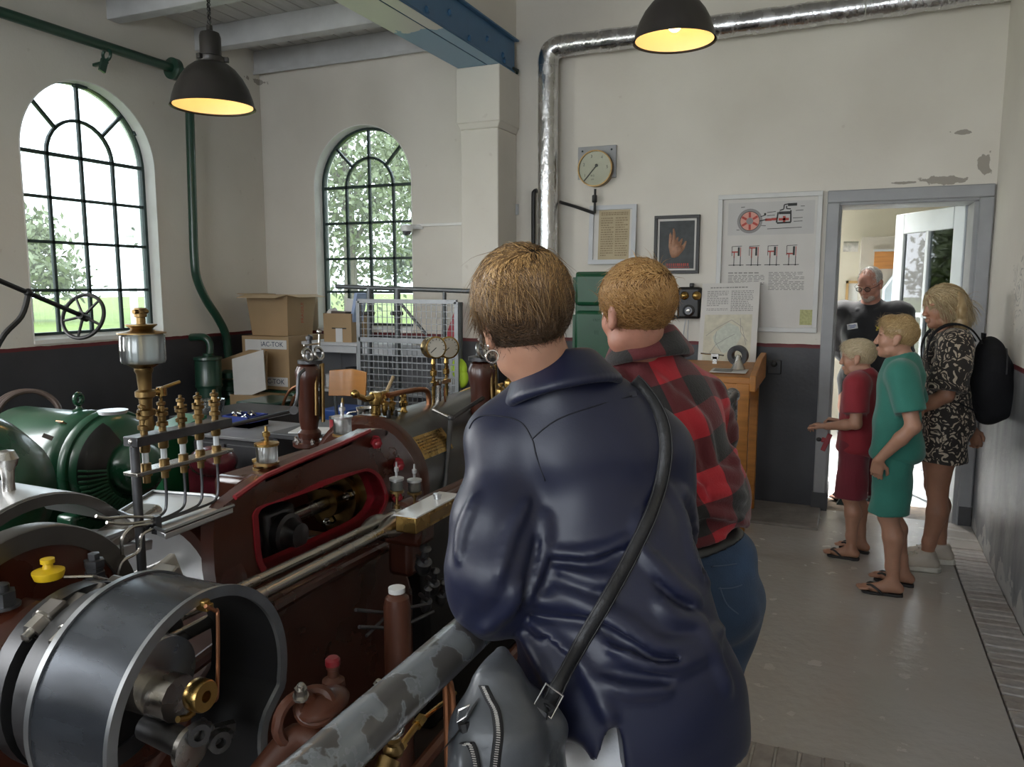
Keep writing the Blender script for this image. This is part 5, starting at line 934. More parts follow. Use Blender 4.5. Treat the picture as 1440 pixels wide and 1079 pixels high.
# ---------------------------------------------------------------- green machinery and clutter on the left
GREEN = mat('mid_green_machine_enamel', (.014, .075, .038), .30, var=.15, scale=4, coat=.45, rvar=.08); GREENL = mat('pipe_green_paint', (.012, .052, .032), .32, var=.12, coat=.4)
c = at(160, 654, X=-3.30); mo = thing('electric_motor', 'dark green electric motor with louvred end and lifting eye, by the left window', 'motor', (-3.6, c.y, -.45))
m = MB(); m.lathe([(.10, .62), (.235, .60), (.25, .57), (.25, .10), (.262, .09), (.262, .02), (.25, .0), (.235, -.02), (.235, .1)], c+V3((-.1, 0, 0)), (-1, 0, 0), 48); m.build('casing', GREEN, mo)
m = MB(); m.lathe([(.268, -.01), (.275, 0), (.275, .035), (.262, .045)], c+V3((0, 0, 0)), (-1, 0, 0), 48); m.build('end_ring', GREEN, mo)
m = MB(); m.lathe([(.258, .0), (.25, .05), (.225, .09), (.17, .12), (.13, .13)], c, (1, 0, 0), 48); eb = m.build('end_bell', GREEN, mo)
m = MB(); m.lathe([(.135, .12), (.13, .18), (.115, .22), (.08, .25), (0, .262)], c, (1, 0, 0), 36); m.build('bearing_cap', GREEN, mo)
m = MB(); m.lathe([(.150, .134), (.18, .118), (.228, .094), (.249, .062)], c, (1, 0, 0), 14, R(-68), R(8), ref=(0, -1, 0), caps=False); lv = m.build('louvre_opening', BLACK, mo, ang=60); m = MB()
for k in range(13):
    t = R(-66+k*6.1)
    for r0, x0_, r1, x1_ in ((.155, .136, .185, .122), (.185, .122, .228, .098), (.228, .098, .250, .066)): m.bar(c+V3((x0_+.008, -r0*math.cos(t), r0*math.sin(t))), c+V3((x1_+.008, -r1*math.cos(t), r1*math.sin(t))), .008, .010, up=(1, 0, 0))
stuff(m.build('louvres', mat('light_green_slat_paint', (.04, .13, .075), .4), lv))
e = c+V3((-.22, 0, .26)); m = MB(); m.lathe([(.03, 0), (.03, .012), (.016, .018), (.012, .03)], e-V3((0, 0, .01)), (0, 0, 1), 16); m.torus(e+V3((0, 0, .055)), (1, .3, 0), .026, .012, 20, 8); m.build('lifting_eye', GREEN, mo)
for x in (-.55, -.12): m = MB(); m.bx((c.x+x, c.y-.24, -.45), (c.x+x+.12, c.y+.24, c.z-.2)); m.build('foot', GREEN, mo, bevel=.02)
m = MB(); m.bar(at(60, 612, X=-3.42), at(74, 617, X=-3.40), .01, .02); m.build('handle', STEEL, mo)
m = MB(); s_ = at(88, 595, X=-3.45); m.box(s_, (.05, .04, .004), (R(-35), 0, 0)); m.build('badge', COPPER, mo)
c = at(-75, 690, X=-3.0); g2 = thing('green_dynamo', 'rounded dark green machine casing cut by the left edge of the picture', 'machine', (c.x, c.y, -.45)); m = MB(); m.lathe([(.0, .35), (.12, .34), (.24, .26), (.29, .12), (.30, 0), (.30, -.5), (0, -.5)], c, (1, 0, 0), 48); m.build('casing', GREEN, g2); m = MB(); m.bx((c.x-.45, c.y-.2, -.45), (c.x+.05, c.y+.2, c.z-.2)); m.build('foot', GREEN, g2, bevel=.02)
m = MB(); a = at(35, 592, X=-4.1)
for k in range(3): m.torus(a+V3((.02*k, 0, .01*k)), (.6, -.6, .35), .17-.01*k, .013, 36, 8)
m.tube([(a.x, a.y+.1, a.z-.15), (a.x, a.y+.12, 0), (a.x, a.y+.12, -.45)], .013, 6); o = m.build('hose_coil', mat('brown_rubber_hose', (.07, .045, .035), .5, var=.2)); tag(o, 'coil of brown hose behind the green motor under the left window', 'hose')
# handwheel on its slanting rod before the window
hw_ = thing('handwheel_lever', 'thin black iron handwheel on a slanting rod before the left window', 'handwheel', (-4.0, 2.5, -.45)); X_ = -4.0
c = at(117, 445, X=X_); ax_ = V3((-.25, .95, -.34)).normalized(); m = MB(); m.torus(c, ax_, .128, .011, 40, 8); u, v, _a = _basis(ax_); m.build('rim', BLACK, hw_)
for k in range(5): m = MB(); d = u*math.cos(k*1.257+.4)+v*math.sin(k*1.257+.4); m.tube([c+d*.02, c+d*.126], [.009, .007], 6); m.build('spoke', BLACK, hw_)
m = MB(); m.lathe([(.024, -.03), (.024, .03)], c, ax_, 12); m.build('hub', BLACK, hw_)
m = MB(); m.tube([at(-60, 369, X=X_), at(0, 395, X=X_), at(40, 412, X=X_), c], .0135, 8); m.sph(at(40, 412, X=X_), .024, 10); m.build('rod', BLACK, hw_)
m = MB(); p = at(0, 480, X=X_); m.tube(smooth_path([at(40, 412, X=X_), at(30, 445, X=X_), p, V3((X_, p.y-.12, 1.1)), V3((X_, p.y-.25, .5)), V3((X_, p.y-.25, -.45))], 5), .015, 8); m.build('stay', BLACK, hw_)
# green air pipe: along the wall, down, and curving to the pump
gp = thing('green_pipe', 'long dark green pipe along the left wall that drops down and curves to the pump', 'pipe', (-5.1, 5.2, .9)); GX = -5.13
m = MB(); a = at(241, 95, X=GX); d = (at(0, 17, X=GX)-a); m.tube([a, a+d, a+d*1.8], .036, 16); m.build('wall_run', GREENL, gp)
m = MB(); m.lathe([(.075, -.03), (.085, -.025), (.085, .025), (.075, .03)], at(244, 97, X=GX), -d, 24); m.build('flange', GREENL, gp)
m = MB(); P = [at(*p, X=GX) for p in ((247, 98), (258, 102), (264, 112), (266, 130), (268, 200), (271, 300), (273, 360), (277, 392), (290, 422), (306, 447), (317, 470), (321, 500), (322, 528))]; m.tube(smooth_path(P, 5), .036, 16); m.build('drop_pipe', GREENL, gp)
m = MB(); b = at(150, 77, X=GX); m.torus(b, (0, 1, -.1), .04, .012, 16, 6); m.bar(b+V3((0, -.02, -.04)), b+V3((0, -.05, -.13)), .05, .02, up=(1, 0, 0)); m.bar(b+V3((0, 0, -.05)), V3((XL, b.y, b.z-.06)), .025, .02); m.build('bracket', GREENL, gp)
pu = thing('green_pump', 'green cast pump with flanged valve at the foot of the green pipe', 'pump', (-5.0, 5.3, 0)); q = lambda x, y: at(x, y, X=-5.05)
c = q(323, 530); zz = lambda y: q(323, y).z
m = MB(); m.lathe([(.05, zz(532)), (.085, zz(531)), (.085, zz(524)), (.045, zz(520))], (c.x, c.y, 0), (0, 0, 1), 20); m.lathe([(.07, zz(545)), (.075, zz(540)), (.09, zz(537)), (.06, zz(534))], (c.x, c.y, 0), (0, 0, 1), 20); m.lathe([(.12, zz(590)), (.10, zz(570)), (.06, zz(556)), (.06, zz(550)), (.085, zz(548)), (.085, zz(543))], (c.x, c.y, 0), (0, 0, 1), 20); m.build('valve_body', GREENL, pu)
m = MB(); m.sph((c.x+.1, c.y, zz(575)), (.16, .16, .15), 16); m.sph((c.x-.1, c.y-.05, zz(582)), (.14, .14, .14), 16); m.bx((c.x-.15, c.y-.2, 0), (c.x+.25, c.y+.2, zz(580))); m.build('pump_body', GREENL, pu)
m = MB(); m.cyl(q(338, 535), q(338, 580), .012); m.cyl(q(338, 535), q(326, 533), .014); m.build('spindle', BROWN2, pu)
c2 = at(292, 500, X=-5.05); m = MB(); z0, z1 = at(292, 545, X=-5.05).z, at(292, 502, X=-5.05).z; m.lathe([(.11, z0), (.115, z0+.02), (.11, z0+.03), (.11, z1-.03), (.118, z1-.02), (.115, z1), (.04, z1+.01), (.04, z1+.03)], (c2.x, c2.y, 0), (0, 0, 1), 28); m.lathe([(.10, 0), (.10, z0)], (c2.x, c2.y, 0), (0, 0, 1), 20); m.build('air_vessel', GREENL, pu)
m = MB(); m.tube(smooth_path([at(295, 498, X=-5.05), at(295, 484, X=-5.06), at(288, 475, X=-5.1), at(276, 474, X=-5.2), at(266, 475, X=-5.3)], 5), .032, 12); m.build('vent_elbow', GREENL, pu)
# cardboard boxes in the corner
CARD = mat('brown_cardboard', (.36, .245, .135), .75, var=.08, scale=3, bump=.1, bscale=20); CARD2 = mat('pale_cardboard', (.50, .37, .23), .75, var=.06); TAPE = mat('white_paper_label', (.62, .62, .62), .6, var=.05); INKBL = mat('dark_blue_label_ink', (.05, .07, .13), .6)
def carton(label, x0, x1, y0, y1, z0, z1, mt=CARD, flaps=True, taper=0.0, open_=True):
    t = thing('cardboard_box', label, 'box', ((x0+x1)/2, (y0+y1)/2, z0)); m = MB(); k = .008
    A = [V3((x0+taper, y0+taper, z0)), V3((x1-taper, y0+taper, z0)), V3((x1-taper, y1-taper, z0)), V3((x0+taper, y1-taper, z0))]; B = [V3((x0, y0, z1)), V3((x1, y0, z1)), V3((x1, y1, z1)), V3((x0, y1, z1))]; c = V3(((x0+x1)/2, (y0+y1)/2, 0))
    Bi = [b+(V3((c.x, c.y, b.z))-b).normalized()*k*1.4 for b in B]; Ai = [a+(V3((c.x, c.y, a.z))-a).normalized()*k*1.4+V3((0, 0, k)) for a in A]
    if open_: m.add(A+B+Bi+Ai, [(0, 1, 5, 4), (1, 2, 6, 5), (2, 3, 7, 6), (3, 0, 4, 7), (0, 3, 2, 1), (4, 5, 9, 8), (5, 6, 10, 9), (6, 7, 11, 10), (7, 4, 8, 11), (8, 9, 13, 12), (9, 10, 14, 13), (10, 11, 15, 14), (11, 8, 12, 15), (12, 13, 14, 15)])
    else: m.add(A+B, [(0, 1, 5, 4), (1, 2, 6, 5), (2, 3, 7, 6), (3, 0, 4, 7), (0, 3, 2, 1), (4, 5, 6, 7)])
    m.build('body', mt, t, ang=25)
    if flaps:
        for (a, b, o) in ((B[0], B[1], V3((0, -1, 0))), (B[1], B[2], V3((1, 0, 0))), (B[3], B[0], V3((-1, 0, .25)))):
            w = (b-a).length*.30; o = o.normalized(); m = MB(); p = [a, b, b+o*w+V3((0, 0, -w*.18))-(b-a)*.04, a+o*w+V3((0, 0, -w*.18))+(b-a)*.04]; m.prism(p, (0, 0, .004)); m.build('flap', CARD2, t)
    return t
yb = 5.45
xa, xb = at(366, 440, Y=yb).x, at(402, 440, Y=yb).x
z1, z0 = at(380, 415, Y=yb).z, at(380, 473, Y=yb).z; zl0 = 0.0
b1 = carton('tall open cardboard box on top of another in the far left corner', -4.99, -4.53, 5.46, 5.86, z0+.002, z1, taper=.03)
b2 = carton('taped cardboard box with white labels under the tall open one', -5.02, -4.50, 5.42, 5.92, z0-.47, z0, open_=False, flaps=False)
for dz in (-.07, -.40):
    m = MB(); m.bx((-4.86, 5.417, z0+dz-.04), (-4.52, 5.42, z0+dz+.04)); m.build('paper_tape', TAPE, b2); text('lettering', 'BAC-TOK', .062, (-4.69, 5.4165, z0+dz), (1, 0, 0), (0, 0, 1), INKBL, b2)
m = MB(); m.bx((-4.98, 5.414, z0-.21), (-4.80, 5.418, z0-.03)); lb = m.build('address_label', TAPE, b2); m = MB(); m.bx((-4.95, 5.412, z0-.19), (-4.85, 5.4145, z0-.165)); m.build('red_bar', INKR, lb)
m = MB(); m.lathe([(0, 0), (.032, 0), (.032, .002), (0, .002)], (-4.80, 5.418, z0-.25), (0, -1, 0), 16); m.build('yellow_sticker', YEL, b2)
m = MB(); m.bx((-4.94, 5.416, z0-.42), (-4.86, 5.42, z0-.22)); m.build('packing_tape', mat('clear_brown_tape', (.40, .33, .27), .25, var=.1), b2)
text('lettering', 'FRAGILE', .05, (-4.529, 5.66, z1-.16), (0, 0, 1), (0, -1, 0), mat('red_stencil', (.45, .10, .05), .7), b1)
m = MB(); m.bx((-5.1, 5.38, 0), (-4.42, 5.98, z0-.475)); o = m.build('green_chest', GREENL, bevel=.02); tag(o, 'dark green low chest under the stack of cardboard boxes', 'chest')
ww = thing('white_carton', 'opened white cardboard carton standing on edge beside the green pump', 'box', (-4.6, 5.0, .5)); m = MB(); p = [at(326, 505, Y=5.12), at(370, 492, Y=5.2), at(374, 548, Y=5.2), at(330, 565, Y=5.12)]; m.prism(p, (-.01, .02, 0)); m.build('white_side', mat('white_carton_board', (.58, .57, .56), .7, var=.05), ww); m = MB(); p = [at(308, 507, Y=5.3), at(350, 492, Y=5.34), at(374, 494, Y=5.26), at(374, 548, Y=5.26), at(312, 550, Y=5.3)]; m.prism(p, (0, .02, 0)); m.build('brown_side', CARD, ww); m = MB(); p0 = at(352, 556, Y=5.15); m.bx((p0.x-.2, 5.12, 0), (p0.x+.2, 5.36, p0.z)); m.build('base', CARD, ww)
# grey shelf unit with a box and oddments
sh = thing('shelf_unit', 'pale grey shelf unit under the back window', 'shelf', (-4.0, 5.8, 0)); xs0, xs1 = at(432, 500, Y=5.6).x, at(510, 500, Y=5.6).x; zs = at(470, 481, Y=5.6).z
m = MB(); m.bx((xs0-.03, 5.56, zs-.03), (-2.95, YB, zs)); m.build('top', LIGHTGREY, sh, bevel=.004); m = MB(); m.bx((xs0, 5.58, zs-.09), (-2.97, 5.61, zs-.03)); m.build('apron', LIGHTGREY, sh)
for x in (xs0, xs1-.05, -3.0): m = MB(); m.bx((x, 5.58, 0), (x+.045, YB-.02, zs-.03)); m.build('side', LIGHTGREY, sh)
zsh = at(470, 545, Y=5.7).z; m = MB(); m.bx((xs0, 5.6, zsh-.025), (-2.97, YB-.02, zsh)); m.build('shelf', LIGHTGREY, sh)
m = MB(); m.bx((xs0, YB-.03, 0), (-2.97, YB-.01, zs)); m.build('back', mat('shelf_back_board', (.14, .14, .15), .6), sh)
x0 = at(455, 460, Y=5.6).x; x1 = at(494, 460, Y=5.6).x; b3 = carton('small cardboard box with books and papers on the grey shelf', x0, x1, 5.6, 5.9, zs, at(475, 441, Y=5.6).z, flaps=False)
m = MB(); m.bx((x0+.13, 5.596, zs+.0), (x0+.20, 5.6, zs+.12)); m.build('label', TAPE, b3); m = MB(); m.bx((x0+.09, 5.597, zs+.115), (x0+.24, 5.6, zs+.125)); m.build('slot', BLACK, b3)
zb = at(475, 441, Y=5.6).z
for nm, lb_, x, w, h, dy, mt, ry in (('white_folder', 'white folder standing in the small cardboard box', .17, .13, .34, 5.75, WHITE_T, .2), ('blue_folder', 'pale blue folder leaning in the small cardboard box', .27, .03, .40, 5.70, mat('pale_blue_card', (.35, .45, .68), .6), .22), ('dark_book', 'dark brown book lying on top in the small cardboard box', .15, .14, .0, 5.66, mat('dark_brown_cover', (.08, .05, .04), .5), 0)):
    m = MB()
    if h: m.box((x0+x+(h-.2)*.1, dy, zs+h/2+.03), (w, .02 if w > .1 else .16, h), (0, ry, 0))
    else: m.box((x0+x, dy, zb+.0), (.15, .10, .035), (0, .05, 0))
    o = m.build(nm, mt, bevel=.003); tag(o, lb_, 'folder' if h else 'book')
m = MB(); m.sph((x0+.03, 5.68, zb-.02), (.045, .05, .06), 10); m.sph((x0+.05, 5.70, zb+.0), (.03, .03, .05), 8); o = m.build('crumpled_paper', WHITE_T); tag(o, 'crumpled white paper poking out of the small cardboard box', 'paper')
for i, (px, py, w, h, mt, nm, lb_) in enumerate(((497, 533, .13, .17, DSTEEL, 'grey_pot', 'dark grey metal pot on the lower shelf under the back window'), (466, 540, .10, .10, TAPE, 'white_cup', 'white plastic tub on the lower grey shelf'), (480, 541, .09, .08, CARD2, 'buff_box', 'small buff tin on the lower grey shelf'), (449, 538, .08, .16, STEEL, 'steel_tin', 'shiny tin at the left end of the lower grey shelf'))):
    c = at(px, py, Y=5.75); m = MB(); m.lathe([(w*.45, 0), (w*.5, .01), (w*.5, h), (w*.53, h+.004), (w*.53, h+.014), (w*.2, h+.02), (0, h+.022)], (c.x, 5.75, zsh), (0, 0, 1), 20); o = m.build(nm, mt); tag(o, lb_, 'tin')
# wire mesh gate with tubular bars, leaning before the shelf
STGREY = mat('galvanised_steel', (.24, .25, .26), .4, .5, var=.12, scale=10); STDK = mat('dark_grey_tube', (.13, .14, .145), .4, .5, var=.2)
fg = thing('mesh_gate', 'grey steel mesh gate standing before the shelf under the back window', 'gate', (-3.2, 5.2, 0)); FY = 5.2; q = lambda x, y: at(x, y, Y=FY)
xl, xr = q(506, 500).x, q(643, 500).x; zt = q(570, 424).z; zm = q(570, 479).z; zz0 = .012
for a, b in (((xl, zz0), (xl, zt)), ((xr, zz0), (xr, zt)), ((xl, zt), (xr, zt)), ((xl, zm), (xr, zm)), ((xl, zz0), (xr, zz0))): m = MB(); m.bar((a[0], FY, a[1]), (b[0], FY, b[1]), .032, .032); m.build('frame_bar', STGREY, fg)
m = MB(); n_ = 20
for i in range(1, n_): x = xl+(xr-xl)*i/n_; m.bar((x, FY, zz0), (x, FY, zt), .005, .005)
z = zz0
while z < zm: m.bar((xl, FY-.008, z), (xr, FY-.008, z), .009, .009); z += .052
while z < zt: m.bar((xl, FY-.008, z), (xr, FY-.008, z), .004, .004); z += .048
stuff(m.build('wire_grid', STGREY, fg))
ru = thing('tube_frame', 'dark grey tubular frame with uprights and a diagonal behind the mesh gate', 'frame', (-3.2, 5.35, 0)); FY2 = 5.34; q = lambda x, y: at(x, y, Y=FY2)
def tb(nm, a, b, r=.019, down=False):
    m = MB(); a = q(*a); b = q(*b); b = V3((b.x, FY2, 0)) if down else b; m.tube([a, b], r, 10); m.build(nm, STDK, ru)
tb('top_tube', (473, 403), (672, 410)); tb('upright', (519, 405), (518, 490), .021, True); tb('upright', (559, 406), (557, 490), .024, True); tb('upright', (625, 409), (623, 490), .015, True); tb('diagonal', (563, 426), (600, 471), .012); tb('upright', (647, 425), (646, 480), .021, True)
for px in (518, 558): m = MB(); c = q(px, 441); m.box(c, (.10, .05, .03)); m.build('clamp', BLACK, ru, bevel=.008)
m = MB(); c0 = q(628, 500); p = [at(642, 428, Y=5.6), at(647, 426, Y=5.6), at(640, 480, Y=5.6), at(624, 480, Y=5.6)]; m.prism(p, (0, .06, 0)); m.bx((p[3].x, 5.58, zs), (p[2].x, 5.68, p[3].z)); o = m.build('warning_triangle', mat('red_plastic', (.45, .03, .05), .35), bevel=.004); tag(o, 'red wedge-shaped plastic warning sign standing on the grey shelf behind the gate', 'sign')
c = at(620, 520, Y=4.95); vs = thing('safety_vest', 'lime yellow vest hung low on the mesh gate behind the gauges', 'vest', (c.x, 5.25, c.z)); m = MB(); m.sph((c.x, 5.235, c.z-.02), (.07, .03, .08), 14); m.sph((c.x+.02, 5.235, c.z-.09), (.06, .03, .08), 14); m.build('cloth', mat('lime_yellow_cloth', (.40, .58, .03), .7, var=.1, bump=.6, bscale=12), vs)
# small table with odds and ends, chair, dark cabinet, tray, hoses
ch = thing('workshop_chair', 'chair with orange-brown plywood back among the clutter behind the engine', 'chair', (-3.2, 4.6, 0)); a = at(463, 522, Y=4.7); b = at(515, 522, Y=4.7); zt = at(487, 520, Y=4.7).z; zb_ = at(487, 558, Y=4.7).z
n_ = 9; A = [V3((a.x+(b.x-a.x)*i/(n_-1), 4.7+.05*math.sin(math.pi*i/(n_-1)), zt-.012*abs(i-4)/4)) for i in range(n_)]; m = MB(); m.strip(A, [V3((p.x, p.y-.02, zb_)) for p in A], (0, .014, 0)); PLY = mat('orange_brown_plywood', (.40, .165, .035), .35, var=.12, scale=3, stretch=(1, 1, 7), coat=.2); m.build('backrest', PLY, ch, bevel=.004); m = MB(); m.box(((a.x+b.x)/2, 4.92, .60), (b.x-a.x+.06, .4, .02)); m.build('seat', PLY, ch, bevel=.006)
for x in (a.x+.03, b.x-.03):
    m = MB(); m.tube([(x, 4.72, zb_+.05), (x, 4.74, .60), (x, 4.70, 0)], .013, 8); m.build('leg', STDK, ch); m = MB(); m.tube([(x, 5.08, .60), (x, 5.12, 0)], .013, 8); m.build('leg', STDK, ch)
m = MB(); c = at(478, 572, Y=4.9); m.box((c.x+.03, 4.92, .665), (.24, .3, .10)); o = m.build('blue_crate', mat('blue_plastic', (.03, .08, .30), .4), bevel=.01); tag(o, 'blue plastic crate lying on the plywood chair seat', 'crate')
cb = thing('grey_cabinet', 'low dark grey cabinet with a worn top behind the brass lubricators', 'cabinet', (-3.4, 3.6, -.45)); c = at(272, 608, Y=3.5); d = at(398, 590, Y=3.7)
DKG = mat('dark_grey_cabinet_paint', (.055, .055, .06), .45, var=.15, scale=4); m = MB(); m.bx((c.x, 3.5, -.45), (d.x, 4.0, c.z-.02)); m.build('body', DKG, cb, bevel=.008); m = MB(); m.bx((c.x-.02, 3.48, c.z-.02), (d.x+.02, 4.02, c.z)); m.build('worktop', mat('worn_grey_top', (.22, .22, .23), .4, var=.2), cb, bevel=.004)
for i in range(2):
    w = (d.x-c.x)/2; m = MB(); m.bx((c.x+i*w+.01, 3.488, -.35), (c.x+(i+1)*w-.01, 3.5, c.z-.05)); dd = m.build('door', DKG, cb, bevel=.004); m = MB(); m.cyl((c.x+i*w+.05, 3.488, .2), (c.x+i*w+.05, 3.46, .2), .012); m.build('knob', STEEL, dd)
zt = c.z; p = at(297, 582, Z=zt); m = MB(); m.bx((p.x-.16, p.y-.18, -.45), (c.x, 4.55, zt-.02)); m.build('end_unit', DKG, cb, bevel=.006); m = MB(); m.bx((p.x-.18, p.y-.2, zt-.02), (c.x-.02, 4.57, zt)); m.build('end_top', cb.children[1].data.materials[0], cb)
p = at(345, 598, Z=zt); tr = thing('blue_tray', 'blue plastic parts tray with small metal bits on the grey cabinet', 'tray', (p.x, p.y, zt)); m = MB(); BP = mat('navy_blue_plastic', (.025, .045, .22), .4, var=.1); w, l, h = .11, .09, .07
for a in (((-w, -l), (w, -l+.008)), ((-w, l-.008), (w, l)), ((-w, -l), (-w+.008, l)), ((w-.008, -l), (w, l))): m.bx((p.x+a[0][0], p.y+a[0][1], zt), (p.x+a[1][0], p.y+a[1][1], zt+h))
m.bx((p.x-w, p.y-l, zt), (p.x+w, p.y+l, zt+.03)); m.build('tray', BP, tr); m = MB(); rg = random.Random(1)
for i in range(14): m.box((p.x+rg.uniform(-.09, .09), p.y+rg.uniform(-.07, .07), zt+.055+rg.uniform(0, .02)), (.03, .015, .012), (rg.random(), rg.random(), rg.random()*3))
stuff(m.build('metal_bits', STEEL, tr))
p = at(297, 582, Z=zt); bw = thing('glass_bowl', 'clear bowl standing at the back of the grey cabinet', 'bowl', (p.x, p.y, zt)); m = MB(); m.lathe([(.0, 0), (.07, 0), (.085, .03), (.095, .09), (.10, .10), (.09, .092), (.08, .03), (0, .008)], p, (0, 0, 1), 28); m.build('bowl', glass('clear_bowl_glass', (.85, .88, .88), .04, .25), bw)
p = at(250, 606, Z=zt); gb = thing('green_cover', 'bright green sheet metal cover beside the clear bowl', 'cover', (p.x, p.y, zt-.3)); m = MB(); m.prism([(p.x-.16, p.y-.15, zt), (p.x+.04, p.y-.15, zt), (p.x+.04, p.y+.2, zt+.07), (p.x-.16, p.y+.2, zt+.07)], (0, 0, -.02)); m.bx((p.x-.16, p.y-.15, -.45), (p.x+.02, p.y+.2, zt-.02)); m.build('cover', mat('bright_green_sheet', (.02, .15, .06), .35, coat=.3), gb)
m = MB(); a = at(365, 575, Y=4.75); m.bx((a.x-.18, 4.72, 0), (a.x+.13, 5.1, a.z+.02)); m.bx((a.x-.20, 4.70, a.z+.02), (a.x+.15, 5.12, a.z+.055)); o = m.build('green_bin', GREENL, bevel=.015); tag(o, 'dark green square bin with lid behind the blue tray', 'bin')
for i, (r_, px) in enumerate(((.19, 425), (.165, 430), (.13, 436))):
    p = at(px, 590, Y=4.65); m = MB(); m.tube([p+V3((r_*math.cos(t)*1.0, .02*i, r_*1.35*math.sin(t))) for t in [R(60+6*k) for k in range(24)]], .011, 8); m.tube([p+V3((r_*math.cos(R(198)), .02*i, r_*1.35*math.sin(R(198)))), V3((p.x-r_*.95, p.y, 0)), V3((p.x-r_*.9, p.y, -.0))], .011, 6); o = m.build('copper_hose', [COPPER, COPPER, mat('grey_hose', (.18, .17, .16), .5)][i]); tag(o, ['outer copper-coloured hose bent over behind the first valve column', 'middle copper-coloured hose bent over behind the first valve column', 'grey inner hose bent over behind the first valve column'][i], 'hose')
zf = 0.0; p = at(398, 618, Y=3.9); m = MB(); m.sph((p.x, 3.3, p.z-.02), (.15, .12, .09), 18); m.bx((p.x-.13, 3.24, -.45), (p.x+.13, 3.36, p.z-.06)); o = m.build('maroon_bag', mat('shiny_maroon_plastic', (.14, .02, .03), .25, var=.3, scale=12, bump=.7, bscale=9, coat=.4)); tag(o, 'shiny maroon plastic bag behind the oil cups', 'bag')
tb_ = thing('side_bench', 'low dark bench behind the engine carrying a steel jug and papers', 'bench', (-2.75, 3.7, 0)); p = at(505, 604, Y=3.75); zt = p.z; m = MB(); m.bx((p.x-.42, 3.45, zt-.03), (p.x+.16, 3.95, zt)); m.build('top', DKG, tb_, bevel=.004)
for x in (p.x-.40, p.x+.11):
    for y in (3.47, 3.9): m = MB(); m.bx((x, y, -.45), (x+.035, y+.035, zt-.03)); m.build('leg', DKG, tb_)
j = thing('steel_jug', 'shiny conical stainless steel jug behind the brass steam cock', 'jug', (p.x+.05, 3.62, zt)); c = at(514, 600, Y=3.66); c = V3((c.x, 3.66, zt)); j.location = c; ORG[j.name] = c.copy(); m = MB(); m.lathe([(.0, 0), (.068, 0), (.070, .01), (.045, .13), (.047, .135), (.055, .15), (.05, .15), (.04, .13), (0, .12)], c, (0, 0, 1), 28); m.build('body', STEEL, j); m = MB(); m.tube(smooth_path([c+V3((-.045, -.02, .125)), c+V3((-.10, -.03, .11)), c+V3((-.10, -.03, .05)), c+V3((-.065, -.02, .03))], 5), .006, 6); m.build('handle', STEEL, j); m = MB(); m.tube([c+V3((.05, 0, .05)), c+V3((.09, .0, .10)), c+V3((.11, 0, .15))], [.014, .010, .007], 8); m.build('spout', STEEL, j)
m = MB(); c = V3((p.x-.22, 3.6, zt)); m.box(c+V3((0, 0, .004)), (.22, .18, .006), (0, 0, .3)); o = m.build('paper_sheet', WHITE_T); tag(o, 'white paper sheet lying on the low bench beside the steel jug', 'paper')
c = V3((p.x-.10, 3.66, zt)); ot = thing('red_tin', 'small dark red tin with shiny lid on the low bench, left of the jug', 'tin', c); m = MB(); m.lathe([(.035, 0), (.035, .07)], c, (0, 0, 1), 18); m.build('body', REDP, ot); m = MB(); m.lathe([(.037, .07), (.037, .085), (0, .09)], c, (0, 0, 1), 18); m.build('lid', STEEL, ot)
m = MB(); a = at(535, 570, Y=4.3); b = at(553, 530, Y=4.5); m.tube([V3((a.x-.1, 4.2, 0)), a, b], .012, 8); o = m.build('wooden_stick', mat('pale_wood', (.45, .34, .2), .6)); tag(o, 'pale wooden stick leaning against the mesh gate', 'stick')
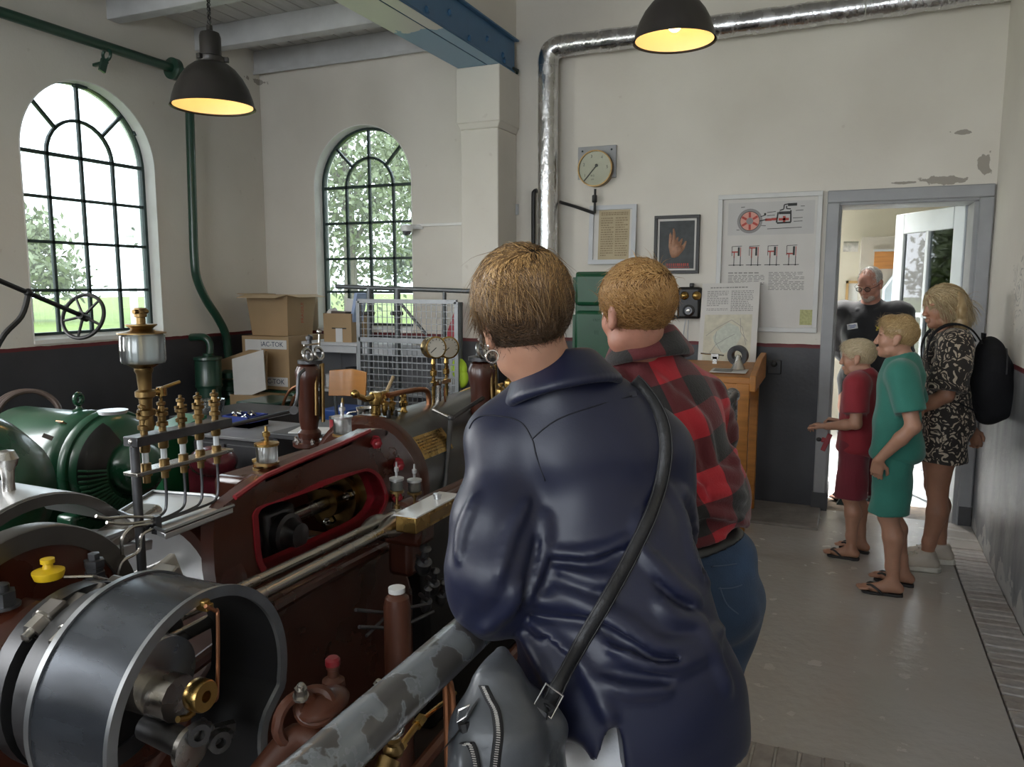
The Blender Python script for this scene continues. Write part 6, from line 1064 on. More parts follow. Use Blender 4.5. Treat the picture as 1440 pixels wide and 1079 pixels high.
# ---------------------------------------------------------------- people: bodies and clothes grown from smooth distance fields
import openvdb
def nv(v): return np.array(v, dtype=np.float64)
class Field:
    """signed distance grid of smoothly joined tapered limbs and ellipsoids"""
    def __init__(s, lo, hi, h):
        s.lo = nv(lo); s.h = h; s.n = np.ceil((nv(hi)-s.lo)/h).astype(int)+1; s.d = np.full(s.n, .25, np.float32)
        s.ax = [s.lo[i]+h*np.arange(s.n[i]) for i in range(3)]
    def _blk(s, lo, hi):
        a = np.clip(np.floor((lo-s.lo)/s.h).astype(int), 0, s.n-1); b = np.clip(np.ceil((hi-s.lo)/s.h).astype(int)+1, 1, s.n)
        if np.any(b <= a): return None, None
        sl = tuple(slice(a[i], b[i]) for i in range(3)); X, Y, Z = np.meshgrid(*[s.ax[i][sl[i]] for i in range(3)], indexing='ij', sparse=True); return sl, (X, Y, Z)
    def _join(s, sl, e, k, op):
        d = s.d[sl]
        if op == 'u': h = np.maximum(k-np.abs(d-e), 0)/k; s.d[sl] = np.minimum(d, e)-h*h*k*.25
        else: e = -e; h = np.maximum(k-np.abs(d-e), 0)/k; s.d[sl] = np.maximum(d, e)+h*h*k*.25
    def cap(s, a, b, ra, rb=None, k=.02, op='u'):
        a = nv(a); b = nv(b); rb = ra if rb is None else rb; r = max(ra, rb)+k+.03
        sl, g = s._blk(np.minimum(a, b)-r, np.maximum(a, b)+r)
        if sl is None: return s
        ab = b-a; L = max(ab@ab, 1e-9); t = np.clip(((g[0]-a[0])*ab[0]+(g[1]-a[1])*ab[1]+(g[2]-a[2])*ab[2])/L, 0, 1)
        e = np.sqrt((g[0]-a[0]-t*ab[0])**2+(g[1]-a[1]-t*ab[1])**2+(g[2]-a[2]-t*ab[2])**2)-(ra+(rb-ra)*t)
        s._join(sl, e.astype(np.float32), k, op); return s
    def chain(s, pts, rs, k=.02, op='u'):
        for i in range(len(pts)-1): s.cap(pts[i], pts[i+1], rs[i], rs[i+1], k, op)
        return s
    def ell(s, c, r, M=None, k=.02, op='u'):
        c = nv(c); r = nv(r); q = max(r)+k+.03; sl, g = s._blk(c-q, c+q)
        if sl is None: return s
        P = [g[i]-c[i] for i in range(3)]
        if M is not None: M = np.array(M); P = [P[0]*M[0][i]+P[1]*M[1][i]+P[2]*M[2][i] for i in range(3)]
        k0 = np.sqrt(sum((P[i]/r[i])**2 for i in range(3))); k1 = np.sqrt(sum((P[i]/r[i]**2)**2 for i in range(3)))+1e-9
        s._join(sl, (k0*(k0-1)/k1).astype(np.float32), k, op); return s
    def cut(s, p, n, k=.006):
        """keep the side of the plane that n points away from"""
        n = nv(n); n = n/np.linalg.norm(n); p = nv(p); g = np.meshgrid(*s.ax, indexing='ij', sparse=True)
        e = ((g[0]-p[0])*n[0]+(g[1]-p[1])*n[1]+(g[2]-p[2])*n[2]).astype(np.float32); h = np.maximum(k-np.abs(s.d-e), 0)/k; s.d = np.maximum(s.d, e)+h*h*k*.25; return s
    def wrinkle(s, amp, freq, seed=0, stretch=(1, 1, 1)):
        rg = np.random.RandomState(seed); g = np.meshgrid(*s.ax, indexing='ij', sparse=True); e = 0
        for i in range(5):
            w = rg.normal(0, 1, 3)*nv(stretch); w = w/np.linalg.norm(w)*freq*(.7+.5*i/2); e = e+np.sin(w[0]*g[0]+w[1]*g[1]+w[2]*g[2]+rg.rand()*6.28+1.5*np.sin(w[1]*.6*g[0]-w[0]*.5*g[2]))/(1+.4*i)
        s.d = s.d+(amp*e*.5).astype(np.float32); return s
    def hit(s, px, py, off=0.0):
        """first surface point seen at pixel (px,py), with its outward normal"""
        d = _F+_R*((px-720)/FPX)-_U*((py-539.5)/FPX); o = nv((0, 0, CAMH)); d = nv(d); T = np.arange(.7, 3.2, .002); P = o+T[:, None]*d; I = np.rint((P-s.lo)/s.h).astype(int); ok = np.all((I >= 1) & (I < s.n-1), axis=1)
        v = np.ones(len(T)); J = I[ok]; v[ok] = s.d[J[:, 0], J[:, 1], J[:, 2]]; w = np.where(v < 0)[0]
        if len(w) == 0: return None, None
        o2 = P[w[0]]; Tf = np.arange(-.012, .004, .0004)/np.linalg.norm(d); Pf = o2+Tf[:, None]*d; Qf = (Pf-s.lo)/s.h; I0 = np.clip(np.floor(Qf).astype(int), 0, s.n-2); Fr = Qf-I0; vf = 0
        for a in (0, 1):
            for b in (0, 1):
                for c in (0, 1): vf = vf+s.d[I0[:, 0]+a, I0[:, 1]+b, I0[:, 2]+c]*np.where(a, Fr[:, 0], 1-Fr[:, 0])*np.where(b, Fr[:, 1], 1-Fr[:, 1])*np.where(c, Fr[:, 2], 1-Fr[:, 2])
        wf = np.where(vf < 0)[0]; p = Pf[wf[0]] if len(wf) else o2; i = I[w[0]]; q = lambda a: s.d[tuple(np.clip(a, 0, s.n-1))]; n = nv([q(i+e)-q(i-e) for e in np.eye(3, dtype=int)*2]); n = n/(np.linalg.norm(n)+1e-9); return V3(p+n*off), V3(n)
    def mesh(s, name, m, parent, attr=None, ang=180):
        g = openvdb.FloatGrid(.25); g.copyFromArray(np.ascontiguousarray(s.d)); r = g.convertToQuads(0.0); P = r[0]*s.h+s.lo; F = r[1][:, ::-1]; return npmesh(name, P, F, m, parent, attr, ang)
def npmesh(name, P, F, m, parent, attr=None, ang=180):
    o0 = nv(ORG.get(parent.name, (0, 0, 0))) if parent is not None and not parent.get('_local') else nv((0, 0, 0))
    me = bpy.data.meshes.new(name); me.from_pydata(np.asarray(P-o0, np.float32), [], np.asarray(F)); me.update(); me.polygons.foreach_set('use_smooth', [True]*len(me.polygons))
    if attr is not None:
        a = me.attributes.new('cloth_uv', 'FLOAT_VECTOR', 'POINT'); a.data.foreach_set('vector', np.asarray(attr(np.asarray(P)), np.float32).ravel())
    me.materials.append(m); o = bpy.data.objects.new(name, me); COL.objects.link(o); o.parent = parent; ORG[o.name] = V3(o0); return o
def strands(name, m, parent, roots, nrm, dirs, length, rad, seed=1, steps=6, lift=.3, grav=.25, curl=.15, push=None, tone=None):
    """hair: thin tapered three-sided locks growing from the scalp, combed along dirs"""
    rg = np.random.RandomState(seed); N = len(roots); p = roots.copy(); d = dirs+nrm*lift+rg.normal(0, curl, (N, 3)); d /= np.linalg.norm(d, axis=1)[:, None]; L = length*rg.uniform(.75, 1.2, N); P = [p.copy()]
    for i in range(steps):
        p = p+d*(L/steps)[:, None]
        if push is not None: p = push(p)
        P.append(p.copy()); d = d+np.array([0, 0, -grav])+rg.normal(0, curl*.5, (N, 3)); d /= np.linalg.norm(d, axis=1)[:, None]
    P = np.stack(P, 1); T = np.gradient(P, axis=1); T /= np.linalg.norm(T, axis=2)[:, :, None]+1e-9; u = np.cross(T, nrm[:, None, :]+1e-4); u /= np.linalg.norm(u, axis=2)[:, :, None]+1e-9; w = np.cross(T, u); K = steps+1
    tp = rad*np.linspace(1, .12, K)[None, :, None]*rg.uniform(.7, 1.3, N)[:, None, None]; R3 = [P+tp*(u*math.cos(a)+w*math.sin(a)*.6) for a in (0, 2.094, 4.189)]; V = np.stack(R3, 2).reshape(-1, 3)
    b = (np.arange(N)[:, None]*K+np.arange(K-1)[None, :]).reshape(-1); F = np.concatenate([np.stack([b*3+i, b*3+(i+1) % 3, (b+1)*3+(i+1) % 3, (b+1)*3+i], 1) for i in range(3)])
    t = rg.uniform(0, 1, N) if tone is None else tone(roots, rg); t3 = np.repeat(t, K*3); A = np.stack([t3, t3*0, t3*0], 1); o = npmesh(name, V, F, m, parent, lambda _: A); return stuff(o) if False else o
def attr_ramp(nt, b, cols, sep='X'):
    at_ = _n(nt, 'ShaderNodeAttribute'); at_.attribute_name = 'cloth_uv'; sp = _n(nt, 'ShaderNodeSeparateXYZ'); nt.links.new(at_.outputs['Vector'], sp.inputs[0]); r = _n(nt, 'ShaderNodeValToRGB'); e = r.color_ramp.elements
    while len(e) < len(cols): e.new(.5)
    for i, c in enumerate(cols): e[i].position = i/(len(cols)-1); e[i].color = rgba(c)
    nt.links.new(sp.outputs[sep], r.inputs[0]); nt.links.new(r.outputs[0], b.inputs['Base Color'])
def hair_mat(name, cols, rough=.38):
    m = mat(name, cols[0], rough, spec=.4, aniso=.3); attr_ramp(m.node_tree, m.node_tree.nodes['Principled BSDF'], cols); return m
SKIN = mat('fair_skin', (.42, .22, .145), .48, var=.07, scale=18, sss=.12, bump=.05, bscale=120); SKINT = mat('tanned_skin', (.36, .175, .108), .48, var=.08, scale=14, sss=.1, bump=.05, bscale=120); SKINR = mat('ruddy_skin', (.46, .215, .15), .48, var=.12, scale=20, sss=.12, bump=.06, bscale=110)
EYEW = mat('eye_white', (.70, .68, .65), .25); EYED = mat('eye_iris', (.05, .07, .09), .15, coat=.6); LIPS = mat('lip_skin', (.42, .16, .13), .45)
def frame(yaw, pitch=0.0, roll=0.0):
    """columns = right, forward, up of a head or body turned to yaw (0 = +Y, positive to the left)"""
    return np.array((Euler((pitch, roll, 0)).to_matrix()).to_4x4().to_3x3()) if False else np.array(Matrix.Rotation(yaw, 3, 'Z') @ Matrix.Rotation(pitch, 3, 'X') @ Matrix.Rotation(roll, 3, 'Y'))
def head(f, c, M, s=1.0, jaw=1.0, nose=1.0, neck=None, nr=.056, old=0):
    """skull, face and ears into field f; c = centre, M = frame, s = scale"""
    c = nv(c); G = lambda x, y, z: c+M@(nv((x, y, z))*s); E_ = lambda p, r, k=.016, op='u': f.ell(G(*p), nv(r)*s, M, k*s, op)
    E_((0, -.017, .032), (.075, .097, .086)); E_((0, .018, -.008), (.067, .073, .086)); E_((0, .030, -.072), (.052*jaw, .054, .046)); E_((0, .066, -.098), (.021, .019, .017)); E_((0, .050, .045), (.052, .040, .045))
    for q in (-1, 1):
        E_((q*.036, .053, -.030), (.026, .026, .028)); E_((q*.030, .079, .020), (.024, .012, .009), .012); E_((q*.046, .02, -.075), (.02, .03, .026))
        E_((q*.031, .098, .001), (.015, .014, .0095), .010, 'd')
        E_((q*.0785, -.008, -.008), (.0085, .019, .031), .006); E_((q*.080, -.018, .006), (.010, .014, .020), .006); E_((q*.078, .0, -.034), (.008, .010, .011), .006); E_((q*.0895, -.004, -.004), (.006, .009, .016), .005, 'd')
        E_((q*.011, .098, -.038), (.009*nose, .010, .008), .008)
    f.cap(G(0, .086, .010), G(0, .106*1.0, -.032), .0085*s, .0125*nose*s, .012*s); E_((0, .090, -.0635), (.022, .010, .0058), .007); E_((0, .088, -.0745), (.019, .010, .0065), .007); E_((0, .099, -.0690), (.020, .006, .0016), .003, 'd')
    if neck is not None: f.cap(G(0, -.022, -.055), neck, nr*s*.98, nr*s*1.08, .03*s)
    return G
def face_bits(root, G, M, s=1.0, brow=(.20, .12, .06), closed=False, lips=True):
    m = MB(); m2 = MB(); Mx = Matrix([list(r) for r in M])
    for q in (-1, 1): e = MB(); e.sph(G(q*.031, .0765, .001), .0122*s, 12); eo = e.build('eye', EYEW, root); e = MB(); e.sph(G(q*.031, .0845, .000), .0056*s, 10); e.build('iris', EYED, eo)
    for q in (-1, 1): b = MB(); b.tube([G(q*.014, .094, .019), G(q*.030, .0945, .025), G(q*.047, .083, .021)], [.0030*s, .0036*s, .0016*s], 6); b.build('eyebrow', mat('eyebrow_hair', brow, .7), root)
    if lips:
        b = MB(); b.sph(G(0, .0935, -.0640), (.0205*s, .0075*s, .0046*s), 12, Mx); b.sph(G(0, .0915, -.0742), (.0180*s, .0075*s, .0054*s), 12, Mx); b.build('lips', LIPS, root)
def hand(f, w, d, n, s=1.0, side=1, curl=.4, k=.006):
    """palm, four bent fingers of different length and a thumb from the palm's side; w wrist, d pointing, n back of hand"""
    w = nv(w); d = nv(d)/np.linalg.norm(d); n = nv(n)-d*(nv(n)@d); n = n/np.linalg.norm(n); x = np.cross(d, n)*side; P = lambda a, b, c: w+(x*a+d*b+n*c)*s
    for i in range(4): f.cap(P(-.022+.015*i, .012, 0), P(-.027+.018*i, .078, 0), .014*s, .0115*s, .010*s)
    for i, (L, r) in enumerate(((.072, .0082), (.082, .0088), (.077, .0086), (.060, .0076))):
        a = P(.028-.018*i, .080, 0); t = curl*(.8+.12*i); pts = [a]; ang = 0
        for j, fr in enumerate((.46, .31, .23)): ang += t; pts.append(pts[-1]+(d*math.cos(ang)-n*math.sin(ang)+x*(.06*(1.5-i))*(j == 0))*L*fr*s)
        f.chain(pts, [r*s, r*.95*s, r*.88*s, r*.74*s], k*s)
    a = P(.026, .022, -.006); b = P(.052, .048, -.014); c = P(.058, .078, -.022); f.chain([a, b, c, P(.054, .100, -.030)], [.0135*s, .0105*s, .0095*s, .0075*s], .008*s)
def sample(o, n, seed, keep):
    """n random points with normals on mesh o, where keep(points) holds (in o's own coordinates)"""
    me = o.data; nvx = len(me.vertices); V = np.zeros(nvx*3); me.vertices.foreach_get('co', V); V = V.reshape(-1, 3); F = np.zeros(len(me.polygons)*4, int); me.polygons.foreach_get('vertices', F); F = F.reshape(-1, 4); a, b, c, d = [V[F[:, i]] for i in range(4)]; cr = np.cross(c-a, d-b); A = np.linalg.norm(cr, axis=1); nr = cr/(A[:, None]+1e-12); ctr = (a+b+c+d)/4; ok = keep(ctr); A = A*ok
    rg = np.random.RandomState(seed); I = rg.choice(len(A), n, p=A/A.sum()); u, v = rg.rand(n, 1), rg.rand(n, 1); return (a[I]*(1-u)+b[I]*u)*(1-v)+(d[I]*(1-u)+c[I]*u)*v, nr[I]
def scalp_hair(root, G, c, M, s, cap_r, hairline, mt, n, L, rad, whorl=(0, -.05, .12), lift=.3, grav=.2, curl=.15, fringe=0.0, seed=3, lo_=None, hi_=None, h=.005, tone=None, capmat=None, steps=6, extra=(), world=True):
    """hair cap over the skull plus combed locks"""
    c = nv(c); f = Field(c-.17*s, c+.17*s, h); E_ = lambda p, r, k=.016: f.ell(G(*p), nv(r)*s, M, k*s)
    E_((0, -.017, .034), nv((.075, .097, .086))+cap_r); E_((0, .035, .05), nv((.055, .045, .045))+cap_r*.6)
    for p_, r_ in extra: E_(p_, r_)
    for pl, nn in hairline: f.cut(G(*pl), M@nv(nn), .012*s)
    for q in (-1, 1): f.ell(G(q*.088, .0, -.012), nv((.024, .024, .038))*s, M, .008*s, 'd')
    o = f.mesh('hair', capmat or mt, root, lambda P: np.zeros((len(P), 3))+.12); org = nv(ORG[o.name]); P, N = sample(o, n, seed, lambda p: np.ones(len(p), bool)); P = P+org
    loc = ((P-c)@M)/s; wv = nv(whorl); t = loc-wv; t[:, 1] += fringe*np.maximum(loc[:, 2]-.05, 0)*12; t = t@M.T; t = t-N*np.sum(t*N, 1)[:, None]; t /= np.linalg.norm(t, axis=1)[:, None]+1e-9
    ln = L(loc)*s; inner = nv((.077, .099, .088))+cap_r
    def push(p):
        q = ((p-c)@M)/s-nv((0, -.017, .034)); r = np.linalg.norm(q/inner, axis=1); bad = r < 1; q[bad] = q[bad]/r[bad][:, None]; return c+((q+nv((0, -.017, .034)))*s)@M.T
    ok = ln > .001
    st = strands('locks', mt, o, P[ok]-N[ok]*.003, N[ok], t[ok], ln[ok], rad*s, seed, steps, lift, grav, curl, push, (lambda r, rg: tone(((r-c)@M)/s, rg)) if tone else None); return o
# ---------------------------------------------------------------- the four visitors by the door (built standing at their own place, facing +Y, then turned)
SHOERUB = mat('black_rubber_sandal', (.02, .018, .018), .6); CREAM = mat('cream_trainer_leather', (.48, .42, .35), .55, var=.08); CREAMS = mat('cream_trainer_sole', (.52, .49, .43), .6)
def cloth(name, col, rough=.8, **k): return mat(name, col, rough, sheen=.25, bump=.15, bscale=180, **k)
def figure(name, label, loc, face, h, hs, skin, legs, arms, build, sleeves=None):
    """a standing person; returns root, body field and joints"""
    rz = math.atan2(-face[0], face[1]); root = thing(name, label, 'person', loc, 'visitors by the door', rz); root['_local'] = 1; J = {}; w = build
    f = Field((-.34*w-.12, -.42, -.01), (.34*w+.12, .50, h+.03), .006)
    J['sh'] = [nv((q*.112*h*w, -.004*h, .800*h)) for q in (-1, 1)]; J['hip'] = [nv((q*.050*h*w, 0, .515*h)) for q in (-1, 1)]
    f.ell((0, 0, .725*h), (.098*h*w, .062*h*w, .105*h), None, .05); f.ell((0, .006*h, .615*h), (.083*h*w, .058*h*w, .095*h), None, .05); f.ell((0, -.008*h, .530*h), (.090*h*w, .066*h*w, .07*h), None, .05)
    f.cap(J['sh'][0]*nv((.8, 1, 1.0)), J['sh'][1]*nv((.8, 1, 1.0)), .036*h*w, None, .04); f.cap((0, -.01*h, .79*h), (0, -.006*h, .845*h), .055*h*w, .034*h, .04)
    J['kn'] = []; J['an'] = []
    for i, q in enumerate((-1, 1)):
        k_, a_ = legs[i]; k_ = nv(k_)*h; a_ = nv(a_)*h; J['kn'].append(k_); J['an'].append(a_); hp = J['hip'][i]
        f.chain([hp, (hp+k_)/2+nv((0, .006*h, 0)), k_], [.056*h*w, .048*h*w, .033*h], .02); f.chain([k_, k_*.70+a_*.30+nv((0, -.010*h, 0)), k_*.25+a_*.75, a_], [.031*h, .034*h, .022*h, .0195*h], .02); f.ell(k_+nv((0, .012*h, 0)), (.024*h, .02*h, .026*h), None, .02)
        t = a_+nv((q*.014*h, .095*h, -a_[2]+.014*h+.012)); f.cap(a_+nv((0, -.018*h, -a_[2]+.020*h+.012)), t, .018*h, .012*h, .025)
        f.cap(a_+nv((0, .01*h, 0)), a_+nv((q*.006*h, .05*h, -a_[2]*.55)), .019*h, .015*h, .025)
        for j in range(5): x = (j-2)*.0085*h; f.cap(t+nv((x, -.01*h, -.002)), t+nv((x*1.15, (.022-.004*abs(j-(1.2 if q > 0 else 2.8)))*h, -.004)), .0062*h, .0055*h, .005)
    for i, q in enumerate((-1, 1)):
        e, w_, hd, bk, cu = arms[i]; e = nv(e)*h; w_ = nv(w_)*h; f.chain([J['sh'][i], J['sh'][i]*.5+e*.5, e], [.036*h*w, .029*h*w, .024*h], .02); f.chain([e, e*.65+w_*.35, w_], [.0235*h, .0235*h, .0155*h], .015); hand(f, w_, hd, bk, hs*.92, q, cu)
    return root, f, J
def torso_cloth(h, w, J, arms, infl, sl, hem, k=.03, flare=0.0, slw=.043):
    f = Field((-.34*w-.12, -.36, hem*h-.08), (.34*w+.12, .42, .88*h), .006); i_ = infl*h
    f.ell((0, 0, .725*h), (.098*h*w+i_, .062*h*w+i_, .105*h+i_), None, .05); f.ell((0, .004*h, .615*h), (.086*h*w+i_*1.3, .060*h*w+i_*1.3, .10*h), None, .05); f.ell((0, -.006*h, .530*h), (.091*h*w+i_*1.4, .067*h*w+i_*1.4, .08*h), None, .05)
    f.cap(J['sh'][0]*nv((.8, 1, 1.0)), J['sh'][1]*nv((.8, 1, 1.0)), .036*h*w+i_, None, .04); f.cap((0, -.01*h, .79*h), (0, -.008*h, .822*h), .055*h*w+i_, .040*h+i_, .03)
    for i in range(2):      # sleeves, each cut off square, then joined to the trunk
        e = nv(arms[i][0])*h; s_ = J['sh'][i]; d = (e-s_)/np.linalg.norm(e-s_); L = np.linalg.norm(e-s_); g = Field((-.34*w-.12, -.36, hem*h-.08), (.34*w+.12, .42, .88*h), .006); g.cap(s_, s_+d*L*sl, .040*h*w+i_, slw*h, k)
        g.cut(s_+d*L*sl, d); f._join((slice(None),)*3, g.d, k, 'u')
    return f
def shorts(h, w, J, infl, top, bot, lw=.062, lw2=.066):
    f = Field((-.3*w-.05, -.3, bot*h-.06), (.3*w+.05, .3, top*h+.05), .006); f.ell((0, -.006*h, .530*h), (.091*h*w+infl*h, .067*h*w+infl*h, .085*h), None, .05); f.ell((0, .002*h, .60*h), (.084*h*w+infl*h*.6, .058*h*w+infl*h*.6, .08*h), None, .05)
    for i in range(2): hp = J['hip'][i]; k_ = J['kn'][i]; f.cap(hp, hp+(k_-hp)*1.15, lw*h*w, lw2*h*w, .025)
    f.cut((0, 0, bot*h), (0, 0, -1)); f.cut((0, 0, top*h), (0, 0, 1)); return f
def sandals(root, J, h):
    for i, q in enumerate((-1, 1)):
        a = J['an'][i]; z = .004; ol = [(-.030, .0), (-.026, .06), (-.034, .13), (-.024, .165), (0, .178), (.024, .165), (.034, .13), (.026, .06), (.030, 0), (.018, -.028), (-.018, -.028)]; s = h*.62*.95; m = MB(); m.prism([(a[0]+x*s*1.15+q*.012*h*y*5, a[1]-.015*h+y*s*1.12, 0) for x, y in ol], (0, 0, .016)); so = m.build('sandal', SHOERUB, root, local=True, bevel=.004); m = MB(); t = a+nv((q*.010*h, .085*h, -a[2]+.014))
        for x in (-1, 1): m.tube(smooth_path([t+nv((0, .012*h, .012)), t+nv((x*.012*h, -.01*h, .026*h)), t+nv((x*.023*h, -.040*h, .012*h)), t+nv((x*.024*h, -.052*h, 0))], 4), .0042*h, 6)
        m.build('strap', SHOERUB, so, local=True)
Hl = lambda f0=.062, b0=-.075, sl=.0: [((0, .075, f0), (0, .9, -.75)), ((0, -.09, b0), (0, .0, -1))]
def floor_at(px, py): return at(px, py, Z=0)
# --- boy in green
h = 1.50; a = floor_at(1251, 838); b = floor_at(1203, 818); fd_ = V3((-1, .06, 0)).normalized(); loc = floor_at(1247, 828); loc.z = 0; hs = .93
arms = [((-.150, -.05, .63), (-.125, .05, .50), (.15, .1, -1), (-1, .2, 0), .5), ((.150, -.06, .635), (.118, .045, .505), (0, .1, -1), (1, .2, 0), .35)]; arms = [arms[0], arms[1]]
root, f, J = figure('person', 'boy in green T-shirt and shorts with short blond hair, hand in his pocket', loc, fd_, h, hs, SKIN, [((-.055, .008, .285), (-.060, -.02, .045)), ((.055, .008, .285), (.062, -.055, .045))], arms, .94)
M = frame(R(-3), R(3)); hc = nv((0, .030, h*.925-.012)); G = head(f, hc, M, hs, .95, .85, (0, -.008*h, .825*h), .050); f.mesh('body', SKIN, root); face_bits(root, G, M, hs, (.30, .20, .10))
GRN = cloth('sea_green_jersey', (.022, .165, .125)); t = torso_cloth(h, .94, J, arms, .017, .74, .46, slw=.052); t.ell((0, -.004*h, .505*h), (.106*h, .088*h, .035*h), None, .03); t.cut((0, 0, .478*h), (0, 0, -1)); t.ell((0, .01*h, .868*h), (.045*h, .05*h, .042*h), None, .01, 'd'); t.wrinkle(.006, 34, 3, (1.4, 1.2, .7)); t.mesh('t_shirt', GRN, root)
s_ = shorts(h, .94, J, .014, .56, .300, .064, .072); s_.wrinkle(.005, 36, 5, (1.4, 1.4, .6)); s_.mesh('shorts', GRN, root); sandals(root, J, h)
HB = hair_mat('blond_boy_hair', [(.34, .22, .095), (.50, .35, .17), (.64, .47, .25)])
scalp_hair(root, G, hc, M, hs, .005, [((0, .085, .055), (0, .9, -.5)), ((0, -.03, -.045), (0, .72, -.9))], HB, 3600, lambda l: np.where(l[:, 2] > .060, .046, .016)+.014*np.maximum(l[:, 1], 0)/.07, .0015, (0, -.07, .10), .75, .04, .30, 1.0, 5, extra=(((0, .035, .088), (.050, .058, .040)), ((0, -.03, .10), (.055, .05, .035))))
# --- boy in red
h = 1.345; hs = .90; loc = floor_at(1197, 781); loc.z = 0; fd_ = V3((-1, .22, 0)).normalized()
arms = [((-.150, -.02, .635), (-.09, .115, .60), (.25, 1, .1), (0, 0, 1), .7), ((.150, -.03, .635), (.115, .105, .595), (-.1, 1, .12), (.4, 0, 1), .8)]
root, f, J = figure('person', 'small boy in red T-shirt and shorts with pale blond hair, holding a red keyring', loc, fd_, h, hs, SKIN, [((-.055, .006, .285), (-.058, -.012, .047)), ((.055, .006, .285), (.062, -.03, .047))], arms, .96)
M = frame(R(4), R(-4)); hc = nv((0, .028, h*.92-.016)); G = head(f, hc, M, hs, .92, .8, (0, -.008*h, .82*h), .050); f.mesh('body', SKIN, root); face_bits(root, G, M, hs, (.45, .33, .18))
RED = cloth('crimson_jersey', (.25, .012, .022)); t = torso_cloth(h, .96, J, arms, .018, .74, .46, slw=.054); t.ell((0, -.004*h, .50*h), (.108*h, .090*h, .035*h), None, .03); t.cut((0, 0, .474*h), (0, 0, -1)); t.ell((0, .01*h, .862*h), (.047*h, .05*h, .042*h), None, .01, 'd'); t.wrinkle(.005, 36, 8, (1.4, 1.2, .7)); t.mesh('t_shirt', RED, root)
s_ = shorts(h, .96, J, .014, .56, .285, .064, .073); s_.wrinkle(.005, 38, 9, (1.4, 1.4, .6)); s_.mesh('shorts', cloth('dark_crimson_cotton', (.16, .010, .022)), root); sandals(root, J, h)
HP = hair_mat('pale_blond_boy_hair', [(.52, .41, .25), (.66, .55, .36), (.78, .67, .48)])
scalp_hair(root, G, hc, M, hs, .007, [((0, .085, .050), (0, .9, -.5)), ((0, -.03, -.045), (0, .72, -.9))], HP, 3200, lambda l: np.where(l[:, 2] > .05, .042, .018)+.014*np.maximum(l[:, 1], 0)/.07, .0015, (0, -.07, .10), .5, .10, .26, 1.0, 6, extra=(((0, .03, .085), (.052, .060, .036)),))
rzm = Matrix.Rotation(root.rotation_euler.z, 3, 'Z'); wl = V3(loc)+rzm@V3((.100*h, .150*h, .592*h)); kt = thing('keyring', 'red toy keyring with a black end dangling from the small boy\'s hand', 'keyring', wl)
m = MB(); m.tube([wl, wl+V3((0, 0, -.05)), wl+V3((-.005, 0, -.08))], .003, 6); m.torus(wl+V3((0, 0, -.03)), (.3, 1, 0), .018, .003, 16, 5); m.build('ring', STEEL, kt); m = MB(); q = wl+V3((-.01, 0, -.13)); m.bar(q+V3((.02, 0, .05)), q+V3((-.02, 0, -.06)), .022, .030); m.bar(q+V3((.02, 0, .0)), q+V3((-.03, 0, .012)), .02, .03); m.build('toy', REDP, kt, bevel=.004); m = MB(); m.sph(q+V3((-.045, 0, .01)), (.018, .012, .014), 10); m.build('end', BLACK, kt)
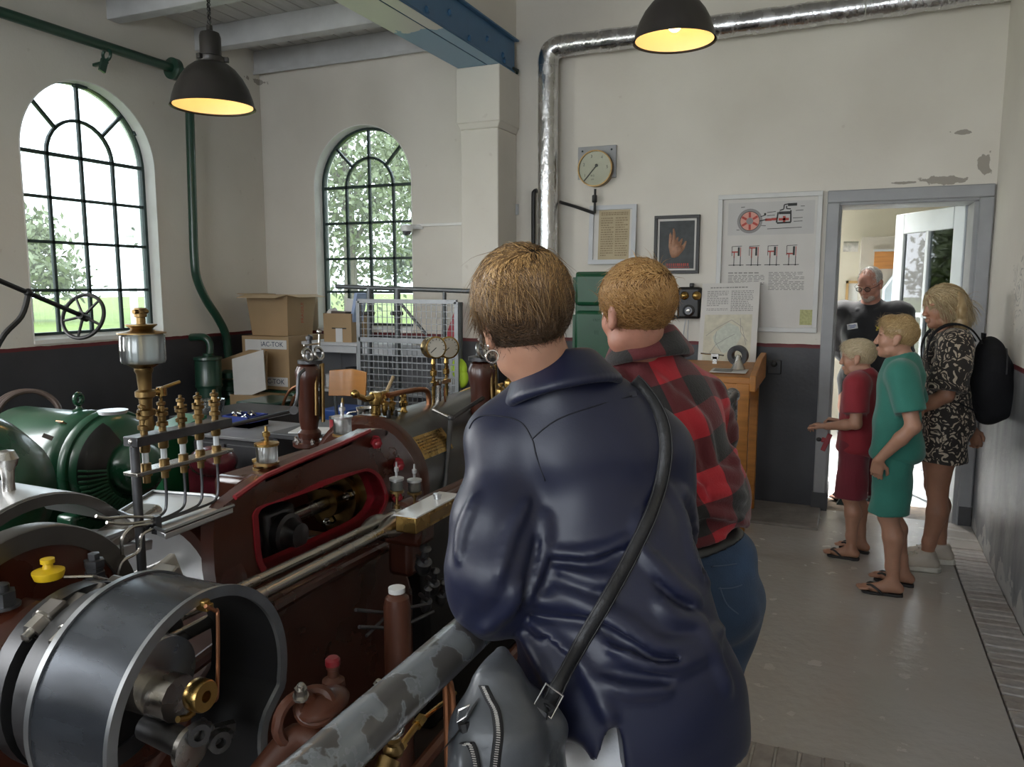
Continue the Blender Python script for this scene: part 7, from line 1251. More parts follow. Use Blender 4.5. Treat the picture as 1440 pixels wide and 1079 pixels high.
# --- woman in the patterned dress
h = 1.66; hs = 1.0; loc = floor_at(1312, 797); loc.z = 0; fd_ = V3((-.93, -.05, 0)).normalized()
arms = [((-.150, .02, .635), (-.10, .12, .56), (.4, .8, -.3), (-.5, .2, .8), .5), ((.158, -.055, .625), (.120, -.110, .485), (-.35, -.35, -1), (.8, -.5, 0), .55)]
root, f, J = figure('person', 'blond woman in a dark dress with cream leaf pattern, smiling, rucksack on her back', loc, fd_, h, hs, SKINT, [((-.050, .01, .285), (-.052, .03, .045)), ((.050, .004, .285), (.052, -.03, .045))], arms, 1.0)
M = frame(R(24), R(-3), R(3)); hc = nv((0, .045, h*.925-.01)); G = head(f, hc, M, hs, .95, .9, (0, -.004*h, .825*h), .052); f.mesh('body', SKINT, root); face_bits(root, G, M, hs, (.22, .14, .07))
def dress_mat():
    m = mat('dark_dress_with_cream_leaves', (.02, .016, .014), .75, sheen=.1); nt = m.node_tree; L = nt.links.new; b = nt.nodes['Principled BSDF']; co = _n(nt, 'ShaderNodeTexCoord').outputs['Object']
    n1 = _n(nt, 'ShaderNodeTexNoise'); n1.inputs['Scale'].default_value = 11; n1.inputs['Detail'].default_value = 1; L(co, n1.inputs['Vector']); sc = _n(nt, 'ShaderNodeVectorMath', operation='SCALE'); sc.inputs[3].default_value = .16; L(n1.outputs[1], sc.inputs[0]); ad = _n(nt, 'ShaderNodeVectorMath', operation='ADD'); L(co, ad.inputs[0]); L(sc.outputs[0], ad.inputs[1])
    v = _n(nt, 'ShaderNodeTexVoronoi', feature='F1'); v.inputs['Scale'].default_value = 13; L(ad.outputs[0], v.inputs['Vector']); mu = _n(nt, 'ShaderNodeMath', operation='MULTIPLY'); L(v.outputs['Distance'], mu.inputs[0]); mu.inputs[1].default_value = 3.0; pp = _n(nt, 'ShaderNodeMath', operation='PINGPONG'); L(mu.outputs[0], pp.inputs[0]); pp.inputs[1].default_value = .5
    w = _n(nt, 'ShaderNodeTexVoronoi', feature='DISTANCE_TO_EDGE'); w.inputs['Scale'].default_value = 24; L(ad.outputs[0], w.inputs['Vector']); gt = _n(nt, 'ShaderNodeMath', operation='GREATER_THAN'); L(pp.outputs[0], gt.inputs[0]); gt.inputs[1].default_value = .27; g2 = _n(nt, 'ShaderNodeMath', operation='GREATER_THAN'); L(w.outputs['Distance'], g2.inputs[0]); g2.inputs[1].default_value = .09; an = _n(nt, 'ShaderNodeMath', operation='MULTIPLY'); L(gt.outputs[0], an.inputs[0]); L(g2.outputs[0], an.inputs[1])
    mx = _n(nt, 'ShaderNodeMix', data_type='RGBA'); L(an.outputs[0], mx.inputs['Factor']); mx.inputs[6].default_value = (.018, .013, .011, 1); mx.inputs[7].default_value = (.46, .38, .29, 1); L(mx.outputs[2], b.inputs['Base Color']); return m
t = torso_cloth(h, 1.0, J, arms, .014, .92, .36, slw=.060); f2 = t
for q in (-1, 1): f2.cap((q*.045*h, -.004*h, .52*h), (q*.047*h, 0, .34*h), .068*h, .074*h, .06)
f2.cut((0, 0, .395*h), (0, 0, -1)); f2.ell((0, .022*h, .872*h), (.045*h, .06*h, .05*h), None, .01, 'd'); f2.wrinkle(.007, 30, 12, (1.5, 1.5, .5)); f2.mesh('dress', dress_mat(), root)
HW = hair_mat('blond_wavy_hair', [(.26, .17, .08), (.50, .38, .21), (.68, .56, .36)]); ho = scalp_hair(root, G, hc, M, hs, .014, [((0, .080, .060), (0, .9, -.35)), ((0, .0, -.035), (0, .78, -.60))], HW, 3600, lambda l: .15-.07*np.clip((l[:, 1]+.03)/.1, 0, 1), .0022, (0, .10, .075), .12, .30, .12, 0, 7, steps=9)
f = Field(hc-.24, hc+.2, .007)
for q in (-1, 1): f.chain([G(q*.055, -.05, .05), G(q*.082, -.045, -.02), G(q*.080, -.045, -.10), G(q*.070, -.04, -.165)], [.04, .032, .032, .02], .02)
f.chain([G(0, -.085, .04), G(0, -.105, -.03), G(0, -.10, -.11), G(0, -.085, -.175)], [.05, .045, .045, .025], .03); f.wrinkle(.008, 70, 4, (1.4, 1.4, .25)); f.mesh('hair_fall', HW, ho, lambda P: np.stack([.16+.12*np.sin(P[:, 0]*260+P[:, 1]*220+3*np.sin(P[:, 2]*30)), P[:, 0]*0, P[:, 0]*0], 1))
for i, q in enumerate((-1, 1)):      # chunky trainers
    an = J['an'][i]; f = Field((an[0]-.09, an[1]-.11, -.005), (an[0]+.09, an[1]+.24, .16), .005); f.cap((an[0], an[1]-.03, .045), (an[0]+q*.02, an[1]+.15, .042), .042, .036, .03); f.cap((an[0], an[1]-.005, .10), (an[0], an[1]+.01, .07), .045, .045, .03); f.cap((an[0], an[1]+.04, .075), (an[0]+q*.012, an[1]+.10, .055), .038, .034, .03); f.cut((0, 0, .03), (0, 0, -1)); f.cut((0, 0, .122), (0, 0, 1)); sh = f.mesh('shoe', CREAM, root); ol = [(-.04, -.06), (-.046, .0), (-.042, .08), (-.050, .14), (-.036, .19), (0, .208), (.036, .19), (.050, .14), (.042, .08), (.046, 0), (.04, -.06), (.018, -.078), (-.018, -.078)]; m = MB(); m.prism([(an[0]+x+q*.1*max(y, 0), an[1]+y, 0) for x, y in ol], (0, 0, .034)); m.build('sole', CREAMS, sh, local=True, bevel=.008); m = MB()
    for j in range(4): y = an[1]+.055+j*.022; zz_ = .112-j*.008; m.tube([(an[0]-.022+q*.01, y, zz_-.004), (an[0]+q*.01, y+.008, zz_+.004), (an[0]+.022+q*.01, y, zz_-.004)], .004, 5)
    m.build('laces', CREAMS, sh, local=True)
bp = thing('rucksack', 'black rucksack worn by the blond woman, bottle in its side pocket', 'rucksack', loc, None, root.rotation_euler.z); bp['_local'] = 1; RK = mat('black_nylon', (.010, .010, .012), .8, var=.3, spec=.25, bump=.25, bscale=60)
f = Field((-.22, -.45, .74), (.22, .04, 1.52), .006); f.ell((0, -.205, 1.13), (.145, .105, .24), None, .05); f.ell((0, -.25, 1.06), (.135, .095, .17), None, .05); f.ell((0, -.30, 1.02), (.10, .05, .12), None, .03); f.ell((.135, -.21, .98), (.03, .06, .09), None, .02); f.wrinkle(.012, 30, 6); f.mesh('bag', RK, bp)
ZP = mat('dark_zip', (.05, .05, .055), .4, .4); m = MB(); m.tube(smooth_path([V3((.14*math.cos(t), -.285+.02*abs(math.cos(t)), 1.17+.13*math.sin(t))) for t in [R(180-15*k) for k in range(13)]], 3), .004, 6); m.build('zip', ZP, bp, local=True)
m = MB(); m.tube(smooth_path([V3((.105*math.cos(t), -.342+.03*abs(math.cos(t)), 1.04+.075*math.sin(t))) for t in [R(180-20*k) for k in range(10)]], 3), .004, 6); m.build('zip', ZP, bp, local=True)
m = MB(); m.torus((0, -.17, 1.385), (0, 1, 0), .035, .007, 14, 6, 0, math.pi); m.build('grab_loop', RK, bp, local=True)
for q in (-1, 1): P = [V3(p) for p in ((q*.085, -.15, 1.33), (q*.090, -.09, 1.405), (q*.098, 0, 1.432), (q*.104, .085, 1.385), (q*.12, .12, 1.28), (q*.135, .09, 1.15), (q*.14, -.02, 1.02), (q*.11, -.14, .95))]; m = MB(); Pm = smooth_path(P, 5); m.strip([p+V3((q*.024, 0, 0)) for p in Pm], [p-V3((q*.024, 0, 0)) for p in Pm], (0, .004, .012)); m.build('shoulder_strap', RK, bp, local=True, ang=180)
m = MB(); m.lathe([(.0, 0), (.032, .004), (.032, .13), (.026, .15), (.014, .17), (.014, .18), (.017, .182), (.017, .205), (0, .207)], (.155, -.21, .93), (0, 0, 1), 18); m.build('bottle', mat('pale_blue_bottle', (.25, .36, .50), .15, coat=.4, col2=(.55, .58, .6), scale=14), bp, local=True)
# --- man in black behind the doorway
h = 1.815; hs = 1.02; loc = at(1226, 394, Y=6.50); loc = V3((loc.x, loc.y, -.008)); fd_ = V3((-.28, -1, 0)).normalized()
arms = [((-.134, -.05, .635), (-.05, -.11, .52), (.8, -.1, -.5), (0, -1, 0), .6), ((.134, -.05, .635), (.05, -.11, .52), (-.8, -.1, -.5), (0, -1, 0), .6)]
root, f, J = figure('person', 'elderly man in black polo shirt with glasses and white stubble, standing in the doorway', loc, fd_, h, hs, SKINR, [((-.052, .008, .285), (-.056, 0, .045)), ((.052, .008, .285), (.056, 0, .045))], arms, 1.04)
M = frame(R(-10), R(-22)); hc = nv((0, .050, h*.925-.008)); G = head(f, hc, M, hs, 1.05, 1.1, (0, -.006*h, .825*h), .056); f.mesh('body', SKINR, root); face_bits(root, G, M, hs, (.40, .38, .35))
BLK = cloth('black_cotton', (.010, .010, .013), .8); t = torso_cloth(h, 1.04, J, arms, .012, .98, .46, slw=.034)
for i in range(2): t.cap(nv(arms[i][0])*h, nv(arms[i][1])*h*.95+nv(arms[i][0])*h*.05, .033*h, .026*h, .02)
t.cut((0, 0, .475*h), (0, 0, -1)); t.ell((0, .02*h, .868*h), (.040*h, .05*h, .035*h), None, .008, 'd'); t.chain([(-.035*h, .045*h, .812*h), (-.042*h, .0, .838*h), (0, -.045*h, .850*h), (.042*h, .0, .838*h), (.035*h, .045*h, .812*h)], [.014, .016, .018, .016, .014], .01); t.wrinkle(.005, 34, 21, (1.4, 1.4, .7)); pol = t.mesh('polo_shirt', BLK, root)
f = Field((-.3, -.25, -.0), (.3, .3, .62*h), .007); f.ell((0, -.008*h, .530*h), (.097*h, .073*h, .08*h), None, .05)
for i in range(2): f.chain([J['hip'][i], J['kn'][i], J['an'][i]], [.062*h, .044*h, .038*h], .03)
f.cut((0, 0, .03), (0, 0, -1)); f.cut((0, 0, .56*h), (0, 0, 1)); f.wrinkle(.004, 30, 22); f.mesh('trousers', cloth('black_trousers', (.012, .012, .014)), root)
for i, q in enumerate((-1, 1)): an = J['an'][i]; f = Field((an[0]-.08, an[1]-.1, -.005), (an[0]+.08, an[1]+.24, .13), .006); f.cap((an[0], an[1]-.03, .04), (an[0]+q*.02, an[1]+.16, .036), .042, .036, .03); f.cap((an[0], an[1], .09), (an[0], an[1]+.02, .05), .045, .045, .03); f.cut((0, 0, .002), (0, 0, -1)); f.mesh('shoe', BLACK, root)
HG = hair_mat('short_grey_hair', [(.35, .33, .30), (.52, .50, .47), (.66, .64, .60)]); scalp_hair(root, G, hc, M, hs, .003, [((0, .03, .052), (0, .75, .35)), ((0, .02, -.045), (0, .70, -.75))], HG, 1500, lambda l: .012+0*l[:, 0], .0015, (0, -.02, .12), .3, .2, .2, 0, 8)
b_ = Field(hc-.17, hc+.17, .004); b_.ell(G(0, .036, -.080), nv((.054, .053, .042))*hs, M, .01); b_.ell(G(0, .068, -.098), nv((.024, .022, .02))*hs, M, .01); b_.cut(G(0, .09, -.050), M@nv((0, .25, .95))); b_.mesh('stubble', mat('white_stubble', (.46, .36, .31), .8, var=.25, scale=160), root)
gl = thing('spectacles', 'dark rimmed spectacles worn by the man in the doorway', 'glasses', loc, None, root.rotation_euler.z); gl['_local'] = 1; Mx = Matrix([list(r) for r in M])
for q in (-1, 1):
    m = MB(); m.tube([V3(G(q*.031+.021*math.cos(a), .108, -.002+.0165*math.sin(a))) for a in [k*math.pi/9 for k in range(18)]], .0022, 6, True); ro = m.build('rim', BLACK, gl, local=True); m = MB(); m.prism([V3(G(q*.031+.020*math.cos(a), .108, -.002+.0155*math.sin(a))) for a in [k*math.pi/9 for k in range(18)]], V3(M@nv((0, .001, 0)))); m.build('lens', glass('spectacle_lens', (.9, .92, .92), .02, .10), ro, local=True)
    m = MB(); m.tube([V3(G(q*.052, .107, .004)), V3(G(q*.080, .07, .006)), V3(G(q*.083, -.005, .006))], .002, 6); m.build('temple', BLACK, gl, local=True)
m = MB(); m.tube([V3(G(-.011, .109, .0)), V3(G(0, .112, .004)), V3(G(.011, .109, .0))], .002, 6); m.build('bridge', BLACK, gl, local=True)
bd = thing('name_badge', 'white name badge with blue print on the black polo shirt', 'badge', loc, None, root.rotation_euler.z); bd['_local'] = 1; rg_ = Matrix.Rotation(R(8), 3, 'X')@Matrix.Rotation(R(12), 3, 'Y'); bc = V3((.085, .130, .745*h)); m = MB(); m.box(bc, (.075, .006, .042), rg_); bo = m.build('card', WHITE_T, bd, local=True, bevel=.002); m = MB()
for i in range(3): m.box(bc+rg_@V3((-.008*(i % 2), .0036, .009-.009*i)), (.05-.008*i, .001, .004), rg_)
stuff(m.build('print', mat('blue_badge_print', (.08, .15, .45), .5), bo, local=True))
m = MB()
for i, (x, z, s) in enumerate(((0, 0, .016), (.018, .01, .012), (.012, -.016, .013), (-.014, -.012, .011), (-.012, .014, .010))): m.sph((-.095+x, .123-abs(x)*.2, .742*h+z), (s*.8, .004, s*.6), 8)
em = m.build('yellow_emblem', mat('yellow_embroidery', (.55, .42, .05), .8), pol, local=True); em['kind'] = 'stuff'
# ---------------------------------------------------------------- the two onlookers at the railing
def A(px, py, D): return nv(at(px, py, D=D))
RT = nv((math.cos(YAW), math.sin(YAW), 0)); FW = nv((-math.sin(YAW), math.cos(YAW), 0)); UP = nv((0, 0, 1))
BM = np.stack([RT, FW, UP], 1)                        # body frame: right, forward, up
def legs_(f, hips, feet, r=(.095, .062, .045)):
    for hp, ft in zip(hips, feet):
        kn = hp*.5+ft*.5+FW*.03; f.chain([hp, kn, ft+UP*.09], r, .03); f.cap(ft+UP*.045-FW*.03, ft+UP*.04+FW*.17, .045, .036, .03)
# ======== woman in navy satin
def ewoman():
    root = thing('person', 'woman with short brown hair in a navy satin blouse, seen from behind at the railing', 'person', (-.30, 1.30, 0), 'onlookers at the railing'); o = V3((0, 0, 0)); hs = 1.0
    hc = A(736, 446, 1.475); Mh = frame(YAW+R(20), R(-8), R(-13)); nk = A(772, 548, 1.52); sl, sr = A(700, 628, 1.52), A(925, 640, 1.58)
    el, wl = A(672, 815, 1.46), A(715, 800, 1.70); er, wr = A(905, 800, 1.72), A(820, 770, 1.92)
    hipc = A(890, 1010, 1.50); base = nv((hipc[0], hipc[1]+.03, 0)); feet = [base-RT*.10, base+RT*.10+FW*.05]; hips = [hipc-RT*.09-UP*.05+FW*.05, hipc+RT*.09-UP*.05+FW*.05]
    lo = np.minimum(np.minimum(hc, el), base)-nv((.42, .42, .02)); hi = np.maximum(np.maximum(hc, wr), base)+nv((.42, .40, .25)); lo[2] = -.01; hi[2] = 1.86
    f = Field(lo, hi, .0065); G = head(f, hc, Mh, hs, .95, .9, nk, .056); f.cap(nk, A(795, 640, 1.58), .056, .07, .03)
    f.ell(A(815, 690, 1.60), (.14, .07, .16), BM, .04); f.ell(A(890, 1000, 1.56), (.14, .08, .13), BM, .04); f.cap(A(815, 690, 1.60), A(890, 1000, 1.56), .08, .09, .04)
    for s_, e, w, q in ((sl, el, wl, -1), (sr, er, wr, 1)): f.chain([s_, e, w], [.048, .040, .027], .02); d = w-e; hand(f, w, d, UP, .95, q, .5)
    legs_(f, hips, feet); f.mesh('body', SKIN, root)
    for q in (-1, 1): e = MB(); e.sph(G(q*.031, .081, .001), .0122, 12); eo = e.build('eye', EYEW, root); e = MB(); e.sph(G(q*.031, .0885, 0), .0058, 10); e.build('iris', EYED, eo)
    t = Field(lo-nv((0, 0, -.0)), hi-nv((0, 0, .26)), .0065)
    t.ell(A(812, 660, 1.545), (.182, .125, .20), BM, .07); t.cap(A(712, 622, 1.54), A(915, 628, 1.58), .080, .074, .05); t.cap(A(775, 552, 1.52), A(718, 612, 1.54), .058, .066, .05); t.cap(A(785, 548, 1.53), A(905, 612, 1.57), .060, .060, .05); t.cap(A(785, 540, 1.525), A(800, 640, 1.53), .066, .10, .04)
    t.ell(A(845, 800, 1.53), (.190, .130, .17), BM, .07); t.ell(A(868, 880, 1.50), (.185, .135, .16), BM, .07); t.ell(A(888, 985, 1.475), (.212, .155, .19), BM, .07); t.cap(A(888, 1000, 1.50), A(900, 1120, 1.53), .165, .19, .06); t.cap(A(808, 1000, 1.49), A(800, 1120, 1.52), .11, .12, .06); t.cap(A(955, 985, 1.50), A(975, 1110, 1.53), .105, .12, .06)
    t.chain([A(714, 632, 1.53), A(702, 730, 1.49), A(694, 800, 1.46), A(692, 838, 1.48)], [.078, .086, .086, .074], .03); t.chain([A(688, 838, 1.48), A(710, 830, 1.60), A(722, 815, 1.68)], [.072, .06, .05], .03)
    t.chain([A(920, 645, 1.58), A(925, 740, 1.66), A(900, 800, 1.74)], [.080, .082, .07], .03); t.cap(A(900, 800, 1.74), A(835, 775, 1.90), .07, .05, .03)
    pz = A(1000, 1090, 1.36); zc = pz[2]; t.cut(pz, (-.02*RT[0], -.02*RT[1], -1))
    s0 = A(867, 1024, 1.30); s1 = A(861, 1115, 1.30)     # slit of the tails
    for k in range(26): p = s0+(s1-s0)*k/25-FW*.05; t.cap(p, p+FW*.30, .001+.0010*k, None, .003, 'd')
    t.cap(A(800, 1075, 1.30), A(802, 1075, 1.40), .032, None, .02, 'd'); t.cap(A(780, 1085, 1.30), A(782, 1085, 1.40), .035, None, .02, 'd')
    t.cut(nk+UP*.045, nv(UP)*1.0+FW*.25)
    base_d = t.d.copy(); folds = []
    def C4(p): return (600+p[0]/2.575, 660+p[1]/2.575)
    for pts, r, up in (([(430, 300), (560, 312), (660, 290), (720, 250)], .010, 1), ([(360, 470), (480, 480), (590, 498), (720, 560), (820, 632), (930, 645), (1040, 600), (1100, 555)], .014, 1), ([(470, 435), (590, 495)], .010, 1), ([(380, 550), (480, 640), (550, 690)], .012, 1), ([(355, 600), (420, 710), (460, 790)], .012, 1), ([(660, 640), (760, 690), (860, 715), (960, 690), (1060, 640)], .014, 1), ([(620, 765), (740, 805), (870, 800)], .012, 1), ([(800, 310), (840, 360), (910, 430), (980, 480)], .012, 1), ([(870, 60), (920, 180), (975, 350), (1050, 440)], .012, 1), ([(900, 70), (950, 140), (990, 300)], .010, 1), ([(330, 420), (300, 500), (200, 590)], .012, 1), ([(175, 100), (130, 230), (115, 330)], .010, 1), ([(430, 160), (420, 300), (350, 460)], .014, 1), ([(370, 110), (300, 250), (260, 400)], .010, 1), ([(500, 540), (640, 560), (760, 640)], .009, 1), ([(980, 560), (1040, 680), (1090, 800)], .012, 1), ([(560, 700), (640, 850), (680, 930)], .009, 1), ([(780, 150), (760, 240), (800, 330)], .009, 1), ([(480, 360), (600, 400), (690, 400)], .009, 1), ([(840, 480), (900, 540), (1000, 560)], .011, 1),
                       ([(360, 525), (480, 545), (600, 560), (720, 620), (830, 690), (950, 690)], .008, -1), ([(440, 330), (600, 345), (700, 300)], .007, -1), ([(650, 590), (720, 640)], .008, -1), ([(640, 730), (760, 750), (880, 760)], .008, -1), ([(890, 100), (950, 260), (1000, 400)], .009, -1), ([(400, 250), (370, 400), (320, 520)], .010, -1), ([(820, 400), (900, 470), (960, 500)], .007, -1), ([(420, 600), (520, 700)], .007, -1)):
        P = []; px = [C4(p) for p in pts]; Q = smooth_path([V3((x, y, 0)) for x, y in px], 4)
        for q in Q:
            t_d = t.d; t.d = base_d; p, n = t.hit(q.x, q.y); t.d = t_d
            if p is not None: P.append((nv(p), nv(n)))
        if len(P) < 3: continue
        m_ = len(P); rr = [.62*r*math.sin(math.pi*(i+.6)/(m_+.2))**.8 for i in range(m_)]
        if up > 0: pp = [p-n*(rr[i]*.35) for i, (p, n) in enumerate(P)]
        else: pp = [p+n*(rr[i]*.35) for i, (p, n) in enumerate(P)]
        for i in range(m_-1):
            if np.linalg.norm(pp[i+1]-pp[i]) < .05: t.cap(pp[i], pp[i+1], rr[i], rr[i+1], (.020 if up > 0 else .014), 'u' if up > 0 else 'd')
    t.wrinkle(.0035, 30, 31, (.7, .7, 1.3))
    SAT = mat('navy_satin', (.0055, .0078, .029), .42, var=.06, spec=.48, sheen=.05, bump=.03, bscale=300); bs = t.mesh('blouse', SAT, root); bs.modifiers.new('soft', 'SMOOTH').iterations = 2
    # stand-and-fall collar round the neck
    n0 = A(787, 530, 1.505); cl = Field(n0-.16, n0+.16, .004); ax_ = UP*.92+FW*.30-RT*.22; ax_ /= np.linalg.norm(ax_); u_ = np.cross(ax_, FW); u_ /= np.linalg.norm(u_); v_ = np.cross(ax_, u_)
    for k in range(56):
        a0, a1 = k*math.pi/28, (k+1)*math.pi/28; pt = lambda a, h_, r: n0+FW*.015+u_*r*.98*math.cos(a)+v_*r*1.02*math.sin(a)+ax_*h_
        for h_, r, w in ((.025, .073, .0055), (.017, .077, .007), (.008, .082, .008), (-.002, .0875, .0085), (-.012, .094, .0085), (-.021, .101, .008), (-.030, .1075, .007), (-.037, .112, .0055)): cl.cap(pt(a0, h_, r), pt(a1, h_, r), w, None, .010)
    cl.mesh('collar', SAT, root)
    def seam(nm, pts, mt, r=.0014):
        P = [t.hit(600+x/3, 320+y/3, .0008)[0] for x, y in pts]; P = [p for p in P if p is not None]; m = MB(); m.tube(smooth_path(P, 6), r, 5); return m.build(nm, mt, root, ang=180)
    STI = mat('navy_seam', (.003, .004, .012), .6); seam('seam', [(445, 893), (500, 845), (570, 802), (700, 757), (850, 716), (888, 706)], STI); seam('seam', [(180, 850), (200, 815), (240, 795), (330, 800), (400, 825), (445, 893), (462, 960), (500, 1070)], STI)
    p, n = t.hit(888, 557, .001); m = MB(); m.bar(p-V3(RT)*.009, p+V3(RT)*.009+V3(UP)*.004, .012, .0015, up=n); m.build('loop_tag', mat('dark_tag', (.02, .02, .03), .5), root)
    f2 = Field(lo, nv((hi[0], hi[1], zc+.16)), .008); f2.ell(hipc-UP*.06, (.165, .12, .12), BM, .05)
    for hp, ft in zip(hips, feet): f2.chain([hp, hp*.5+ft*.5+FW*.02, ft+UP*.10], (.115, .085, .07), .03)
    f2.cut((0, 0, .08), (0, 0, -1)); f2.mesh('trousers', cloth('white_denim', (.68, .69, .72), .8), root); m = MB()
    for ft in feet: ol = [(-.04, -.07), (-.045, .05), (-.05, .14), (-.03, .20), (.03, .20), (.05, .14), (.045, .05), (.04, -.07)]; m = MB(); m.prism([V3(ft+RT*x+FW*y+UP*.001) for x, y in ol], (0, 0, .03)); m.build('shoe_sole', CREAMS, root, bevel=.006)
    for q in (-1,): c = V3(G(q*.084, -.008, -.056)); m = MB(); m.torus(c, V3(RT)*.35-V3(FW)*.94, .0120, .0018, 30, 6); m.build('hoop_earring', mat('silver_hoop', (.75, .73, .70), .15, 1.0), root); m = MB(); m.sph(V3(G(q*.083, -.004, -.035)), .0035, 8); m.build('ear_stud', BRIGHT, root)
    HBR = hair_mat('brown_hair_with_golden_streaks', [(.028, .015, .007), (.085, .045, .020), (.26, .145, .055), (.58, .36, .15)], .32)
    tone = lambda l, rg: np.clip(.10+.30*rg.rand(len(l))**1.5+np.clip((l[:, 2]+.01)/.10, 0, 1)*(.22+.55*rg.rand(len(l))**1.3), 0, 1)
    L = lambda l: np.where(l[:, 2] < -.045, .018+.20*np.maximum(l[:, 2]+.10, 0), .045+.040*np.clip((l[:, 2]+.02)/.1, 0, 1))*np.where(np.abs(l[:, 0]) > .055, np.where(l[:, 2] < .025, .38, .65), 1)
    scalp_hair(root, G, hc, Mh, hs, .016, [((0, .080, .055), (0, .9, -.5)), ((0, -.04, -.082), (0, .52, -.9)), ((-.072, -.05, -.050), (-.75, 0, -.65)), ((.072, -.05, -.050), (.75, 0, -.65))], HBR, 10500, L, .00105, (.01, .10, .10), .46, .17, .20, .3, 11, h=.004, tone=tone, capmat=mat('dark_hair_base', (.022, .012, .006), .6), steps=7)
    return root, t, G
WOM, WT, WG = ewoman()
# ======== her slate leather bag with cross strap
def ebag():
    t = WT; LE = mat('slate_leather', (.062, .067, .076), .36, var=.22, scale=7, rvar=.1, bump=.22, bscale=22, coat=.12); ST = mat('black_strap_leather', (.014, .014, .016), .48, var=.2, bump=.3, bscale=60); ZM = mat('zip_metal', (.62, .62, .63), .25, 1.0); TAPE_ = mat('zip_tape', (.012, .012, .014), .7)
    root = thing('leather_bag', 'slate grey leather bag with zips hanging at the woman\'s left hip on a cross strap', 'bag', (-.42, 1.15, .7)); D = 1.27
    lo = A(710, 1050, D)-nv((.26, .26, .30)); hi = A(710, 1050, D)+nv((.26, .26, .30)); f = Field(lo, hi, .004); a = lambda x, y, d=D: A(x, y, d)
    f.chain([a(706, 918, 1.33), a(702, 960, 1.30), a(706, 1030, 1.27), a(712, 1130, 1.26)], [.006, .040, .068, .085], .03); f.chain([a(720, 960, 1.33), a(748, 1020, 1.31), a(752, 1130, 1.30)], [.02, .045, .06], .03); f.chain([a(690, 960, 1.27), a(668, 1030, 1.25), a(664, 1130, 1.25)], [.018, .035, .045], .03); f.cap(a(758, 1010, 1.31), a(776, 1028, 1.29), .020, .022, .02); f.cap(a(765, 1040, 1.29), a(768, 1130, 1.28), .028, .035, .02)
    f.chain([a(722, 955, 1.30), a(735, 990, 1.275), a(758, 1008, 1.28)], [.006, .010, .010], .012); f.chain([a(728, 975, 1.29), a(745, 1002, 1.275), a(770, 1018, 1.27)], [.005, .007, .007], .010); f.cap(a(716, 985, 1.25), a(724, 1090, 1.22), .006, .009, .014); f.cap(a(740, 1030, 1.26), a(728, 1100, 1.23), .006, .008, .014)
    f.ell(a(652, 1085, 1.215), (.024, .03, .055), BM, .015); f.wrinkle(.004, 55, 41, (1, 1, .5)); f.mesh('bag', LE, root)
    def zipper(pts, nm):
        P = [f.hit(x, y, .001)[0] for x, y in pts]; P = [p for p in P if p is not None]; P = smooth_path(P, 6); m = MB(); V = [V3(RT)*.009]*len(P); m.strip([p-V3(RT)*.008 for p in P], [p+V3(RT)*.008 for p in P], -V3(FW)*.002); z = m.build(nm, TAPE_, root, ang=180); m = MB(); acc = 0
        for q0, q1 in zip(P[:-1], P[1:]):
            d = (q1-q0); L_ = d.length; k = 0
            while acc < L_: c = q0+d*(acc/L_)-V3(FW)*.0035; m.box(c, (.0062, .003, .0020), (0, R(8), YAW)); acc += .0034
            acc -= L_
        stuff(m.build('zip_teeth', ZM, z)); return z
    zipper([(680, 964), (688, 982), (697, 1000), (701, 1030), (698, 1060), (694, 1095)], 'zip'); zipper([(653, 1046), (660, 1044), (665, 1058), (669, 1080), (672, 1098)], 'zip')
    m = MB(); P = [a(668, 988, 1.235), a(655, 1012, 1.22), a(640, 1035, 1.215), a(629, 1046, 1.215)]; P = [V3(p) for p in P]; w = V3(UP)*.008+V3(RT)*.006; m.strip([p-w for p in P], [p+w for p in P], -V3(FW)*.004); m.tube([V3(a(652, 1016, 1.22)), V3(a(655, 1030, 1.22)), V3(a(650, 1040, 1.22))], .010, 8); m.build('leather_tab', ST, root)
    m = MB(); c = V3(a(651, 1004, 1.215)); m.tube([c+V3(RT)*x+V3(UP)*z for x, z in ((-.010, -.014), (.006, -.004), (.010, .014), (-.006, .006))], .0022, 6, True); m.build('buckle', ZM, root)
    # cross strap: follows the blouse up to the right shoulder
    pts = [(770, 1008), (772, 990), (786, 962), (815, 910), (848, 853), (880, 795), (907, 733), (924, 685), (932, 640), (930, 605), (920, 578), (902, 552), (888, 538)]; P = []; N = []
    for x, y in pts:
        p, n = t.hit(x, y)
        if p is None: continue
        P.append(p+n*.007 if y < 960 else V3(a(x, y, 1.30))); N.append(n)
    P[0] = V3(a(769, 1010, 1.262)); P = smooth_path(P, 6); m = MB(); Lp = []; Rp = []
    for i, p in enumerate(P):
        T = (P[min(i+1, len(P)-1)]-P[max(i-1, 0)]).normalized(); n = -V3(FW); w = T.cross(n).normalized()*.0135; Lp.append(p-w); Rp.append(p+w)
    m.strip(Lp, Rp, -V3(FW)*.003); m.build('strap', ST, root, ang=180)
    for k in (.0115, -.0115):
        m = MB(); m.tube([(l*(.5+k/.027)+r*(.5-k/.027))-V3(FW)*.0036 for l, r in zip(Lp, Rp)], .0007, 4); m.build('stitching', mat('grey_stitch', (.07, .07, .075), .7), root, ang=180)
    c = V3(a(771, 986, 1.272)); d = (V3(a(790, 952, 1.29))-c).normalized(); w = d.cross(V3(FW)).normalized(); m = MB(); m.tube([c+w*x*.018+d*z*.020 for x, z in ((-1, -1), (1, -1), (1, 1), (-1, 1))], .0022, 6, True); m.build('buckle', ZM, root); m = MB(); m.bar(c-d*.018, c-d*.05, .024, .004, up=FW); m.build('strap_end', LE, root)
ebag()
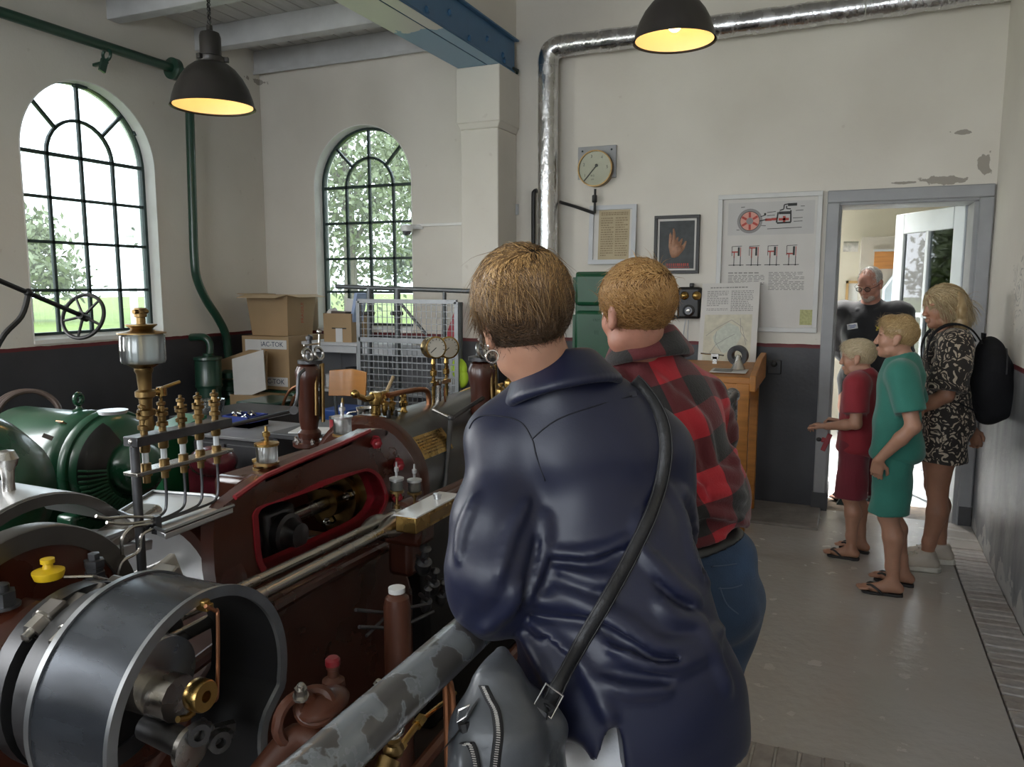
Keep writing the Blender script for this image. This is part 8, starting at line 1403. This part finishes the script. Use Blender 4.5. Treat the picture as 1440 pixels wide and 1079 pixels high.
# ======== man in red and black plaid
def eman():
    root = thing('person', 'ginger-haired man in red and black plaid shirt and jeans, leaning on the railing', 'person', (-.25, 1.95, 0), 'onlookers at the railing'); hs = 1.0
    hc = A(893, 437, 1.98); Mh = frame(YAW+R(30), R(-3), R(-4)); nk = A(905, 505, 2.04); sl, sr = A(822, 560, 2.05), A(985, 560, 2.16)
    el, wl = A(790, 690, 2.1), A(760, 660, 2.32); er, wr = A(975, 650, 2.42), A(885, 625, 2.55); hipc = A(978, 790, 2.08); base = nv((hipc[0]-.085, hipc[1]+.10, 0)); feet = [base-RT*.13, base+RT*.055]; hips = [hipc-RT*.085-UP*.06, hipc+RT*.085-UP*.06]
    lo = np.minimum(np.minimum(hc, el), base)-nv((.40, .34, 0)); hi = np.maximum(np.maximum(hc, wr), base)+nv((.36, .42, .2)); lo[2] = -.01; hi[2] = 1.84; f = Field(lo, hi, .007); G = head(f, hc, Mh, hs, 1.05, 1.1, nk, .054); f.cap(nk, A(920, 580, 2.12), .052, .07, .03)
    f.ell(A(925, 610, 2.15), (.14, .07, .14), BM, .04); f.ell(hipc+FW*.03, (.13, .08, .10), BM, .04); f.cap(A(925, 610, 2.15), hipc+FW*.03, .08, .09, .04)
    for s_, e, w, q in ((sl, el, wl, -1), (sr, er, wr, 1)): f.chain([s_, e, w], [.058, .044, .029], .03); hand(f, w, w-e, UP, 1.02, q, .5)
    legs_(f, [h_-RT*.012+FW*.03 for h_ in hips], feet, (.068, .052, .042)); f.mesh('body', SKINR, root)
    for q in (-1, 1): e = MB(); e.sph(G(q*.031, .081, .001), .0122, 12); eo = e.build('eye', EYEW, root); e = MB(); e.sph(G(q*.031, .0885, 0), .0058, 10); e.build('iris', EYED, eo)
    t = Field(nv((lo[0], lo[1], .75)), nv((hi[0], hi[1], 1.62)), .0065); t.ell(A(922, 600, 2.085), (.180, .120, .17), BM, .06); t.cap(A(835, 560, 2.06), A(968, 556, 2.14), .075, .075, .05); t.cap(A(903, 508, 2.04), A(840, 550, 2.06), .056, .062, .05); t.cap(A(912, 506, 2.05), A(958, 540, 2.11), .058, .060, .05); t.cap(A(908, 505, 2.045), A(925, 580, 2.07), .064, .10, .04); t.cap(A(926, 610, 2.09), A(962, 740, 2.07), .158, .142, .06); t.ell(A(974, 700, 2.07), (.152, .13, .16), BM, .06); t.ell(A(962, 745, 2.07), (.158, .128, .07), BM, .05)
    t.chain([sl, el], [.072, .070], .03); t.cap(el, wl, .068, .045, .03); t.chain([sr, A(1000, 615, 2.30), er], [.074, .070, .062], .03); t.cap(er, wr, .06, .045, .03)
    ax = A(925, 560, 2.0)-A(985, 760, 2.0); ax /= np.linalg.norm(ax); pc = A(990, 758, 2.0); t.cut(pc, -ax); t.cut(nk+UP*.03, UP+FW*.35)
    bd = t.d.copy()
    for pts, r, sg in (([(985, 700), (1010, 690), (1045, 700)], .010, 1), ([(975, 680), (1005, 665), (1040, 672)], .009, 1), ([(960, 720), (1000, 725), (1050, 735)], .010, 1), ([(950, 560), (985, 600), (1000, 650)], .012, 1), ([(930, 545), (960, 610), (985, 690)], .012, 1), ([(1010, 540), (1030, 600), (1035, 660)], .009, 1), ([(945, 650), (990, 700)], .008, -1), ([(990, 735), (1040, 748)], .008, -1), ([(900, 520), (930, 545), (945, 580)], .009, 1), ([(865, 530), (880, 550)], .01, 1)):
        P = []
        for q in smooth_path([V3((x, y, 0)) for x, y in pts], 4):
            td = t.d; t.d = bd; p, n = t.hit(q.x, q.y); t.d = td
            if p is not None: P.append(nv(p)-nv(n)*r*.3*sg)
        for p0, p1 in zip(P[:-1], P[1:]):
            if np.linalg.norm(p1-p0) < .09: t.cap(p0, p1, r, None, .025, 'u' if sg > 0 else 'd')
    t.wrinkle(.004, 32, 17, (1, 1, 1))
    m = mat('red_black_plaid_flannel', (.4, .02, .03), .85, sheen=.25, bump=.2, bscale=200); nt = m.node_tree; Lk = nt.links.new; b = nt.nodes['Principled BSDF']; at_ = _n(nt, 'ShaderNodeAttribute'); at_.attribute_name = 'cloth_uv'; sp = _n(nt, 'ShaderNodeSeparateXYZ'); Lk(at_.outputs['Vector'], sp.inputs[0]); sm = None
    for ch in ('X', 'Y'):
        fr = _n(nt, 'ShaderNodeMath', operation='FRACT'); Lk(sp.outputs[ch], fr.inputs[0]); g = _n(nt, 'ShaderNodeMath', operation='GREATER_THAN'); g.inputs[1].default_value = .5; Lk(fr.outputs[0], g.inputs[0])
        if sm is None: sm = g
        else: ad = _n(nt, 'ShaderNodeMath', operation='ADD'); Lk(sm.outputs[0], ad.inputs[0]); Lk(g.outputs[0], ad.inputs[1]); sm = ad
    hv = _n(nt, 'ShaderNodeMath', operation='MULTIPLY'); hv.inputs[1].default_value = .5; Lk(sm.outputs[0], hv.inputs[0]); rp = _n(nt, 'ShaderNodeValToRGB'); rp.color_ramp.interpolation = 'CONSTANT'; e = rp.color_ramp.elements; e.new(.75); e[0].color = (.43, .016, .026, 1); e[1].position = .25; e[1].color = (.105, .011, .015, 1); e[2].color = (.011, .010, .010, 1); e[2].position = .75; Lk(hv.outputs[0], rp.inputs[0]); Lk(rp.outputs[0], b.inputs['Base Color'])
    P0 = A(915, 506, 2.0); cs = .078; vx = np.cross(ax, FW); vx /= np.linalg.norm(vx); vx = vx if vx@RT > 0 else -vx
    def plaid(P):
        d = P-P0; u = d@vx; v = d@ax; w = d@FW; return np.stack([(u+.25*w)/(2*cs)+.13, (v+.55*np.maximum(w, 0)-.9*np.maximum(u*u-.006, 0))/(2*cs)+.42, u*0], 1)
    t.mesh('plaid_shirt', m, root, plaid)
    n0 = A(910, 484, 2.035); cl = Field(n0-.15, n0+.15, .005); ua = UP*.93+FW*.18-RT*.14; ua /= np.linalg.norm(ua); u_ = np.cross(ua, FW); u_ /= np.linalg.norm(u_); v_ = np.cross(ua, u_)
    for k in range(56):
        a0, a1 = k*math.pi/28, (k+1)*math.pi/28; pt = lambda a, h_, r: n0+FW*.012+u_*r*math.cos(a)+v_*r*1.05*math.sin(a)+ua*h_
        for h_, r, w in ((.030, .070, .006), (.021, .074, .008), (.011, .079, .009), (.0, .0845, .0095), (-.011, .091, .0095), (-.021, .098, .009), (-.031, .105, .008), (-.040, .110, .006)): cl.cap(pt(a0, h_, r), pt(a1, h_, r), w, None, .010)
    cl.mesh('collar', m, root, lambda P: plaid(P)*nv((1, 1, 1))+nv((.3, .23, 0)))
    # belt and jeans
    j = Field(nv((lo[0], lo[1], -.01)), nv((hi[0], hi[1], 1.05)), .007); j.ell(A(975, 800, 2.05), (.165, .125, .12), BM, .05); j.ell(A(986, 850, 2.035), (.152, .14, .11), BM, .05); j.ell(A(978, 770, 2.07), (.155, .115, .07), BM, .04)
    for hp, ft in zip(hips, feet): j.chain([hp-UP*.04, hp*.5+ft*.5+FW*.02, ft+UP*.09], (.105, .078, .068), .03)
    j.cut(A(985, 762, 2.0), ax); j.cut((0, 0, .06), (0, 0, -1)); j.wrinkle(.003, 34, 19); DEN = mat('blue_denim', (.022, .050, .105), .8, var=.3, scale=9, bump=.2, bscale=240, sheen=.1); jo = j.mesh('jeans', DEN, root)
    BLT = mat('black_belt_leather', (.012, .012, .013), .4, bump=.1, coat=.1); bl = Field(nv((lo[0], lo[1], .8)), nv((hi[0], hi[1], 1.1)), .006); bl.ell(A(975, 800, 2.05), (.171, .131, .126), BM, .05); bl.ell(A(968, 768, 2.07), (.162, .128, .08), BM, .04); bl.cut(A(985, 752, 2.0), ax); bl.cut(A(985, 776, 2.0), -ax); bl.mesh('belt', BLT, root)
    for pts in ([(1000, 797), (1030, 794), (1064, 786)], [(1010, 828), (1035, 826), (1062, 812)], [(1012, 826), (1022, 850), (1038, 864)]):
        P = [j.hit(x, y, .001)[0] for x, y in pts]; P = [p for p in P if p is not None]
        if len(P) > 1: mm = MB(); mm.tube(smooth_path(P, 5), .0018, 5); mm.build('seam', mat('jeans_stitching', (.07, .10, .16), .8), jo)
    p, n = bl.hit(1058, 762, .002)
    if p is not None: mm = MB(); mm.bar(p+V3(ax)*.026, p-V3(ax)*.03, .012, .004, up=n); mm.build('belt_loop', DEN, jo)
    for ft in feet: ol = [(-.045, -.07), (-.048, .05), (-.052, .15), (-.03, .21), (.03, .21), (.052, .15), (.048, .05), (.045, -.07)]; mm = MB(); mm.prism([V3(ft+RT*x+FW*y+UP*.001) for x, y in ol], (0, 0, .03)); mm.build('shoe_sole', BLACK, root, bevel=.006)
    HG_ = hair_mat('short_ginger_hair', [(.12, .055, .018), (.33, .165, .052), (.52, .30, .115), (.66, .44, .21)], .36)
    tone = lambda l, rg: np.clip(.10+.45*rg.rand(len(l))+.30*np.clip((l[:, 2]+.02)/.12, 0, 1), 0, 1); L = lambda l: np.where(l[:, 2] > .03, .036, .024)*np.where(l[:, 2] < -.05, .55, 1)
    scalp_hair(root, G, hc, Mh, hs, .011, [((0, .085, .055), (0, .9, -.5)), ((0, -.04, -.062), (0, .56, -.9))], HG_, 8000, L, .00125, (.01, .09, .10), .75, .16, .42, .6, 13, h=.004, tone=tone, capmat=mat('ginger_hair_base', (.16, .075, .022), .6), steps=5)
eman()
